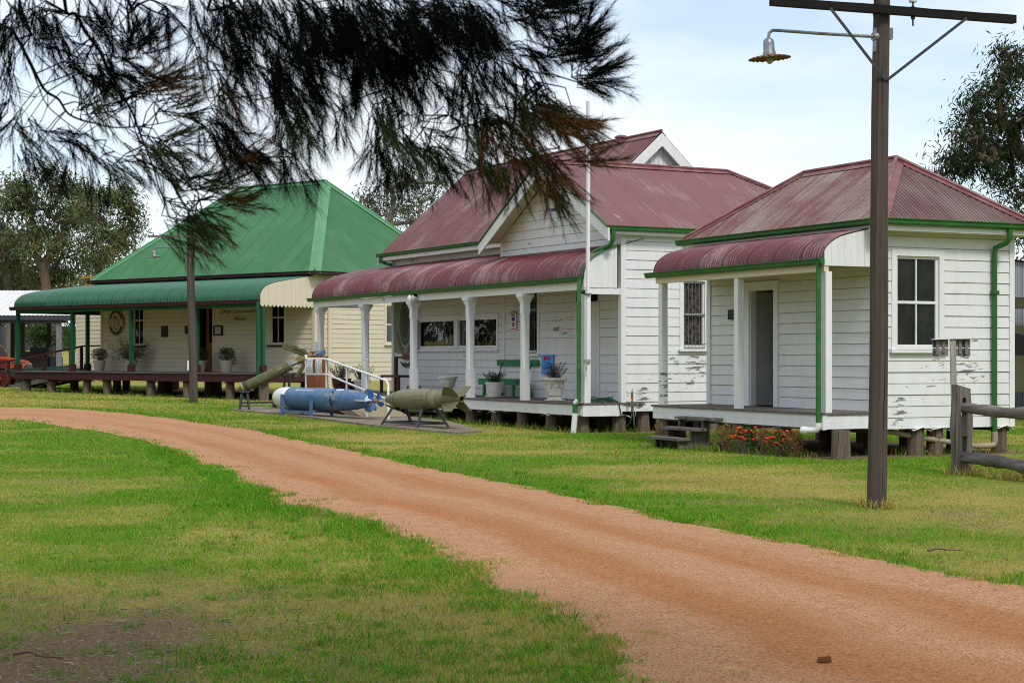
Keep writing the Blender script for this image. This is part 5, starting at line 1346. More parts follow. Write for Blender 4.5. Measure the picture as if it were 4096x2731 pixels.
notice('white notice of nine printed lines fixed to the end verandah post', 1266, 1287, 1367, 1419, .0, [(.8-.2*i,[(-a,a)]) for i, a in enumerate((.75,.6,.6,.4,.7,.65,.8,.6,.35))], wav=.0)
# brick coloured pedestal
m_terra = plain('terracotta_cladding', (.24,.088,.038), (.19,.068,.03), 4, .7, .1); m_terra2 = m_terra
x, _ = M.hy(1272, 1500, -.75); w = M.w(x, -.75, .63); t = thing('pedestal', 'orange brown box pedestal standing behind the ramp rail', 'pedestal', w, M.rot()+R(12))
MB().box(-.22,.22,-.20,.20,0,.98).build('body', m_terra, t); MB().box(-.23,-.05,-.10,.19,.98,1.10).build('block', m_terra, t)
m = MB(); m.add([(-.03,-.20,.99),(.22,-.22,.99),(.22,.12,1.16),(-.03,.14,1.16),(-.03,-.20,.97),(.22,-.22,.97),(.22,.12,1.0),(-.03,.14,1.0)], [(0,1,2,3),(4,5,1,0),(5,6,2,1),(6,7,3,2),(7,4,0,3)]); m.build('picture_panel', plain('blue_printed_panel', (.10,.17,.27), (.03,.04,.07), 9, .4, 0, lo=.45, hi=.55), t)
# ---------------------------------------------------------------- pots and plants
def foliage(parent, name, n, c, rad, leaf, cols, droop=.0, shape=1., up=.3, mat=None, w=None):
    q = unit(rng.normal(size=(n, 3)))*(rng.random((n, 1))**.4); P = np.array(c) + q*np.array(rad)
    A = q*shape + rng.normal(0, .5, (n, 3)) + np.array([0, 0, up - droop])
    lump = vnoise(P[:, 0]*3+P[:, 2]*2, P[:, 1]*3+7, .35, 5, 2)
    keep = lump > .36
    P, A = P[keep], A[keep]; n = len(P); col = colmix(n, cols, w, .22)
    return leaf_mesh(name, P, A, rng.uniform(.6, 1.2, n)*leaf[0], rng.uniform(.7, 1.2, n)*leaf[1], col, mat, parent)
def stems(parent, pts, r=.004, mat=None, name='stem'):
    m = MB()
    for a, b_ in pts:
        mid = (Vector(a)+Vector(b_))/2 + Vector((random.uniform(-.02,.02), random.uniform(-.02,.02), .02)); m.tube([a, mid, b_], [r, r*.8, r*.5], 5, cap=False)
    return m.build(name, mat or m_bark, parent, True, fix=False)
m_potc = plain('cream_plastic_pot', (.58,.50,.36), (.52,.44,.31), 4, .5, .05); m_potw = plain('stained_white_pot', (.66,.64,.60), (.48,.45,.40), 6, .6, .15, lo=.45, hi=.75)
m_soil = plain('potting_soil', (.045,.032,.022), None, 20, .95, .3); m_potm = plain('maroon_glazed_pot', (.085,.028,.024), None, 4, .4)
BOX = [(.035,.085,.018),(.055,.115,.025),(.025,.06,.014),(.10,.05,.025)]
ROS = [(.055,.085,.050),(.085,.11,.065),(.04,.06,.035)]
def planter(px, label, kind, z=DZ, y=1.7):
    x = G_.xx_(px, y); t = thing('potted_plant', label, 'potted plant', G_.w(x, y, 1.05), 0, 'cream pots along the green verandah')
    MB().lathe([(.0,0),(.165,.0),(.17,.03),(.225,.36),(.245,.365),(.25,.41),(.22,.41),(.21,.36)], n=26).build('pot', m_potc, t, True, angle=40)
    MB().lathe([(.0,.375),(.212,.375)], n=20).build('soil', m_soil, t)
    if kind.startswith('box'):
        foliage(t, 'foliage', 1500, (0,0,.62), (.30,.28,.24), (.055,.024), BOX); stems(t, [((0,0,.37), (random.uniform(-.2,.2), random.uniform(-.2,.2), .65)) for _ in range(14)], .006)
        if 'trailing' in label: foliage(t, 'trailing_shoot', 120, (.28,-.12,.42), (.08,.06,.16), (.06,.022), [(.08,.03,.02),(.05,.08,.02)], droop=.8)
    else:
        tips = [(random.gauss(0,.42), random.gauss(0,.25), random.uniform(.55,1.25)) for _ in range(46)]
        stems(t, [((0,0,.37), p) for p in tips], .006)
        P = []; 
        for p in tips:
            for k in range(34): f_ = random.uniform(.45, 1.06); P.append(np.array([p[0]*f_, p[1]*f_, .37+(p[2]-.37)*f_]) + rng.normal(0,.045,3))
        for k in range(500): P.append(np.array([.0,0,.55]) + rng.normal(0,1,3)*np.array([.24,.2,.12]))
        P = np.array(P); n = len(P); leaf_mesh('foliage', P, rng.normal(size=(n,3))+np.array([0,0,-.2]), rng.uniform(.04,.075,n), .022, colmix(n, BOX + [(.12,.05,.035)]), None, t)
    return t
planter(404, 'leftmost cream pot with a clipped round bush on the green verandah', 'box'); planter(529, 'cream pot with a wide wispy shrub below the crest sign', 'wide'); planter(805, 'cream pot with bush beside the open brown door, behind the slender pole', 'box'); planter(911, 'cream pot with a bush and trailing shoots under the banner', 'box trailing')
def pot_at(px, y, label, prof, mat, name='potted_plant', cat='potted plant', z=.63, plinth=None):
    x = M.xx_(px, y); t = thing(name, label, cat, M.w(x, y, z), M.rot())
    MB().lathe(prof, n=28).build('pot', mat, t, True, angle=35); return t
URN = [(.0,0),(.16,0),(.165,.04),(.135,.07),(.14,.10),(.17,.12),(.175,.14),(.185,.30),(.215,.40),(.245,.44),(.285,.455),(.285,.49),(.25,.50),(.23,.45),(.0,.43)]
m_urn = plain('aged_white_urn', (.70,.68,.63), (.47,.43,.35), 9, .7, .5, lo=.42, hi=.7)
def swags(t):
    m = MB()
    for k in range(8):
        a0 = 2*PI*k/8
        for i in range(7):
            f_ = i/6; a = a0 + f_*2*PI/8; z = .36 - .07*math.sin(PI*f_); rr = .205 - .02*math.sin(PI*f_); m.lathe([(0,-.02),(.018,-.008),(.02,.008),(0,.02)], (rr*math.cos(a), rr*math.sin(a), z), 6)
    m.build('swag_relief', m_urn, t, True)
t = pot_at(1793, .55, 'empty white urn on the verandah behind the bomb tail', [(.0,0),(.10,0),(.10,.05),(.07,.09),(.10,.14),(.17,.22),(.20,.33),(.215,.37),(.255,.385),(.255,.42),(.225,.43),(.19,.38),(.0,.30)], m_urn, 'garden_urn', 'urn', .63); t.scale = (1,1,1.12)
t = pot_at(1979, .42, 'white round pot of rosemary standing in a saucer beside the green bench', [(.0,0.02),(.12,.02),(.165,.09),(.20,.20),(.215,.31),(.225,.325),(.225,.37),(.20,.37),(.19,.31)], m_potw)
MB().lathe([(0,0),(.20,0),(.24,.03),(.24,.045),(.12,.03)], n=26).build('saucer', m_potw, t, True, angle=40); MB().lathe([(.0,.335),(.195,.335)], n=16).build('soil', m_soil, t)
def rosemary(t, z0, h, spread, n=26, cols=ROS, r=.003):
    tips = [(random.gauss(0,spread), random.gauss(0,spread), z0 + h*random.uniform(.6,1.1)) for _ in range(n)]
    stems(t, [((p[0]*.3, p[1]*.3, z0), p) for p in tips], r)
    P = []; A = []
    for p in tips:
        b_ = np.array([p[0]*.3, p[1]*.3, z0]); q = np.array(p)
        for k in range(46): f_ = random.uniform(.12, 1.03); P.append(b_ + (q-b_)*f_); v = rng.normal(0,.55,3); A.append((q-b_)/np.linalg.norm(q-b_)*.6 + v)
    n = len(P); leaf_mesh('foliage', np.array(P), np.array(A), rng.uniform(.03,.055,n), .010, colmix(n, cols), None, t)
rosemary(t, .34, .26, .12, 34)
t = pot_at(2217, .42, 'white swagged urn holding a leggy bush under the blue sign', URN, m_urn); swags(t)
MB().lathe([(0,0),(.22,0),(.24,.02),(.0,.03)], n=20).build('saucer', m_urn, t, True)
rosemary(t, .46, .34, .12, 26, [(.075,.095,.045),(.12,.13,.06),(.09,.065,.06)], .004); foliage(t, 'dry_growth', 420, (-.08,0,.55), (.14,.15,.10), (.035,.012), [(.10,.07,.075),(.13,.10,.07)], up=.4)
t = pot_at(1369, .5, 'dark maroon pot of rosemary behind the ramp rail', [(.0,0),(.20,0),(.25,.15),(.27,.30),(.285,.31),(.285,.35),(.25,.35)], m_potm); MB().lathe([(.0,.33),(.255,.33)], n=16).build('soil', m_soil, t); rosemary(t, .33, .42, .20, 44)
t = pot_at(1450, .45, 'white pot of rosemary beside the maroon pot at the ramp', [(.0,0),(.17,0),(.20,.10),(.225,.27),(.24,.28),(.24,.33),(.21,.33)], m_potw); MB().lathe([(.0,.31),(.215,.31)], n=16).build('soil', m_soil, t); rosemary(t, .31, .36, .18, 40)
# ---------------------------------------------------------------- green bench
bx0_, _ = M.hy(1988, 1450, 1.43); bx1_, _ = M.hy(2151, 1450, 1.43); bc = (bx0_+bx1_)/2; W = (bx1_-bx0_)/2
t = thing('garden_bench', 'green slatted bench against the white wall between two pots', 'bench', M.w(bc, 1.19, .63), M.rot())
m_bg = plain('green_bench_paint', (.018,.20,.075), (.015,.16,.06), 4, .4, .05, .5)
for i in range(3): MB().box(-W*.92, W*.92, -.32+i*.135, -.2+i*.135, .40 - (.11 if i == 0 else 0), .435).build('seat_slat', m_bg, t)
MB().box(-W, W, .235, .27, .74, .89).build('backrest', m_bg, t)
for s in (-1, 1):
    x = s*W*.72; m = MB(); m.beam((x,-.27,0), (x,-.24,.40), .07, .06); m.build('leg', m_bg, t); m = MB(); m.beam((x,.22,0), (x,.14,.40), .07, .06); m.build('leg', m_bg, t)
    MB().beam((x,.10,.40), (x,.26,.88), .035, .012).build('back_bracket', m_steel, t); MB().box(x-.03, x+.03, -.30, .16, .35, .40).build('seat_rail', m_bg, t)
# brown timber rail at the far end of the verandah
x0_, _ = M.hy(1586, 1500, .75); x1_, _ = M.hy(1655, 1500, .75); t = thing('timber_bench', 'dark brown timber bench below the crest panel', 'bench', M.w((x0_+x1_)/2, .75, .63), M.rot()); W = (x1_-x0_)/2
m_brn = plain('dark_brown_stain', (.075,.028,.018), None, 4, .5)
for x in (-W, W): MB().box(x-.04, x+.04, -.04, .04, 0, .92).build('post', m_brn, t)
for x in (-W, W): MB().box(x-.035, x+.035, -.46, -.39, 0, .45).build('leg', m_brn, t)
MB().box(-W-.05, W+.05, -.03, .03, .92, .97).build('top_rail', m_brn, t); MB().box(-W, W, -.45, .04, .42, .48).build('seat', m_brn, t)
# ---------------------------------------------------------------- signs on the walls
def board_on(fr, y, px0, px1, py0, py1, th=.02):
    x0, z1 = fr.hy(px0, (py0), y); x1, z0 = fr.hy(px1, (py1), y); xm, zm = (x0+x1)/2, (z0+z1)/2
    return xm, zm, abs(x1-x0)/2, (z1-z0)/2
TL = lambda a, d, z: Vector((a, -d, z))
# MK 84 board
xm, zm, hw, hh = board_on(M, YW0 if False else 1.46, 2168, 2214, 1418, 1497)
t = thing('bomb_sign', 'bright blue board lettered MK 84 on the wall beside the green bench', 'sign', M.w(xm, 1.46, zm), M.rot())
m_sky = flat('bright_blue_board', (.09,.33,.80), .5, .3)
MB().box(-hw, hw, -.02, 0, -hh, hh).build('board', m_sky, t)
m_redink = flat('red_sign_paint', (.50,.02,.04), .5); m_navy = flat('navy_sign_paint', (.03,.06,.25), .5)
text_obj('MK 84', TL, 0, hh*.62, hh*.52, m_redink, t, d=.026, bold=.006, squash=.92)
for i, s in enumerate((.40, .36, .38)):
    m = MB(); q = -s
    while q < s: m.box(q*hw, (q+.09)*hw, -.024, -.021, hh*(.12-.27*i), hh*(.24-.27*i)); q += .15
    m.build('fine_print', m_navy, t)
# warning sign
xm, zm, hw, hh = board_on(M, 1.46, 2044, 2066, 1246, 1321)
t = thing('warning_sign', 'narrow white warning sign with red band and blue and red shields', 'sign', M.w(xm, 1.46, zm), M.rot())
MB().box(-hw, hw, -.012, 0, -hh, hh).build('board', m_paper, t)
MB().box(-hw*.96, hw*.96, -.015, -.012, hh*.72, hh*.98).build('red_band', m_redink, t); text_obj('WARNING', TL, 0, hh*.85, hh*.20, m_paper, t, d=.017, squash=.82)
m = MB()
for zz in (.60, .46): m.box(-hw*.7, hw*.7, -.015, -.012, hh*(zz-.04), hh*(zz+.04))
m.build('fine_print', m_ink, t)
MB().prism([(-hw*.6,hh*.36),(hw*.6,hh*.36),(hw*.55,hh*.1),(hw*.55,-.04*hh),(-hw*.55,-.04*hh),(-hw*.55,hh*.1)], TL, .012, .016).build('blue_shield', m_navy, t)
MB().prism([(-hw*.6,-hh*.2),(hw*.6,-hh*.2),(hw*.58,-hh*.42),(hw*.3,-hh*.56),(0,-hh*.68),(-hw*.3,-hh*.56),(-hw*.58,-hh*.42)], TL, .012, .016).build('red_shield', flat('faded_red_shield', (.42,.10,.14), .5), t)
MB().box(-hw*.85, hw*.85, -.015, -.012, -hh*.92, -hh*.78).build('red_line', flat('faded_red_print', (.62,.20,.17), .5), t)
# crest panel in glass-green
x0_, _ = M.hy(1583, 1300, 1.45); x1_, _ = M.hy(1672, 1300, 1.45); _, zt = M.hy(1610, 1196, 1.45); _, zb_ = M.hy(1610, 1411, 1.45)
t = thing('crest_board', 'grey green panel painted with an oval crest and scroll at the far verandah end', 'panel', M.w((x0_+x1_)/2, 1.45, (zt+zb_)/2), M.rot()); hw, hh = (x1_-x0_)/2, (zt-zb_)/2
m_gg = plain('grey_green_panel', (.20,.235,.185), (.15,.175,.13), 1.5, .35, 0); m_gd = flat('dark_green_emblem', (.02,.085,.05), .5); m_gl = flat('pale_green_emblem', (.27,.35,.25), .5); m_br = flat('rust_brown_emblem', (.16,.07,.045), .5)
MB().box(-hw, hw, -.03, 0, -hh, hh).build('board', m_gg, t)
def oval(rx, rz, cx=0, cz=0, n=40, a0=0, a1=2*PI): return [(cx+rx*math.cos(a0+(a1-a0)*i/n), cz+rz*math.sin(a0+(a1-a0)*i/n)) for i in range(n)]
cx_, cz_ = M.hy(1627, 1307, 1.45)[0]-(x0_+x1_)/2, .06
def ring(mb, r0x, r0z, r1x, r1z, cx, cz, d0, d1, a0=0, a1=2*PI, n=40):
    for i in range(n):
        p, q = a0+(a1-a0)*i/n, a0+(a1-a0)*(i+1)/n
        mb.prism([(cx+r0x*math.cos(p), cz+r0z*math.sin(p)), (cx+r1x*math.cos(p), cz+r1z*math.sin(p)), (cx+r1x*math.cos(q), cz+r1z*math.sin(q)), (cx+r0x*math.cos(q), cz+r0z*math.sin(q))], TL, d0, d1)
MB().prism(oval(.40,.66,cx_,cz_), TL, .03, .034).build('oval_rim', m_gl, t); MB().prism(oval(.37,.60,cx_,cz_), TL, .034, .037).build('oval_band', m_gd, t)
MB().prism(oval(.27,.46,cx_,cz_), TL, .037, .04).build('oval_line', m_gl, t); MB().prism(oval(.25,.44,cx_,cz_), TL, .04, .043).build('oval_centre', flat('dark_crest_centre', (.05,.045,.035), .5), t)
for a0_, a1_ in ((200,252),(288,340)):
    m = MB(); ring(m, .47,.72,.58,.86,cx_,cz_,.03,.036,R(a0_),R(a1_)); m.build('scroll', m_br, t)
MB().box(cx_-.19, cx_+.19, -.036, -.03, cz_-.98, cz_-.82).build('plaque', m_br, t)
m = MB(); m.prism([(cx_-.34,cz_-1.02),(cx_-.1,cz_-1.10),(cx_,cz_-1.04),(cx_+.1,cz_-1.10),(cx_+.34,cz_-1.02),(cx_+.2,cz_-1.16),(cx_,cz_-1.2),(cx_-.2,cz_-1.16)], TL, .03, .036); m.build('lower_scroll', m_gd, t)
# cottage plate
xm, zm, hw, hh = board_on(C, 1.12, 2911, 2966, 1240, 1277)
t = thing('door_plate', 'small dark green plate beside the cottage door, partly behind a post', 'sign', C.w(xm, 1.12, zm), C.rot()); MB().box(-hw, hw, -.015, 0, -hh, hh).build('plate', flat('dark_green_plate', (.012,.055,.03), .5), t)
m = MB(); m.box(-hw, hw, -.02, -.015, hh-.012, hh); m.box(-hw, hw, -.02, -.015, -hh, -hh+.012); m.box(-hw, -hw+.012, -.02, -.015, -hh, hh); m.box(hw-.012, hw, -.02, -.015, -hh, hh); m.build('edge', m_black, t)
# siren box on the gable
x0_, z1 = M.hy(2218, 797, .93); x1_, z0_ = M.hy(2244, 846, .93)
t = thing('gable_lantern', 'small cream box lantern with blue base on the white gable', 'lantern', M.w((x0_+x1_)/2, .92, z0_), M.rot()); h_ = z1-z0_
MB().box(-.085,.085,-.14,0,.06,h_).build('case', m_creamtrim, t); MB().box(-.07,.07,-.13,0,0,.06).build('base', m_navy, t); MB().box(-.02,.02,-.03,0,-.0,h_+.05).build('bracket', m_steel, t)
# floodlight
x, z = M.hy(1664, 1190, -.0); t = thing('floodlight', 'twin white spotlights with a black sensor on the verandah beam', 'lamp', M.w(x, -.02, z), M.rot())
MB().box(-.05,.05,-.06,.04,-.06,.08).build('sensor', m_black, t)
for s, dy in ((-1, -.02), (1, -.08)):
    Mh = Matrix.Translation((s*.10, -.06, -.02)) @ Matrix.Rotation(R(-60*s), 4, 'Y') @ Matrix.Rotation(R(70), 4, 'X')
    MB().lathe([(.0,-.06),(.03,-.06),(.035,-.02),(.065,.05),(.07,.06),(.0,.075)], M=Mh, n=18).build('lamp_head', m_whitetube, t, True, angle=40)
# flagpole lashed to the corner post
x = M.xx_(2352, -.06); zb_ = M.hy(2343, 1506, -.06)[1]; ztop = M.hy(2352, 409, -.06)[1]
t = thing('flagpole', 'tall white wooden flagpole lashed to the corner verandah post', 'flagpole', M.w(x, -.06, zb_), M.rot())
zm = M.hy(2343, 1178, -.06)[1]
MB().beam((-.03,0,0), (0.0,0,ztop-zb_), .065, .062, up=(0,1,0)).build('pole', m_trim, t); MB().box(-.105,-.036,-.035,.035,0.05,zm-zb_).build('lower_pole', m_trim, t)
m = MB(); m.box(-.12,.05,-.05,.05,zm-zb_-.02,zm-zb_+.02); m.build('bracket', m_galv, t)
m = MB()
for k in range(4): m.tube([(-.04+.085*math.cos(a), .0+.075*math.sin(a), .30+.016*k) for a in np.linspace(0, 2*PI, 14)], .008, 6)
m.tube([(.04,-.06,.30),(.06,-.07,.22),(.05,-.08,.14),(.03,-.07,.20)], .007, 6); m.build('rope', plain('old_rope', (.36,.34,.29), None, 30, .9), t, True)
# hose and standpipe
t = thing('garden_hose', 'dark green hose coiled on the deck end and looping down to the tap', 'hose', M.w(-.25, .42, .63), M.rot())
m = MB(); m_hose = plain('green_hose', (.010,.060,.035), None, 5, .4, 0, .5)
pts = []
for k in range(140):
    a = k*.36; pts.append((.05+(.20+.02*math.sin(k*.9))*math.cos(a), .04+(.36+.03*math.sin(k*.5))*math.sin(a), .012 + .0009*k*(.5+.5*random.random())))
pts += [(.29,.34,.05),(.31,.42,-.02),(.33,.46,-.25),(.36,.50,-.45),(.43,.55,-.50),(.48,.60,-.40),(.49,.62,-.2),(.485,.625,.04)]
m.tube(pts, .013, 8); m.build('hose', m_hose, t, True)
tw = Vector((2.52, 35.8, 0)); t = thing('standpipe', 'thin green tap pipe with an orange hose fitting by the house corner', 'tap', tw)
m = MB(); m.tube([(.06,0,0),(.03,0,.35),(.01,0,.62),(0,0,.74)], .016, 8); m.build('pipe', plain('grey_green_pipe', (.12,.17,.13), None, 6, .5), t, True); MB().cyl((0,0,.70),(0,0,.775),.028,n=12).build('hose_fitting', flat('orange_plastic', (.62,.09,.02), .4), t, True, angle=40)
MB().lathe([(.026,.775),(.024,.82),(.012,.87),(.004,.93),(0,.935)], n=12).build('tap_head', m_grey, t, True)
# ---------------------------------------------------------------- signs on the green-roofed house
yw = 2.46
cx, cz = G_.hy(472, 1290, yw); rx = abs(G_.hy(441, 1290, yw)[0]-G_.hy(503, 1290, yw)[0])/2; rz = (G_.hy(472, 1238, yw)[1]-G_.hy(472, 1344, yw)[1])/2
t = thing('crest_sign', 'large oval crest sign with dark ring and red and white centre on the cream wall', 'sign', G_.w(cx, yw, cz), G_.rot())
m_cr = flat('crest_cream', (.46,.40,.33), .6); m_cd = flat('crest_slate', (.045,.055,.065), .6); m_crd = flat('crest_red', (.27,.075,.05), .6)
MB().prism(oval(rx,rz), TL, 0, .02).build('rim', m_crd, t); MB().prism(oval(rx*.955,rz*.97), TL, .02, .024).build('border', m_cr, t); MB().prism(oval(rx*.90,rz*.93), TL, .024, .028).build('ring_band', m_cd, t)
MB().prism(oval(rx*.66,rz*.72), TL, .028, .032).build('centre', m_cr, t)
m = MB()
for s in (-1, 1): m.prism([(s*rx*.60,rz*.20),(s*rx*.86,rz*.30),(s*rx*.97,rz*.0),(s*rx*.86,-rz*.33),(s*rx*.60,-rz*.25)], TL, .032, .036)
m.build('ribbon_end', m_cr, t)
m = MB(); random.seed(3)
for (a, b_, s_) in ((-.1,.42,.17),(.06,.40,.13),(-.2,.33,.1),(.1,.26,.1),(-.16,.02,.1),(.36,.14,.14),(.44,-.1,.12),(.36,-.28,.1),(.02,-.48,.16),(-.3,-.40,.09),(.25,.0,.09),(-.42,.2,.07),(-.1,-.2,.08)):
    m.prism([(rx*(a+s_*random.uniform(.6,1.2)*math.cos(q)), rz*(b_+.7*s_*random.uniform(.6,1.2)*math.sin(q))) for q in np.linspace(0, 2*PI, 7)[:-1]], TL, .032, .036)
m.build('charge', m_crd, t); random.seed(8)
for lab, (px0, px1, py0, py1) in (('dark plaque on the cream wall right of the long window', (652,676,1304,1348)), ('dark plaque on the cream wall, mostly behind the slender pole', (746,779,1303,1335))):
    xm, zm, hw, hh = board_on(G_, yw, px0, px1, py0, py1); t = thing('wall_plaque', lab, 'plaque', G_.w(xm, yw, zm), G_.rot(), 'dark plaques on the cream wall')
    MB().box(-hw, hw, -.03, 0, -hh, hh).build('plate', flat('bronze_plaque', (.035,.026,.022), .45, .4), t); m = MB(); m.box(-hw*.9, hw*.9, -.036, -.03, -hh*.93, hh*.93); m.build('face', flat('bronze_face', (.05,.038,.03), .5), t)
xm, zm, hw, hh = board_on(G_, yw, 862, 896, 1302, 1342); t = thing('framed_notice', 'framed pale notice with brown frame right of the open door', 'frame', G_.w(xm, yw, zm), G_.rot())
m = MB(); f_ = hw*.24
m.box(-hw, hw, -.06, 0, hh-f_, hh); m.box(-hw, hw, -.06, 0, -hh, -hh+f_); m.box(-hw, -hw+f_, -.06, 0, -hh+f_, hh-f_); m.box(hw-f_, hw, -.06, 0, -hh+f_, hh-f_); m.build('frame', m_maroon, t); MB().box(-hw+f_, hw-f_, -.03, -.0, -hh+f_, hh-f_).build('notice_sheet', flat('pale_notice', (.42,.46,.43), .3, .5), t)
# banner
xm, zm, hw, hh = board_on(G_, yw, 888, 1040, 1219, 1292); t = thing('banner', 'sagging cream cloth banner lettered Local Government Museum', 'banner', G_.w(xm, yw, zm), G_.rot())
m = MB(); nx_, nz_ = 40, 18; vs = []
sag = lambda u: .10*hh*(1-u*u)
def fold(u, w):
    d = .03 + .02*math.sin(9*w + 4*u*u) * (1-w*.4)*(1-.3*abs(u)) + .025*math.exp(-((abs(u) - (.98 - .55*(1-w)))/.10)**2) + .02*math.exp(-((w-.88+.1*u*u)/.06)**2)
    return d
for j in range(nz_+1):
    for i in range(nx_+1):
        u = -1+2*i/nx_; w_ = j/nz_; vs.append((u*hw*(1-.015*(1-w_)), -fold(u, w_), -hh + 2*hh*w_ - sag(u)*w_ + .03*hh*math.sin(6*u)*(1-w_)))
fs = [(j*(nx_+1)+i, j*(nx_+1)+i+1, (j+1)*(nx_+1)+i+1, (j+1)*(nx_+1)+i) for j in range(nz_) for i in range(nx_)]
m.add(vs, fs); m.build('cloth', plain('cream_banner_cloth', (.56,.50,.38), (.50,.44,.32), 4, .8, .1), t, True)
TB = lambda a, d, z: Vector((a, -fold(a/hw, (z+hh)/(2*hh)) - .008 - d*.2, z - sag(a/hw)*(z+hh)/(2*hh)))
text_obj('Local Government', TB, 0, hh*.30, hh*.62, m_ink, t, shear=.42, squash=hw*1.86/(hh*.62*7.15), bold=.0); text_obj('Museum', TB, hw*.06, -hh*.52, hh*.62, m_ink, t, shear=.42, squash=.82, bold=.0)
# ---------------------------------------------------------------- split-rail fence, slatted board
fb = Vector((6.11, 23.2, 0)); fd = Vector((.30, -.954, 0)).normalized()
t = thing('split_rail_fence', 'weathered grey split timber fence post with two round rails running right', 'fence', fb, math.atan2(fd.y, fd.x))
def fpost(x):
    m = MB(); hw, hd = .115, .07; 
    T = lambda a, d, z: Vector((x + d, -a, z))      # broad face looks at the drive
    segs = [(-.2,.31,-hw,hw),(.31,.52,-hw,-.035),(.31,.52,.035,hw),(.52,.80,-hw,hw),(.80,1.04,-hw,-.04),(.80,1.04,.035,hw),(1.04,1.19,-hw,hw)]
    def shp(a, z): return a*(1+.14*math.sin(z*3.1+x)) + .012*math.sin(z*9+a*20)
    for z0, z1, a0, a1 in segs:
        n = 5
        for i in range(n):
            za, zb = z0+(z1-z0)*i/n, z0+(z1-z0)*(i+1)/n; q = 4
            vs = [T(shp(a, z), d*(1+.1*math.sin(z*7+a*13)), z + (.03*math.sin(a*16) if abs(z-1.19) < .01 else 0)) for z in (za, zb) for d in (-hd, hd) for a in (a0, a1)]
            m.add(vs, [(0,1,5,4),(2,6,7,3),(0,4,6,2),(1,3,7,5)] + ([(4,5,7,6)] if i == n-1 else []) + ([(0,2,3,1)] if i == 0 else []), [[(vs[k].y*1.0+vs[k].x*.7, vs[k].z) for k in f_] for f_ in ([(0,1,5,4),(2,6,7,3),(0,4,6,2),(1,3,7,5)] + ([(4,5,7,6)] if i == n-1 else []) + ([(0,2,3,1)] if i == 0 else []))])
    return m.build('fence_post', m_grey, t)
fpost(0); fpost(2.75)
for z, r0_, tw_ in ((.905,.074,.9),(.205,.082,.8)):
    m = MB(); pts = []; rad = []
    for i in range(29):
        k = i/28; pts.append((-.04+2.85*k, .0+.015*math.sin(k*7), z+.03*math.sin(k*5+z*3)-.02*k)); rad.append((r0_*(.5 if i == 0 else .78 if i == 1 else .9 if i == 2 else 1)*(1+.10*math.sin(k*23+z*9))))
    m.tube(pts, rad, 14, wob=.11); m.build('fence_rail', m_grey, t, True, angle=45)
sb = at(3802, 1893, 23.55); sb.z = 0; t = thing('slatted_board', 'small grey box-like board with four upright slats on a pale stake', 'board', sb, R(4))
m = MB(); dz = at(0,1354,23.55).z; zb_ = at(0,1424,23.55).z; mpx = 23.55/6800
m.beam((.05,0,-.1), (.005,0,dz), (3816-3792)*mpx*.95, .03, up=(0,1,0)); m.build('stake', timber('pale_weathered_timber', (.42,.39,.36), (.25,.225,.205), kind='Object'), t)
m_pg = timber('grey_board_timber', (.27,.25,.23), (.15,.135,.125), kind='Object', across=14)
for s in (-1, 1):
    a0, a1 = (.045, .265) if s > 0 else (-.265, -.045)
    for z0, z1 in ((zb_, zb_+.085), (zb_+.090, zb_+.110), (zb_+.118, dz-.01)): MB().box(a0, a1, .03, .045, z0, z1).build('plank', m_pg, t)
for a, l in ((-.20,.02),(-.115,.045),(.115,.03),(.205,.025)): MB().box(a-.019, a+.019, .012, .03, zb_+l, dz-.03).build('slat', m_pg, t)
MB().beam((-.275,.01,dz-.012), (.275,.01,dz+.012), .10, .010).build('cap', m_paper, t)
# ---------------------------------------------------------------- flower bed plants in front of the cottage
def bush(name, label, px, y, h, r, cols, leaf, flowers=0, fcol=None, n=1100, cat='shrub', up=.5, group='plants along the cottage deck'):
    x = C.xx_(px, y); p = C.w(x, y); t = thing(name, label, cat, p, 0, group)
    stems(t, [((random.uniform(-.05,.05), random.uniform(-.05,.05), 0), (random.gauss(0,r*.6), random.gauss(0,r*.5), h*random.uniform(.5,.95))) for _ in range(16)], .005)
    foliage(t, 'foliage', n, (0,0,h*.55), (r, r*.8, h*.5), leaf, cols, up=up)
    if flowers:
        placed = 0; fm = None
        while placed < flowers:
            a = random.uniform(0, 2*PI); q = random.uniform(.2, 1.0)**.5; z = h*random.uniform(.5, 1.04); rr = r*q*(1.05 if z < h*.8 else .75); c_ = Vector((rr*math.cos(a), rr*.8*math.sin(a), z)); s = random.uniform(.022,.034)
            placed += 1; s = .028
            if fm is None: fl = MB().lathe([(0,-s*.6),(s*.9,-s*.2),(s,s*.15),(s*.7,s*.5),(0,s*.62)], n=8).build('flower', fcol, t, True); fm = fl
            else: fl = fm.copy(); COL.objects.link(fl); fl.parent = t
            fl.location = c_; fl.scale = (random.uniform(.8, 1.25),)*3
    return t
NAN = [(.30,.20,.05),(.20,.20,.04),(.38,.27,.09),(.24,.11,.04)]; NANR = [(.34,.12,.06),(.24,.13,.05),(.42,.21,.13),(.16,.14,.04)]; MAR = [(.04,.15,.025),(.07,.21,.035),(.03,.10,.018)]
m_mari = plain('marigold_petals', (.80,.070,.012), (.62,.035,.01), 40, .6, .2)
bush('nandina', 'yellow green nandina shrub left of the red marigolds', 2896, -.28, .42, .20, NAN, (.055,.018))
bush('marigold', 'left marigold clump thick with red flowers', 2978, -.30, .42, .23, MAR, (.045,.018), 42, m_mari, cat='flowers')
bush('nandina', 'reddish nandina shrub between the two marigold clumps', 3052, -.26, .40, .15, NANR, (.055,.018), n=900)
bush('marigold', 'right marigold clump thick with red flowers', 3108, -.30, .40, .21, MAR, (.045,.018), 38, m_mari, cat='flowers')
bush('nandina', 'rusty red nandina shrub nearest the cottage downpipe', 3168, -.24, .40, .17, NANR, (.055,.018))
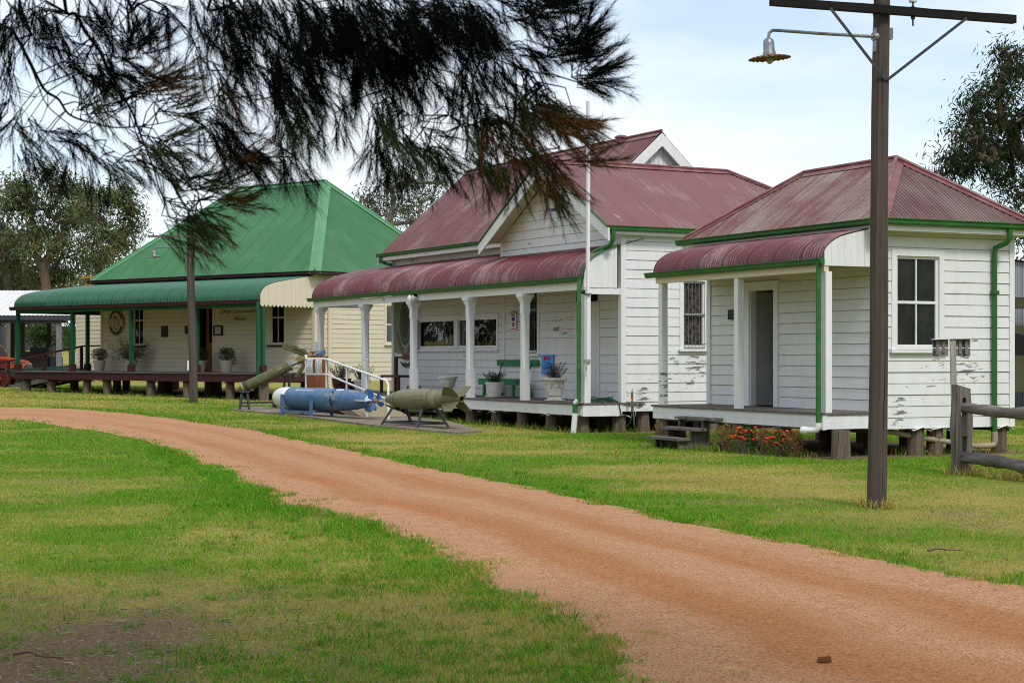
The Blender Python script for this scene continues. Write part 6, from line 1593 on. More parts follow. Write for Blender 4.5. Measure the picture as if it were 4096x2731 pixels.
bush('nandina', 'small yellowing nandina left of the timber steps', 2640, -.12, .42, .13, NAN, (.05,.016), n=420)
m = MB(); c0 = C.w(-1.1,-.25); 
# ---------------------------------------------------------------- small debris
p = gnd(3291, 2662); t = thing('bark_chunk', 'brown chunk of wood lying on the red gravel', 'wood chunk', (p.x,p.y,.03), .2); m = MB(); m.add([(-.038,-.015,0),(.036,-.018,0),(.040,.016,0),(-.034,.018,0),(-.034,-.012,.026),(.03,-.014,.030),(.038,.012,.020),(-.03,.012,.016)], [(0,1,2,3),(4,5,6,7),(0,1,5,4),(1,2,6,5),(2,3,7,6),(3,0,4,7)]); m.build('wood', plain('brown_wood', (.15,.065,.022), None, 30, .8, .3), t)
def stick(px0, py0, px1, py1, r, label):
    a, b_ = gnd(px0, py0), gnd(px1, py1); t = thing('fallen_stick', label, 'stick', a); d = b_-a; m = MB()
    m.tube([(0,0,r+.03), d*.3+Vector((0,.03,r+.045)), d*.6+Vector((0,-.02,r+.035)), d+Vector((0,0,r+.03))], [r, r*.9, r*.7, r*.4], 6, wob=.1); m.tube([d*.45+Vector((0,0,r+.03)), d*.55+Vector((.05,.07,r+.04))], [r*.6,r*.3], 5); m.build('wood', m_bark, t, True)
stick(3705, 2218, 3850, 2215, .011, 'thin dark stick lying in the grass at the right drive edge'); stick(60, 2640, 260, 2655, .009, 'thin grey stick among the bark litter at the lower left')
# ================================================================== background: shed, machinery, trees
m_wroof = iron('white_shed_iron', (.86,.85,.84), (.76,.73,.71), .7, .5, streak=.5)
Ys = 82.0; zg = g(-25, Ys)
xr0, zr0 = at(312, 1262, Ys).x, at(312, 1262, Ys).z; ridge = at(205, 1163, Ys+6)
t = thing('open_shed', 'open machinery shed with a white iron roof on dark posts', 'shed', (-30, Ys, 0))
m = MB(); sl_ = Vector((0, 6, ridge.z-zr0)); L_ = sl_.length
corr_plane(m, (-14, 0, zr0), (xr0+30, 0, zr0), sl_, lambda u: L_, pitch=.2, amp=.012); m.build('roof', m_wroof, t, True)
m = MB(); corr_plane(m, (xr0+30, 12, zr0), (-14, 12, zr0), Vector((0,-6,ridge.z-zr0)), lambda u: L_, pitch=.2, amp=.012); m.build('roof', m_wroof, t, True)
m = MB(); m.box(-14, xr0+30, -.04, .06, zr0-.22, zr0-.03); m.box(-14, xr0+29.5, 5.9, 6.1, zr0+.05, zr0+.25); m.box(-14, xr0+29.5, .1, .3, zr0-.36, zr0-.22); m.build('beam', m_steel, t)
for px, y in ((5, .3), (100, 6), (243, .3), (-130, .3), (-60, 6), (205, 11.5), (60, 11.5)):
    x = at(px, 1400, Ys+y).x + 30; MB().box(x-.11, x+.11, y-.11, y+.11, zg-.2, zr0-.1 + (1.2 if y == 6 else 0)).build('post', m_galv if px == 243 else m_steel, t)
# old orange utility truck
m_org = plain('sun_faded_orange_red_paint', (.40,.050,.012), (.30,.035,.010), 2, .4, .04, .5)
def truck(label, base, rz, mat, sc=1., name='old_truck'):
    t = thing(name, label, 'truck', base, rz); t.scale = (sc,)*3
    T = lambda a, d, z: Vector((a, d, z))
    cab = [(-1.0,.55),(-1.0,1.30),(-.92,1.70),(-.70,1.86),(-.1,1.86),(.10,1.78),(.42,1.26),(.5,1.2),(.5,.55)]
    MB().prism(cab, T, -.78, .78).build('cab', mat, t)
    bon = [(.5,.55),(.5,1.20),(1.0,1.16),(1.45,1.05),(1.62,.90),(1.66,.55)]; MB().prism(bon, T, -.62, .62).build('bonnet', mat, t)
    for s in (-1, 1):
        MB().prism([(-.72,1.28),(-.66,1.68),(-.14,1.70),(.02,1.64),(.22,1.28)], T, s*.786-.004, s*.786+.004).build('side_window', m_darkglass if False else m_black, t)
        m = MB(); m.prism([(.62,.55),(.70,.85),(.95,1.02),(1.25,1.02),(1.50,.85),(1.60,.55)], T, s*.80-.17, s*.80+.02); m.build('mudguard', mat, t)
        m = MB(); m.box(-.6,-.45, s*.79-.012, s*.79+.012, 1.12, 1.15); m.build('door_handle', m_galv, t)
    MB().add([(.14,-.66,1.74),(.14,.66,1.74),(.43,.7,1.28),(.43,-.7,1.28)], [(0,1,2,3)]).build('windscreen', m_black, t)
    m = MB(); m.box(-2.9,-1.02,-.85,.85,.75,.85); m.box(-2.9,-1.02,-.85,-.80,.85,1.2); m.box(-2.9,-1.02,.80,.85,.85,1.2); m.box(-2.9,-2.85,-.8,.8,.85,1.2); m.build('tray', mat, t)
    for x in (1.12, -2.0):
        for s in (-1, 1):
            Mw = Matrix.Translation((x, s*.72, .40)) @ Matrix.Rotation(R(90), 4, 'X')
            w_ = MB().lathe([(.22,-.09),(.36,-.09),(.40,-.05),(.40,.05),(.36,.09),(.22,.09)], M=Mw, n=24).build('wheel', m_black, t, True, angle=40); MB().lathe([(0,-.06),(.2,-.07),(.22,-.085)], M=Mw, n=16).build('rim', mat, w_, True)
    for s in (-1, 1): MB().lathe([(0,0),(.09,0),(.10,.03),(.0,.05)], M=Matrix.Translation((1.60, s*.45, .85)) @ Matrix.Rotation(R(90), 4, 'Y'), n=16).build('headlight', m_galv, t, True)
    m = MB(); m.box(1.66,1.70,-.4,.4,.55,.88); m.build('grille', m_steel, t); MB().box(1.72,1.78,-.75,.75,.45,.55).build('bumper', m_steel, t)
    return t
truck('orange red old truck parked behind the left end of the green verandah', (at(-16,1400,79).x, 79, g(-24,79)), R(-4), m_org, .98)
# vintage tractor with grille and steel wheels
def spoked(parent, c, r, w, mat, n=12):
    m = MB(); m.lathe([(r-.03,-w/2),(r,-w/2),(r,w/2),(r-.03,w/2),(r-.03,-w/2)], M=Matrix.Translation(c) @ Matrix.Rotation(R(78), 4, 'X'), n=36); M_ = Matrix.Translation(c) @ Matrix.Rotation(R(78), 4, 'X')
    for k in range(n): a = 2*PI*k/n; m.tube([M_ @ Vector((.05*math.cos(a),.05*math.sin(a),.03*(-1)**k)), M_ @ Vector((r*math.cos(a),r*math.sin(a),0))], .012, 6)
    m.lathe([(0,-.1),(.07,-.1),(.07,.1),(0,.1)], M=M_, n=12); return m.build('steel_wheel', mat, parent, True, angle=40)
Yt = 72.; bz = g(-21, Yt); t = thing('vintage_tractor', 'small vintage tractor with dark red radiator and green spoked steel wheels', 'tractor', (at(22,1500,Yt).x, Yt, bz)); m_tg = plain('tractor_green', (.012,.06,.035), None, 5, .5); m_tr = plain('tractor_dark_red', (.17,.014,.016), (.12,.012,.012), 5, .5)
MB().box(-.15,.15,-.1,.1,.74,1.06).build('radiator', m_tr, t); MB().box(-.17,.17,-.11,.11,1.06,1.12).build('radiator_cap', m_tr, t); MB().box(-1.5,-.15,-.2,.2,.70,.98).build('bonnet', m_tr, t); MB().box(-1.6,.3,-.12,.12,.52,.68).build('frame', m_tg, t)
spoked(t, (.05,-.55,.40), .40, .10, m_tg); spoked(t, (.35,.5,.40), .40, .10, m_tg); spoked(t, (-1.5,-.7,.62), .62, .2, m_tg, 14); spoked(t, (-1.4,.7,.62), .62, .2, m_tg, 14)
MB().beam((.08,-.55,.40), (.08,.5,.40), .07, .07).build('axle', m_tr, t); m = MB(); m.tube([(.4,-.1,.98),(.7,-.1,1.02),(.95,-.1,.98)], .03, 8); m.tube([(.66,-.1,.9),(.7,-.1,1.3)], .03, 8); m.build('steering_arm', m_tg, t, True)
spoked(t, (.0,0,1.0), .001, .001, m_tg, 1) if False else None
t = thing('horse_drawn_dray', 'long dark green timber shafts of an old dray beyond the maroon rail', 'dray', (at(200,1480,70).x, 70, g(-19,70)))
MB().beam((-2.1,0,.60), (1.5,.2,.78), .10, .10).build('shaft', m_tg, t); MB().beam((-1.9,.5,.70), (1.35,.75,.90), .10, .10).build('shaft', m_tg, t); MB().box(-2.3,-1.5,-.1,.7,.5,.64).build('frame', m_tg, t); spoked(t, (-1.9,-.25,.35), .35, .07, m_tr); spoked(t, (-1.9,.85,.35), .35, .07, m_tr)
MB().box(1.2,1.3,-.05,.85,.72,.78).build('crossbar', m_tg, t)
t = thing('stationary_engine', 'black boxy old engine standing under the white shed roof', 'engine', (at(158,1440,84).x, 84, g(-23,84))); t.scale = (1.15, 1.15, 1.28)
MB().box(-.75,.55,-.5,.5,.35,1.15).build('casing', m_black, t); MB().box(-.2,.6,-.45,.45,1.15,1.32).build('tank', m_black, t); MB().box(.6,1.0,-.3,.3,.3,.95).build('gearbox', m_steel, t); MB().cyl((.8,0,.95),(.8,0,1.5),.04,n=8).build('exhaust', m_black, t)
for x in (-.6,.7):
    for y in (-.5,.5): MB().lathe([(0,-.05),(.28,-.05),(.28,.05),(0,.05)], M=Matrix.Translation((x,y,.28)) @ Matrix.Rotation(R(90),4,'X'), n=18).build('wheel', m_steel, t, True, angle=40)
# right: grey machinery shed and olive truck beyond the cottage
m_gi = iron('old_galvanised_iron', (.30,.31,.34), (.22,.15,.11), .62, .5, spec=.4)
t = thing('iron_shed', 'grey corrugated iron shed with rust patches behind the cottage', 'shed', (14, 52, 0))
m = MB(); zt = 4.55; n = int(10/.076*4); 
vs = []; fs = []; uvs = []
for i in range(n+1):
    x = -3.5 + 10*i/n; d = .009*math.cos(2*PI*x/.076); vs += [(x, d, 0), (x, d, zt - .17*max(0, x-1.0))]
for i in range(n): fs.append((2*i, 2*i+2, 2*i+3, 2*i+1)); uvs.append([(vs[k][0], vs[k][2]) for k in fs[-1]])
m.add(vs, fs, uvs); m.build('wall', m_gi, t, True)
m = MB(); m.add([(-3.5,-.15,zt+.05),(1,-.15,zt+.05),(6.7,-.15,zt-.92),(6.7,7,zt-.92),(1,7,zt+.05),(-3.5,7,zt+.05)], [(0,1,4,5),(1,2,3,4)]); m.build('roof', m_gi, t); m = MB(); m.box(-3.5,-3.45,0,7,0,zt); m.box(-3.5,6.5,6.95,7,0,zt-.9); m.build('side_wall', m_gi, t)
m_ol = plain('dull_olive_vehicle_paint', (.085,.085,.038), (.07,.065,.03), 3, .45, .05, .4)
t = thing('carport', 'low olive beam carport in front of the grey iron shed', 'carport', (14.4, 45, 0))
m = MB(); zt = at(0,1190,45).z; zb_ = at(0,1236,45).z; m.box(-3,4,-.08,.0,zb_,zt); m.box(3.9,4.0,0,6,zb_,zt); m.build('beam', m_ol, t); MB().box(-3,4,0,6.5,zt-.06,zt).build('roof', m_gi, t)
for x in (-2.9, 3.9):
    MB().box(x-.05, x+.05, -.06, .04, 0, zb_).build('post', m_ol, t)
truck('olive green old truck parked behind the right end of the cottage', (12.95, 44.2, 0), R(3), m_ol, 1.28)
# distant bush and fence line
def far_wood(name, label, n_, xr, yr, hk=1.):
    P = []; 
    for k in range(n_):
        x = rng.uniform(*xr); y = rng.uniform(*yr); z = gv(np.array([x]), np.array([y]))[0]; h_ = rng.uniform(5, 9.5)*hk; w_ = rng.uniform(3, 6)
        n = 420; q = unit(rng.normal(size=(n,3)))*(rng.random((n,1))**.4); P.append(np.array([x,y,z+h_*.55]) + q*np.array([w_,w_,h_*.5]) + 0*rng.normal(size=(n,3)))
    P = np.concatenate(P); n = len(P); c = colmix(n, [(.05,.07,.03),(.07,.085,.035),(.09,.085,.04)], None, .25)
    tag(leaf_mesh(name, P, rng.normal(size=(n,3)), rng.uniform(.5,1.1,n), rng.uniform(.25,.5,n), c), label, 'wood', kind='stuff')
far_wood('far_wood', 'distant belt of grey green bushland beyond the shed', 150, (-110,110), (150,230))
far_wood('near_wood', 'belt of trees across the drive behind the viewer, mirrored in the windows', 110, (-60,50), (-36,-22), 1.7)
far_wood('left_wood', 'belt of trees beyond the left edge, mirrored in the verandah windows', 90, (-68,-36), (40,84), 1.7)
far_wood('added_side_wood', 'added belt of unseen trees off right that darkens the cottage window reflection', 70, (38,62), (-26,22), 1.5)  # unseen trees added so the cottage pane mirrors less sky
t = thing('paddock_fence', 'dark distant fence line crossing the dry paddock behind the shed', 'fence', (-30, 128, g(-30,128)))
MB().box(-40, 40, -.05, .05, .1, 1.9).build('fence_panel', plain('dark_fence_sheet', (.05,.065,.07), None, 2, .8), t)
# ---------------------------------------------------------------- trees
def B_(lst, Y, dy=1.6, k=1.0):
    out = []
    for px, py, rr, n in lst:
        c = at(px, py, Y + rng.uniform(-dy, dy)); q = rr/F*Y; out.append((tuple(c), (q, q, q*.8), int(n*k)))
    return out
def tp(*pts): return [at(px, py, Y) for px, py, Y in pts]
def gb(px, Y): x = (px-CX)/F*Y; return Vector((x, Y, g(x, Y)))
b0 = gb(215, 97)
tree('gum_tree', 'big spreading gum with brown forked trunk behind the white shed', b0, [b0, at(200,1250,97), at(192,1150,97), at(182,1060,97)],
     B_([(240,735,60,8),(74,755,50,7),(50,815,55,8),(330,760,50,7),(259,850,75,10),(165,885,70,9),(333,862,60,8),(140,800,60,8),(222,955,75,10),(120,960,70,9),(315,1030,70,8),(259,1085,70,8),(167,1100,70,8),(200,700,40,4)], 97, k=1.3), (.36,.085), 72, .46, GUM, [.42,.34,.20,.04], m_bark, .02, .30, 1.3, 'gum trees')
b0 = gb(372, 93)
tree('gum_tree', 'gum with a leaning crown reaching over the left end of the green roof', b0, [b0, at(380,1200,93), at(395,1120,93), at(415,1030,93)],
     B_([(500,782,45,7),(428,800,50,8),(536,832,40,6),(520,915,50,7),(480,958,55,7),(444,1010,55,7),(385,1040,60,7),(420,900,50,6),(370,950,60,7),(395,1120,55,6),(350,830,35,4)], 93, k=1.3), (.35,.08), 70, .42, GUM, [.42,.36,.18,.04], m_bark, .018, .22, 1.2, 'gum trees')
b0 = gb(52, 100)
tree('gum_tree', 'gum with pale multiple stems at the left edge of the photo', b0, [b0, at(48,1280,100), at(40,1180,100), at(30,1080,100)],
     B_([(37,955,70,9),(30,1030,70,9),(75,1085,70,8),(-30,900,70,8),(-60,1000,80,8),(100,1150,60,6),(0,1130,70,7),(-40,800,60,6)], 100, k=1.25), (.36,.085), 72, .46, GUM, None, m_greybark, .02, .26, 1.3, 'gum trees')
for px in (30, 75):
    p0 = gb(px, 96)
p0 = gb(262, 92); tree('sapling', 'bright green sapling seen beneath the white shed roof', gb(170, 95), [gb(170,95), at(172,1380,95)], B_([(165,1320,28,6),(150,1350,25,4),(185,1345,25,4),(175,1290,25,4)], 95), (.25,.07), 70, .32, [(.05,.10,.02),(.07,.13,.03)], None, m_bark, .012, .05, .8, 'saplings')
tree('sapling', 'leafy sapling between the shed posts and the rear wing', gb(285, 104), [gb(285,104), at(284,1390,104)], B_([(280,1330,25,5),(295,1355,22,4),(270,1360,20,3)], 104), (.25,.07), 70, .32, [(.05,.11,.02),(.08,.13,.03)], None, m_bark, .012, .05, .8, 'saplings')
b0 = gb(1600, 90)
PALE = [(.085,.10,.055),(.06,.08,.038),(.12,.13,.075)]
tree('gum_tree', 'airy pale gum showing between the green and red roofs', b0, [b0, at(1595,1150,90), at(1560,1000,90), at(1555,900,90)],
     B_([(1480,795,38,7),(1560,745,40,8),(1650,720,40,8),(1745,722,40,6),(1610,830,45,8),(1700,800,40,7),(1520,865,38,6),(1640,880,40,6),(1470,850,25,3),(1570,690,25,3)], 90, k=1.1), (.30,.065), 62, .50, PALE, None, m_greybark, .016, .22, .9, 'gum trees')
b0 = Vector((13.9, 42, 0)); b0.z = 0
tree('gum_tree', 'dark leafy gum rising behind the right end of the cottage', b0, [b0, at(4290,1150,42), at(4240,900,42), at(4180,700,42), at(4150,560,42)],
     B_([(4015,225,45,7),(4065,295,55,8),(3995,365,55,8),(3920,385,38,5),(3875,465,42,6),(3975,465,60,9),(4050,490,70,9),(3850,540,48,7),(3925,562,60,9),(3800,612,40,5),(3830,660,50,7),(3925,640,65,9),(4025,615,70,9),(4010,700,60,8),(4080,770,55,7),(4070,870,30,4),(4085,960,22,3),(4190,300,90,9),(4250,480,120,12),(4270,700,110,10),(4180,150,70,6),(3775,700,22,2)], 42, 1.3, 1.05), (.19,.040), 82, .27, [(.028,.048,.016),(.042,.066,.022),(.018,.03,.011),(.075,.085,.03)], [.4,.33,.17,.10], m_bark, .010, .24, .8, 'gum trees')
# ================================================================== the casuarina overhanging the viewer
def casuarina():
    Y0 = 5.6
    base = Vector((-4.3, 3.0, 0)); t = thing('casuarina_tree', 'dark casuarina with drooping needle foliage hanging across the top of the view', 'tree', base)
    o = np.array(base); mbs = []
    cw = lambda px, py, Y: np.array(at(px, py, Y)) - o
    k3 = .574; c3 = lambda L: [(x*k3, y*k3) for x, y in L]; k4 = .5952; c4 = lambda L: [(1200+x*k4, y*k4) for x, y in L]
    br = [(c3([(0,60),(100,220),(200,400),(290,580),(340,650),(420,700),(470,780),(520,820),(600,850),(690,870),(800,895),(950,890),(1080,875),(1200,850),(1320,800)]), 15, 3, 5.3),
      (c3([(180,380),(240,500),(280,610),(340,740),(450,840),(560,920),(650,970),(760,1030),(860,1090),(960,1110)]), 7, 2, 5.3),
      (c3([(460,0),(540,110),(620,250),(700,360),(750,460),(820,590),(880,700),(940,810),(980,920),(1030,1050),(1080,1180),(1110,1290),(1150,1380),(1210,1425),(1290,1430),(1400,1400)]), 15, 3, 5.6),
      (c3([(900,0),(980,35),(1080,90),(1190,130)]), 10, 7, 5.5), (c3([(960,15),(1050,10),(1150,50),(1230,130),(1310,220),(1360,300),(1390,380),(1440,450),(1520,560),(1560,700)]), 9, 3, 5.7),
      (c3([(1360,300),(1310,380),(1300,500),(1310,620),(1330,760),(1400,900),(1450,1000)]), 5, 2, 5.7), (c3([(1360,290),(1450,230),(1560,170),(1700,110)]), 4, 3, 5.7),
      (c3([(1480,0),(1600,60),(1700,110),(1800,180),(1900,260),(2000,330),(2150,370),(2265,430)]), 12, 4, 5.6), (c3([(1600,60),(1690,220),(1740,360),(1800,480),(1870,590),(1920,720),(2000,900),(2060,1100)]), 7, 2, 5.5),
      (c3([(150,0),(180,110),(205,180),(235,250)]), 11, 8, 5.4), (c3([(235,240),(280,330),(360,430),(470,490),(560,520),(650,560)]), 4, 2, 5.4),
      (c3([(130,320),(90,400),(30,520),(30,640),(90,720),(200,800),(240,950),(230,980)]), 4, 2, 5.2), (c3([(340,650),(345,730),(310,830),(235,970),(215,1100),(250,1240)]), 4, 1.5, 5.3), (c3([(0,560),(60,630),(170,680),(290,680),(300,640)]), 3, 2, 5.3),
      (c3([(470,490),(560,400),(680,330),(760,420)]), 3, 2, 5.5), (c3([(690,870),(740,820),(850,760),(900,690)]), 3, 2, 5.4), (c3([(990,940),(1080,1000),(1180,1060),(1300,1150),(1400,1230)]), 4, 1.5, 5.6), (c3([(880,640),(960,680),(1080,720),(1200,700)]), 4, 2, 5.6), (c3([(980,900),(1100,970),(1240,990),(1340,960)]), 3, 1.5, 5.5),
      (c3([(650,190),(760,250),(870,300),(980,320)]), 4, 2, 5.5), (c3([(960,40),(970,150),(960,200),(880,240)]), 3, 1.5, 5.6),
      (c4([(0,20),(150,150),(230,190),(330,215)]), 5, 3, 5.7), (c4([(300,0),(330,120),(370,230),(430,380),(480,440),(520,520),(600,640),(700,750),(800,810),(900,830),(1100,840),(1250,850)]), 8, 2, 5.6), (c4([(0,320),(90,400),(140,430),(300,460)]), 4, 2, 5.7),
      (c4([(900,0),(1000,180),(1150,330),(1300,400),(1450,460),(1600,560),(1700,640)]), 8, 3, 5.5), (c4([(1100,240),(1250,230),(1350,170),(1500,140),(1650,70),(1800,20),(1900,5)]), 6, 2, 5.4), (c4([(1250,300),(1350,350),(1450,370),(1600,390),(1800,380),(1950,330),(2040,270),(2080,220)]), 5, 1.5, 5.4),
      (c4([(1300,400),(1450,460),(1600,500),(1750,530),(1900,570),(2050,560)]), 4, 1.5, 5.4), (c4([(1560,110),(1640,210),(1720,280),(1800,290)]), 3, 1.5, 5.4), (c4([(640,0),(700,160),(800,350),(830,430),(900,520)]), 5, 2, 5.6), (c4([(1250,230),(1100,260),(1050,330),(1100,520),(1140,700)]), 4, 1.5, 5.5),
      (c4([(1000,780),(1150,850),(1300,900),(1450,1050),(1560,1080)]), 4, 1.5, 5.5), (c4([(1600,560),(1700,760),(1760,900),(1720,1100),(1700,1250)]), 4, 1.5, 5.5), (c4([(600,640),(560,760),(520,900),(500,1000)]), 3, 1.5, 5.6), (c4([(700,860),(820,950),(900,1060),(980,1150)]), 3, 1.5, 5.6)]
    BP = []      # sampled branch points to hang twigs from
    # trunk and limbs: rise out of frame on the left and arch over
    tr = [np.array([0,0,-.1]), np.array([.03,.0,.9]), np.array([-.04,.05,1.9]), np.array([.02,.1,2.9]), np.array([.1,.2,3.9]), np.array([.15,.3,5.2]), np.array([.2,.35,6.6])]
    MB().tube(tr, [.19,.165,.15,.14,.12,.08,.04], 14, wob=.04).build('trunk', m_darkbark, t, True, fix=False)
    limbs = MB()
    hubs = [np.array([-1.2,4.6,3.35]) - o, np.array([-.3,5.3,3.35]) - o, np.array([.5,5.5,3.4]) - o]
    limbs.tube([tr[3], np.array([1.4,.9,3.35]), hubs[0], (hubs[0]+hubs[1])/2+np.array([0,0,.08]), hubs[1], hubs[2]], [.08,.07,.055,.05,.04,.025], 10, wob=.05)
    for pts, w0, w1, Yd in br:
        n = len(pts); Ys_ = [Yd + .10*math.sin(i*.7+Yd*9) + .05*i/n for i in range(n)]
        W = [cw(p[0], p[1], Y) for p, Y in zip(pts, Ys_)]
        r = [(w0 + (w1-w0)*i/(n-1))/F*Yd*.5 for i in range(n)]
        if pts[0][1] < 40:     # comes in from above the frame
            h_ = min(hubs, key=lambda q: np.linalg.norm(q - W[0])); mid = (h_ + W[0])/2 + np.array([0,0,.12])
            W = [h_, mid] + W; r = [r[0]*1.3, r[0]*1.15] + r
        elif pts[0][0] < 5:
            W = [tr[3]+np.array([0,0,.2]), (tr[3]+W[0])/2+np.array([0,0,.25])] + W; r = [r[0]*1.5, r[0]*1.25] + r
        # smooth
        P = []; Rr = []
        for i in range(len(W)-1):
            p0, p1, p2, p3 = W[max(i-1,0)], W[i], W[i+1], W[min(i+2,len(W)-1)]
            for k in range(4):
                q = k/4; P.append(.5*((2*p1)+(p2-p0)*q+(2*p0-5*p1+4*p2-p3)*q*q+(3*p1-p0-3*p2+p3)*q**3)); Rr.append(r[i]+(r[i+1]-r[i])*q)
        P.append(W[-1]); Rr.append(r[-1])
        if w0 >= 8: MB().tube(P, Rr, 8, wob=.05).build('branch', m_darkbark, t, True, fix=False)
        else: limbs.tube(P, Rr, 6, cap=False)
        BP += P
    BP = np.array(BP)
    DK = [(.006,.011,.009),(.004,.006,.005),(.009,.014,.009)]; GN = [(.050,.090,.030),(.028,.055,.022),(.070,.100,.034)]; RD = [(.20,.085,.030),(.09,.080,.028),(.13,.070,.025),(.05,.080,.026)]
    # clumps: px, py, rx, ry, twigs, direction (deg below horizontal to the right), needle px, colour
    CL = [(860,-15,130,28,20,70,95,DK),(1080,-15,150,28,28,66,95,DK),(1350,-12,150,28,30,64,95,DK),(1600,-12,150,28,30,62,95,DK),(1830,-8,130,26,24,58,95,DK),(2050,0,120,24,14,30,80,DK),(120,-10,110,25,14,80,75,DK),(400,-10,110,25,14,72,75,DK),(1000,120,240,120,62,60,95,DK),(1150,290,140,110,60,55,95,DK),(880,190,110,120,26,65,95,DK),(1250,110,120,110,34,62,95,DK),(1180,440,65,90,30,72,100,GN),(1150,590,45,60,12,75,110,DK),(860,500,80,90,36,58,85,DK),(960,600,80,50,16,42,85,DK),(900,330,60,50,14,60,85,RD),
      (985,650,40,25,9,-35,70,RD),(470,265,80,55,26,25,65,DK),(555,195,60,55,20,-42,65,DK),(610,345,70,45,30,-18,65,RD),(670,430,50,40,14,0,65,GN),(420,170,80,80,14,70,65,DK),(335,60,50,45,13,20,60,DK),(390,310,50,40,14,40,60,DK),
      (640,620,110,75,34,38,65,GN),(770,740,80,45,22,-5,60,GN),(880,730,70,35,14,-32,60,RD),(900,810,45,22,18,-12,55,RD),(740,870,90,50,22,30,60,GN),(720,935,85,42,18,35,60,RD),(800,860,60,40,16,30,55,RD),(560,570,60,50,14,50,60,GN),(680,560,60,40,12,-10,60,GN),
      (50,430,55,50,12,120,60,DK),(25,500,30,50,8,130,60,DK),(110,500,60,45,12,45,60,GN),(110,600,55,45,9,75,60,DK),(190,560,60,40,9,20,60,DK),(345,445,40,25,14,-30,45,GN),(290,540,70,50,11,55,60,DK),(460,640,60,40,14,30,60,GN),(380,680,80,50,8,70,60,DK),(230,640,60,40,6,80,60,DK),
      (180,50,50,50,16,80,75,DK),(40,90,45,70,14,110,70,DK),(30,220,35,70,10,110,65,DK),(250,180,70,50,10,60,65,DK),(300,250,50,40,8,30,60,DK),(140,190,40,40,5,20,55,DK),(520,60,50,50,10,70,70,DK),(640,40,60,40,10,70,75,DK),(360,410,50,40,10,60,60,GN),
      (1460,110,230,100,74,62,95,DK),(1330,80,120,80,34,65,95,DK),(1560,190,110,75,48,60,95,DK),(1840,75,130,75,56,58,95,DK),(1420,250,60,70,26,80,95,DK),(1690,100,100,70,34,60,95,DK),(1335,420,60,80,10,82,90,DK),(1600,280,90,60,18,62,85,DK),(1700,260,50,50,9,65,80,DK),(1740,330,50,40,6,55,85,DK),
      (1520,450,45,90,34,72,80,GN),(1660,555,90,50,34,45,75,GN),(1580,600,55,45,16,78,80,DK),(1490,560,30,50,8,85,80,DK),(1870,290,55,90,26,78,80,DK),(1960,250,70,60,18,60,75,DK),(2000,500,130,85,64,58,70,RD),(1900,470,60,80,24,75,75,GN),(2165,425,95,60,56,35,65,RD),(2080,380,70,50,26,55,65,GN),(2265,510,60,50,34,22,60,RD),(2110,600,110,40,36,55,65,RD),
      (2190,690,50,45,22,62,65,RD),(2200,760,40,20,10,60,55,GN),(1770,630,50,40,12,52,75,DK),(1910,630,65,40,16,65,75,GN),(2040,690,60,30,10,70,60,GN),(2190,35,80,30,30,-22,70,DK),(2300,20,50,20,18,-20,65,DK),(2060,60,60,40,14,10,70,DK),(2190,120,60,25,10,28,70,DK),
      (2385,190,50,55,22,-48,60,DK),(2300,200,70,30,16,-30,60,DK),(2400,300,60,30,24,-22,60,DK),(2410,345,50,18,12,8,60,DK),(2250,235,80,30,18,-10,60,DK),(2330,650,50,25,10,-12,55,RD),(2080,200,70,40,16,30,70,DK)]
    P = []; A = []; D = []; L = []; Cc = []; tw = MB()
    for cx, cy, rx, ry, n, ang, nl, cols in CL:
        if cx >= 2280 and cy < 480: cx -= 70
        for _ in range(int(n*1.0)):
            a = rng.uniform(0, 2*PI); q = math.sqrt(rng.random()); px, py = cx + rx*q*math.cos(a), cy + ry*q*math.sin(a)
            if py < -60: continue
            Yd = 5.55 + rng.normal(0, .22); th = R(ang + rng.normal(0, 20)); ln = rng.uniform(90, 190)/F*Yd
            s = cw(px, py, Yd); d = np.array([math.cos(th), rng.normal(0, .35), -math.sin(th)]); d /= np.linalg.norm(d)
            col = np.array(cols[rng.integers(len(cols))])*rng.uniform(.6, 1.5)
            K = 7; pts = [s + d*ln*i/(K-1) + np.array([0,0,-.10*ln])*(i/(K-1))**2*(1 if ang > 0 else -1.2) for i in range(K)]
            tw.tube([pts[0], pts[3], pts[-1]], [.0016,.0013,.0008], 4, cap=False)
            j = int(np.argmin(np.linalg.norm(BP - s, axis=1) + .6*np.maximum(0, s[2]-BP[:,2])))
            if rng.random() < .28 and np.linalg.norm(BP[j]-s) < .5:
                m_ = (BP[j]+s)/2 + np.array([0,0,.25*np.linalg.norm(BP[j]-s)*.5]) + rng.normal(0,.015,3); tw.tube([BP[j], m_, s], [.0026,.0022,.0016], 4, cap=False)
            nn = int(rng.uniform(46, 76) if cols is DK else rng.uniform(36, 58)); f_ = rng.random(nn)**.8; idx = np.minimum((f_*(K-1)).astype(int), K-2); fr_ = f_*(K-1)-idx; PP = np.array(pts)
            B = PP[idx] + (PP[idx+1]-PP[idx])*fr_[:,None]; dirs = unit(PP[idx+1]-PP[idx])
            P.append(B); A.append(dirs + rng.normal(0, .30, (nn,3))); D.append(rng.normal(0,.18,(nn,3)) + np.array([0,0,-.28])); L.append(rng.uniform(.6,1.25,nn)*nl/F*Yd); Cc.append(np.clip(col*(1+rng.normal(0,.25,(nn,1))), .002, 1))
    limbs.build('branch', m_darkbark, t, True, fix=False)
    tw.build('twigs', m_darkbark, t, True, fix=False)
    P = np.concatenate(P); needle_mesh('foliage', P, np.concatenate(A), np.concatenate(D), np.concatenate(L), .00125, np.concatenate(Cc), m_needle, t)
    # rest of the crown, above the frame and over the viewer
    n = 95000; q = unit(rng.normal(size=(n,3)))*(rng.random((n,1))**.4); Q = np.array([4.0,1.2,5.6]) + q*np.array([3.9,3.9,1.5])
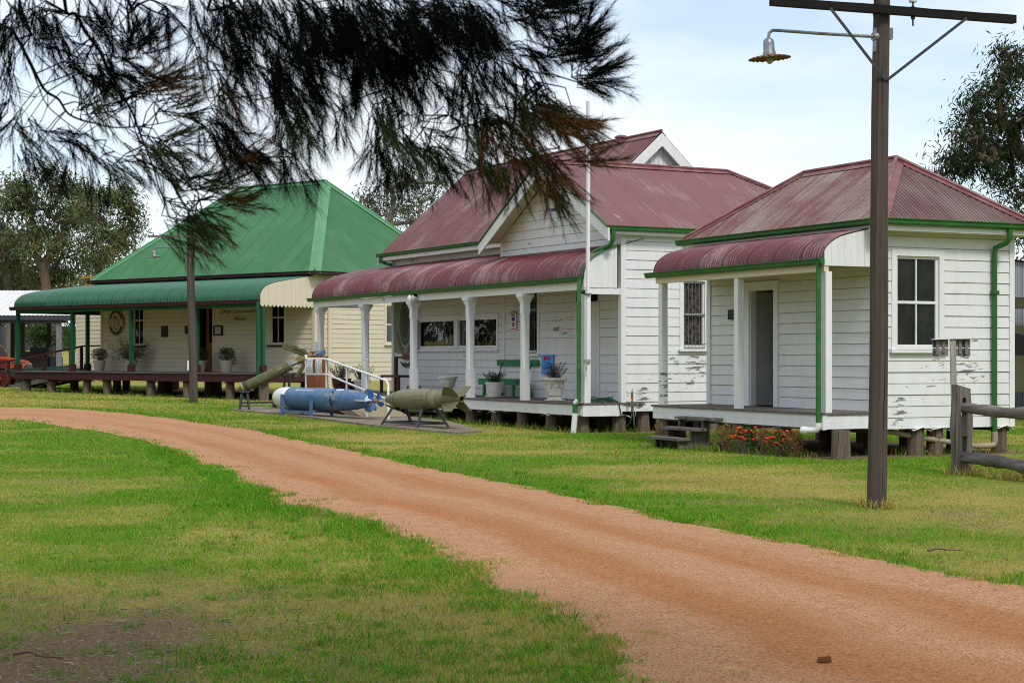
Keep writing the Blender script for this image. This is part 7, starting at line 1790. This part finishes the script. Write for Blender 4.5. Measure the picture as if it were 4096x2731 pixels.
    needle_mesh('upper_foliage', Q, rng.normal(0,.6,(n,3))+np.array([.2,.1,-.7]), np.tile([0,0,-.3],(n,1)), rng.uniform(.12,.3,n), .008, colmix(n, DK+GN), m_needle, t)
casuarina()
# ------------------------------------------------------------------ camera, light, sky
cam = bpy.data.cameras.new('camera'); co = bpy.data.objects.new('camera', cam); COL.objects.link(co)
co.location = (0, 0, EYE); co.rotation_euler = (R(90), 0, 0)
cam.lens = 60; cam.sensor_width = 36; cam.shift_y = (HY - 1365.5) / 4096; cam.clip_end = 3000; cam.clip_start = .1
cam.dof.use_dof = True; cam.dof.focus_distance = 24; cam.dof.aperture_fstop = 9
SC.camera = co
w = bpy.data.worlds.new('World'); SC.world = w; w.use_nodes = True; nt = w.node_tree; nt.nodes.clear()
SUN_EL, SUN_AZ = R(50), R(158)      # azimuth measured from +Y towards +X
def wn(t, ins=None, **kw):
    n = nt.nodes.new(t)
    for k, v in kw.items(): setattr(n, k, v)
    for k, v in (ins or {}).items():
        if isinstance(v, bpy.types.NodeSocket): nt.links.new(v, n.inputs[k])
        else: n.inputs[k].default_value = v
    return n
sky = wn('ShaderNodeTexSky', sky_type='NISHITA'); sky.sun_disc = False; sky.sun_elevation = SUN_EL; sky.sun_rotation = SUN_AZ
sky.air_density = 1.; sky.dust_density = .4; sky.ozone_density = 3.
b1 = wn('ShaderNodeBackground', {'Color': sky.outputs[0], 'Strength': .14})
tc = wn('ShaderNodeTexCoord').outputs['Generated']
mp = wn('ShaderNodeMapping', {'Vector': tc, 'Scale': (1.6, 1.6, 6.5)}).outputs[0]
nz = wn('ShaderNodeTexNoise', {'Vector': mp, 'Scale': 1.9, 'Detail': 7, 'Roughness': .55}).outputs[0]
cov = wn('ShaderNodeMapRange', {'Value': nz, 'From Min': .36, 'From Max': .60, 'To Min': .38, 'To Max': 1.}).outputs[0]
sx = wn('ShaderNodeSeparateXYZ', {0: tc}).outputs[2]
hz = wn('ShaderNodeMapRange', {'Value': sx, 'From Min': 0., 'From Max': .13, 'To Min': .40, 'To Max': 0.}).outputs[0]
fac = wn('ShaderNodeMath', {0: cov, 1: hz}, operation='ADD', use_clamp=True).outputs[0]
b2 = wn('ShaderNodeBackground', {'Color': (.905, .965, 1.015, 1), 'Strength': .98})
mx = wn('ShaderNodeMixShader', {0: fac, 1: b1.outputs[0], 2: b2.outputs[0]})
nt.links.new(mx.outputs[0], wn('ShaderNodeOutputWorld').inputs[0])
sl = bpy.data.lights.new('sun', 'SUN'); sl.energy = 2.1; sl.angle = R(12); sl.color = (1, .96, .9)
so = bpy.data.objects.new('sun', sl); COL.objects.link(so)
d = Vector((math.sin(SUN_AZ) * math.cos(SUN_EL), math.cos(SUN_AZ) * math.cos(SUN_EL), math.sin(SUN_EL)))
so.rotation_euler = d.to_track_quat('Z', 'Y').to_euler()
SC.view_settings.view_transform = 'Standard'; SC.view_settings.look = 'None'; SC.view_settings.exposure = .2; SC.view_settings.gamma = 1
SC.render.engine = 'CYCLES'; SC.cycles.use_denoising = True; SC.cycles.denoiser = 'OPENIMAGEDENOISE'; SC.cycles.denoising_input_passes = 'RGB_ALBEDO_NORMAL'; SC.cycles.denoising_prefilter = 'NONE'; SC.cycles.denoising_quality = 'HIGH'; SC.cycles.pixel_filter_type = 'BLACKMAN_HARRIS'; SC.cycles.filter_width = 1.05; SC.cycles.max_bounces = 8; SC.cycles.sample_clamp_indirect = 4; SC.cycles.sample_clamp_direct = 12; SC.cycles.transparent_max_bounces = 16
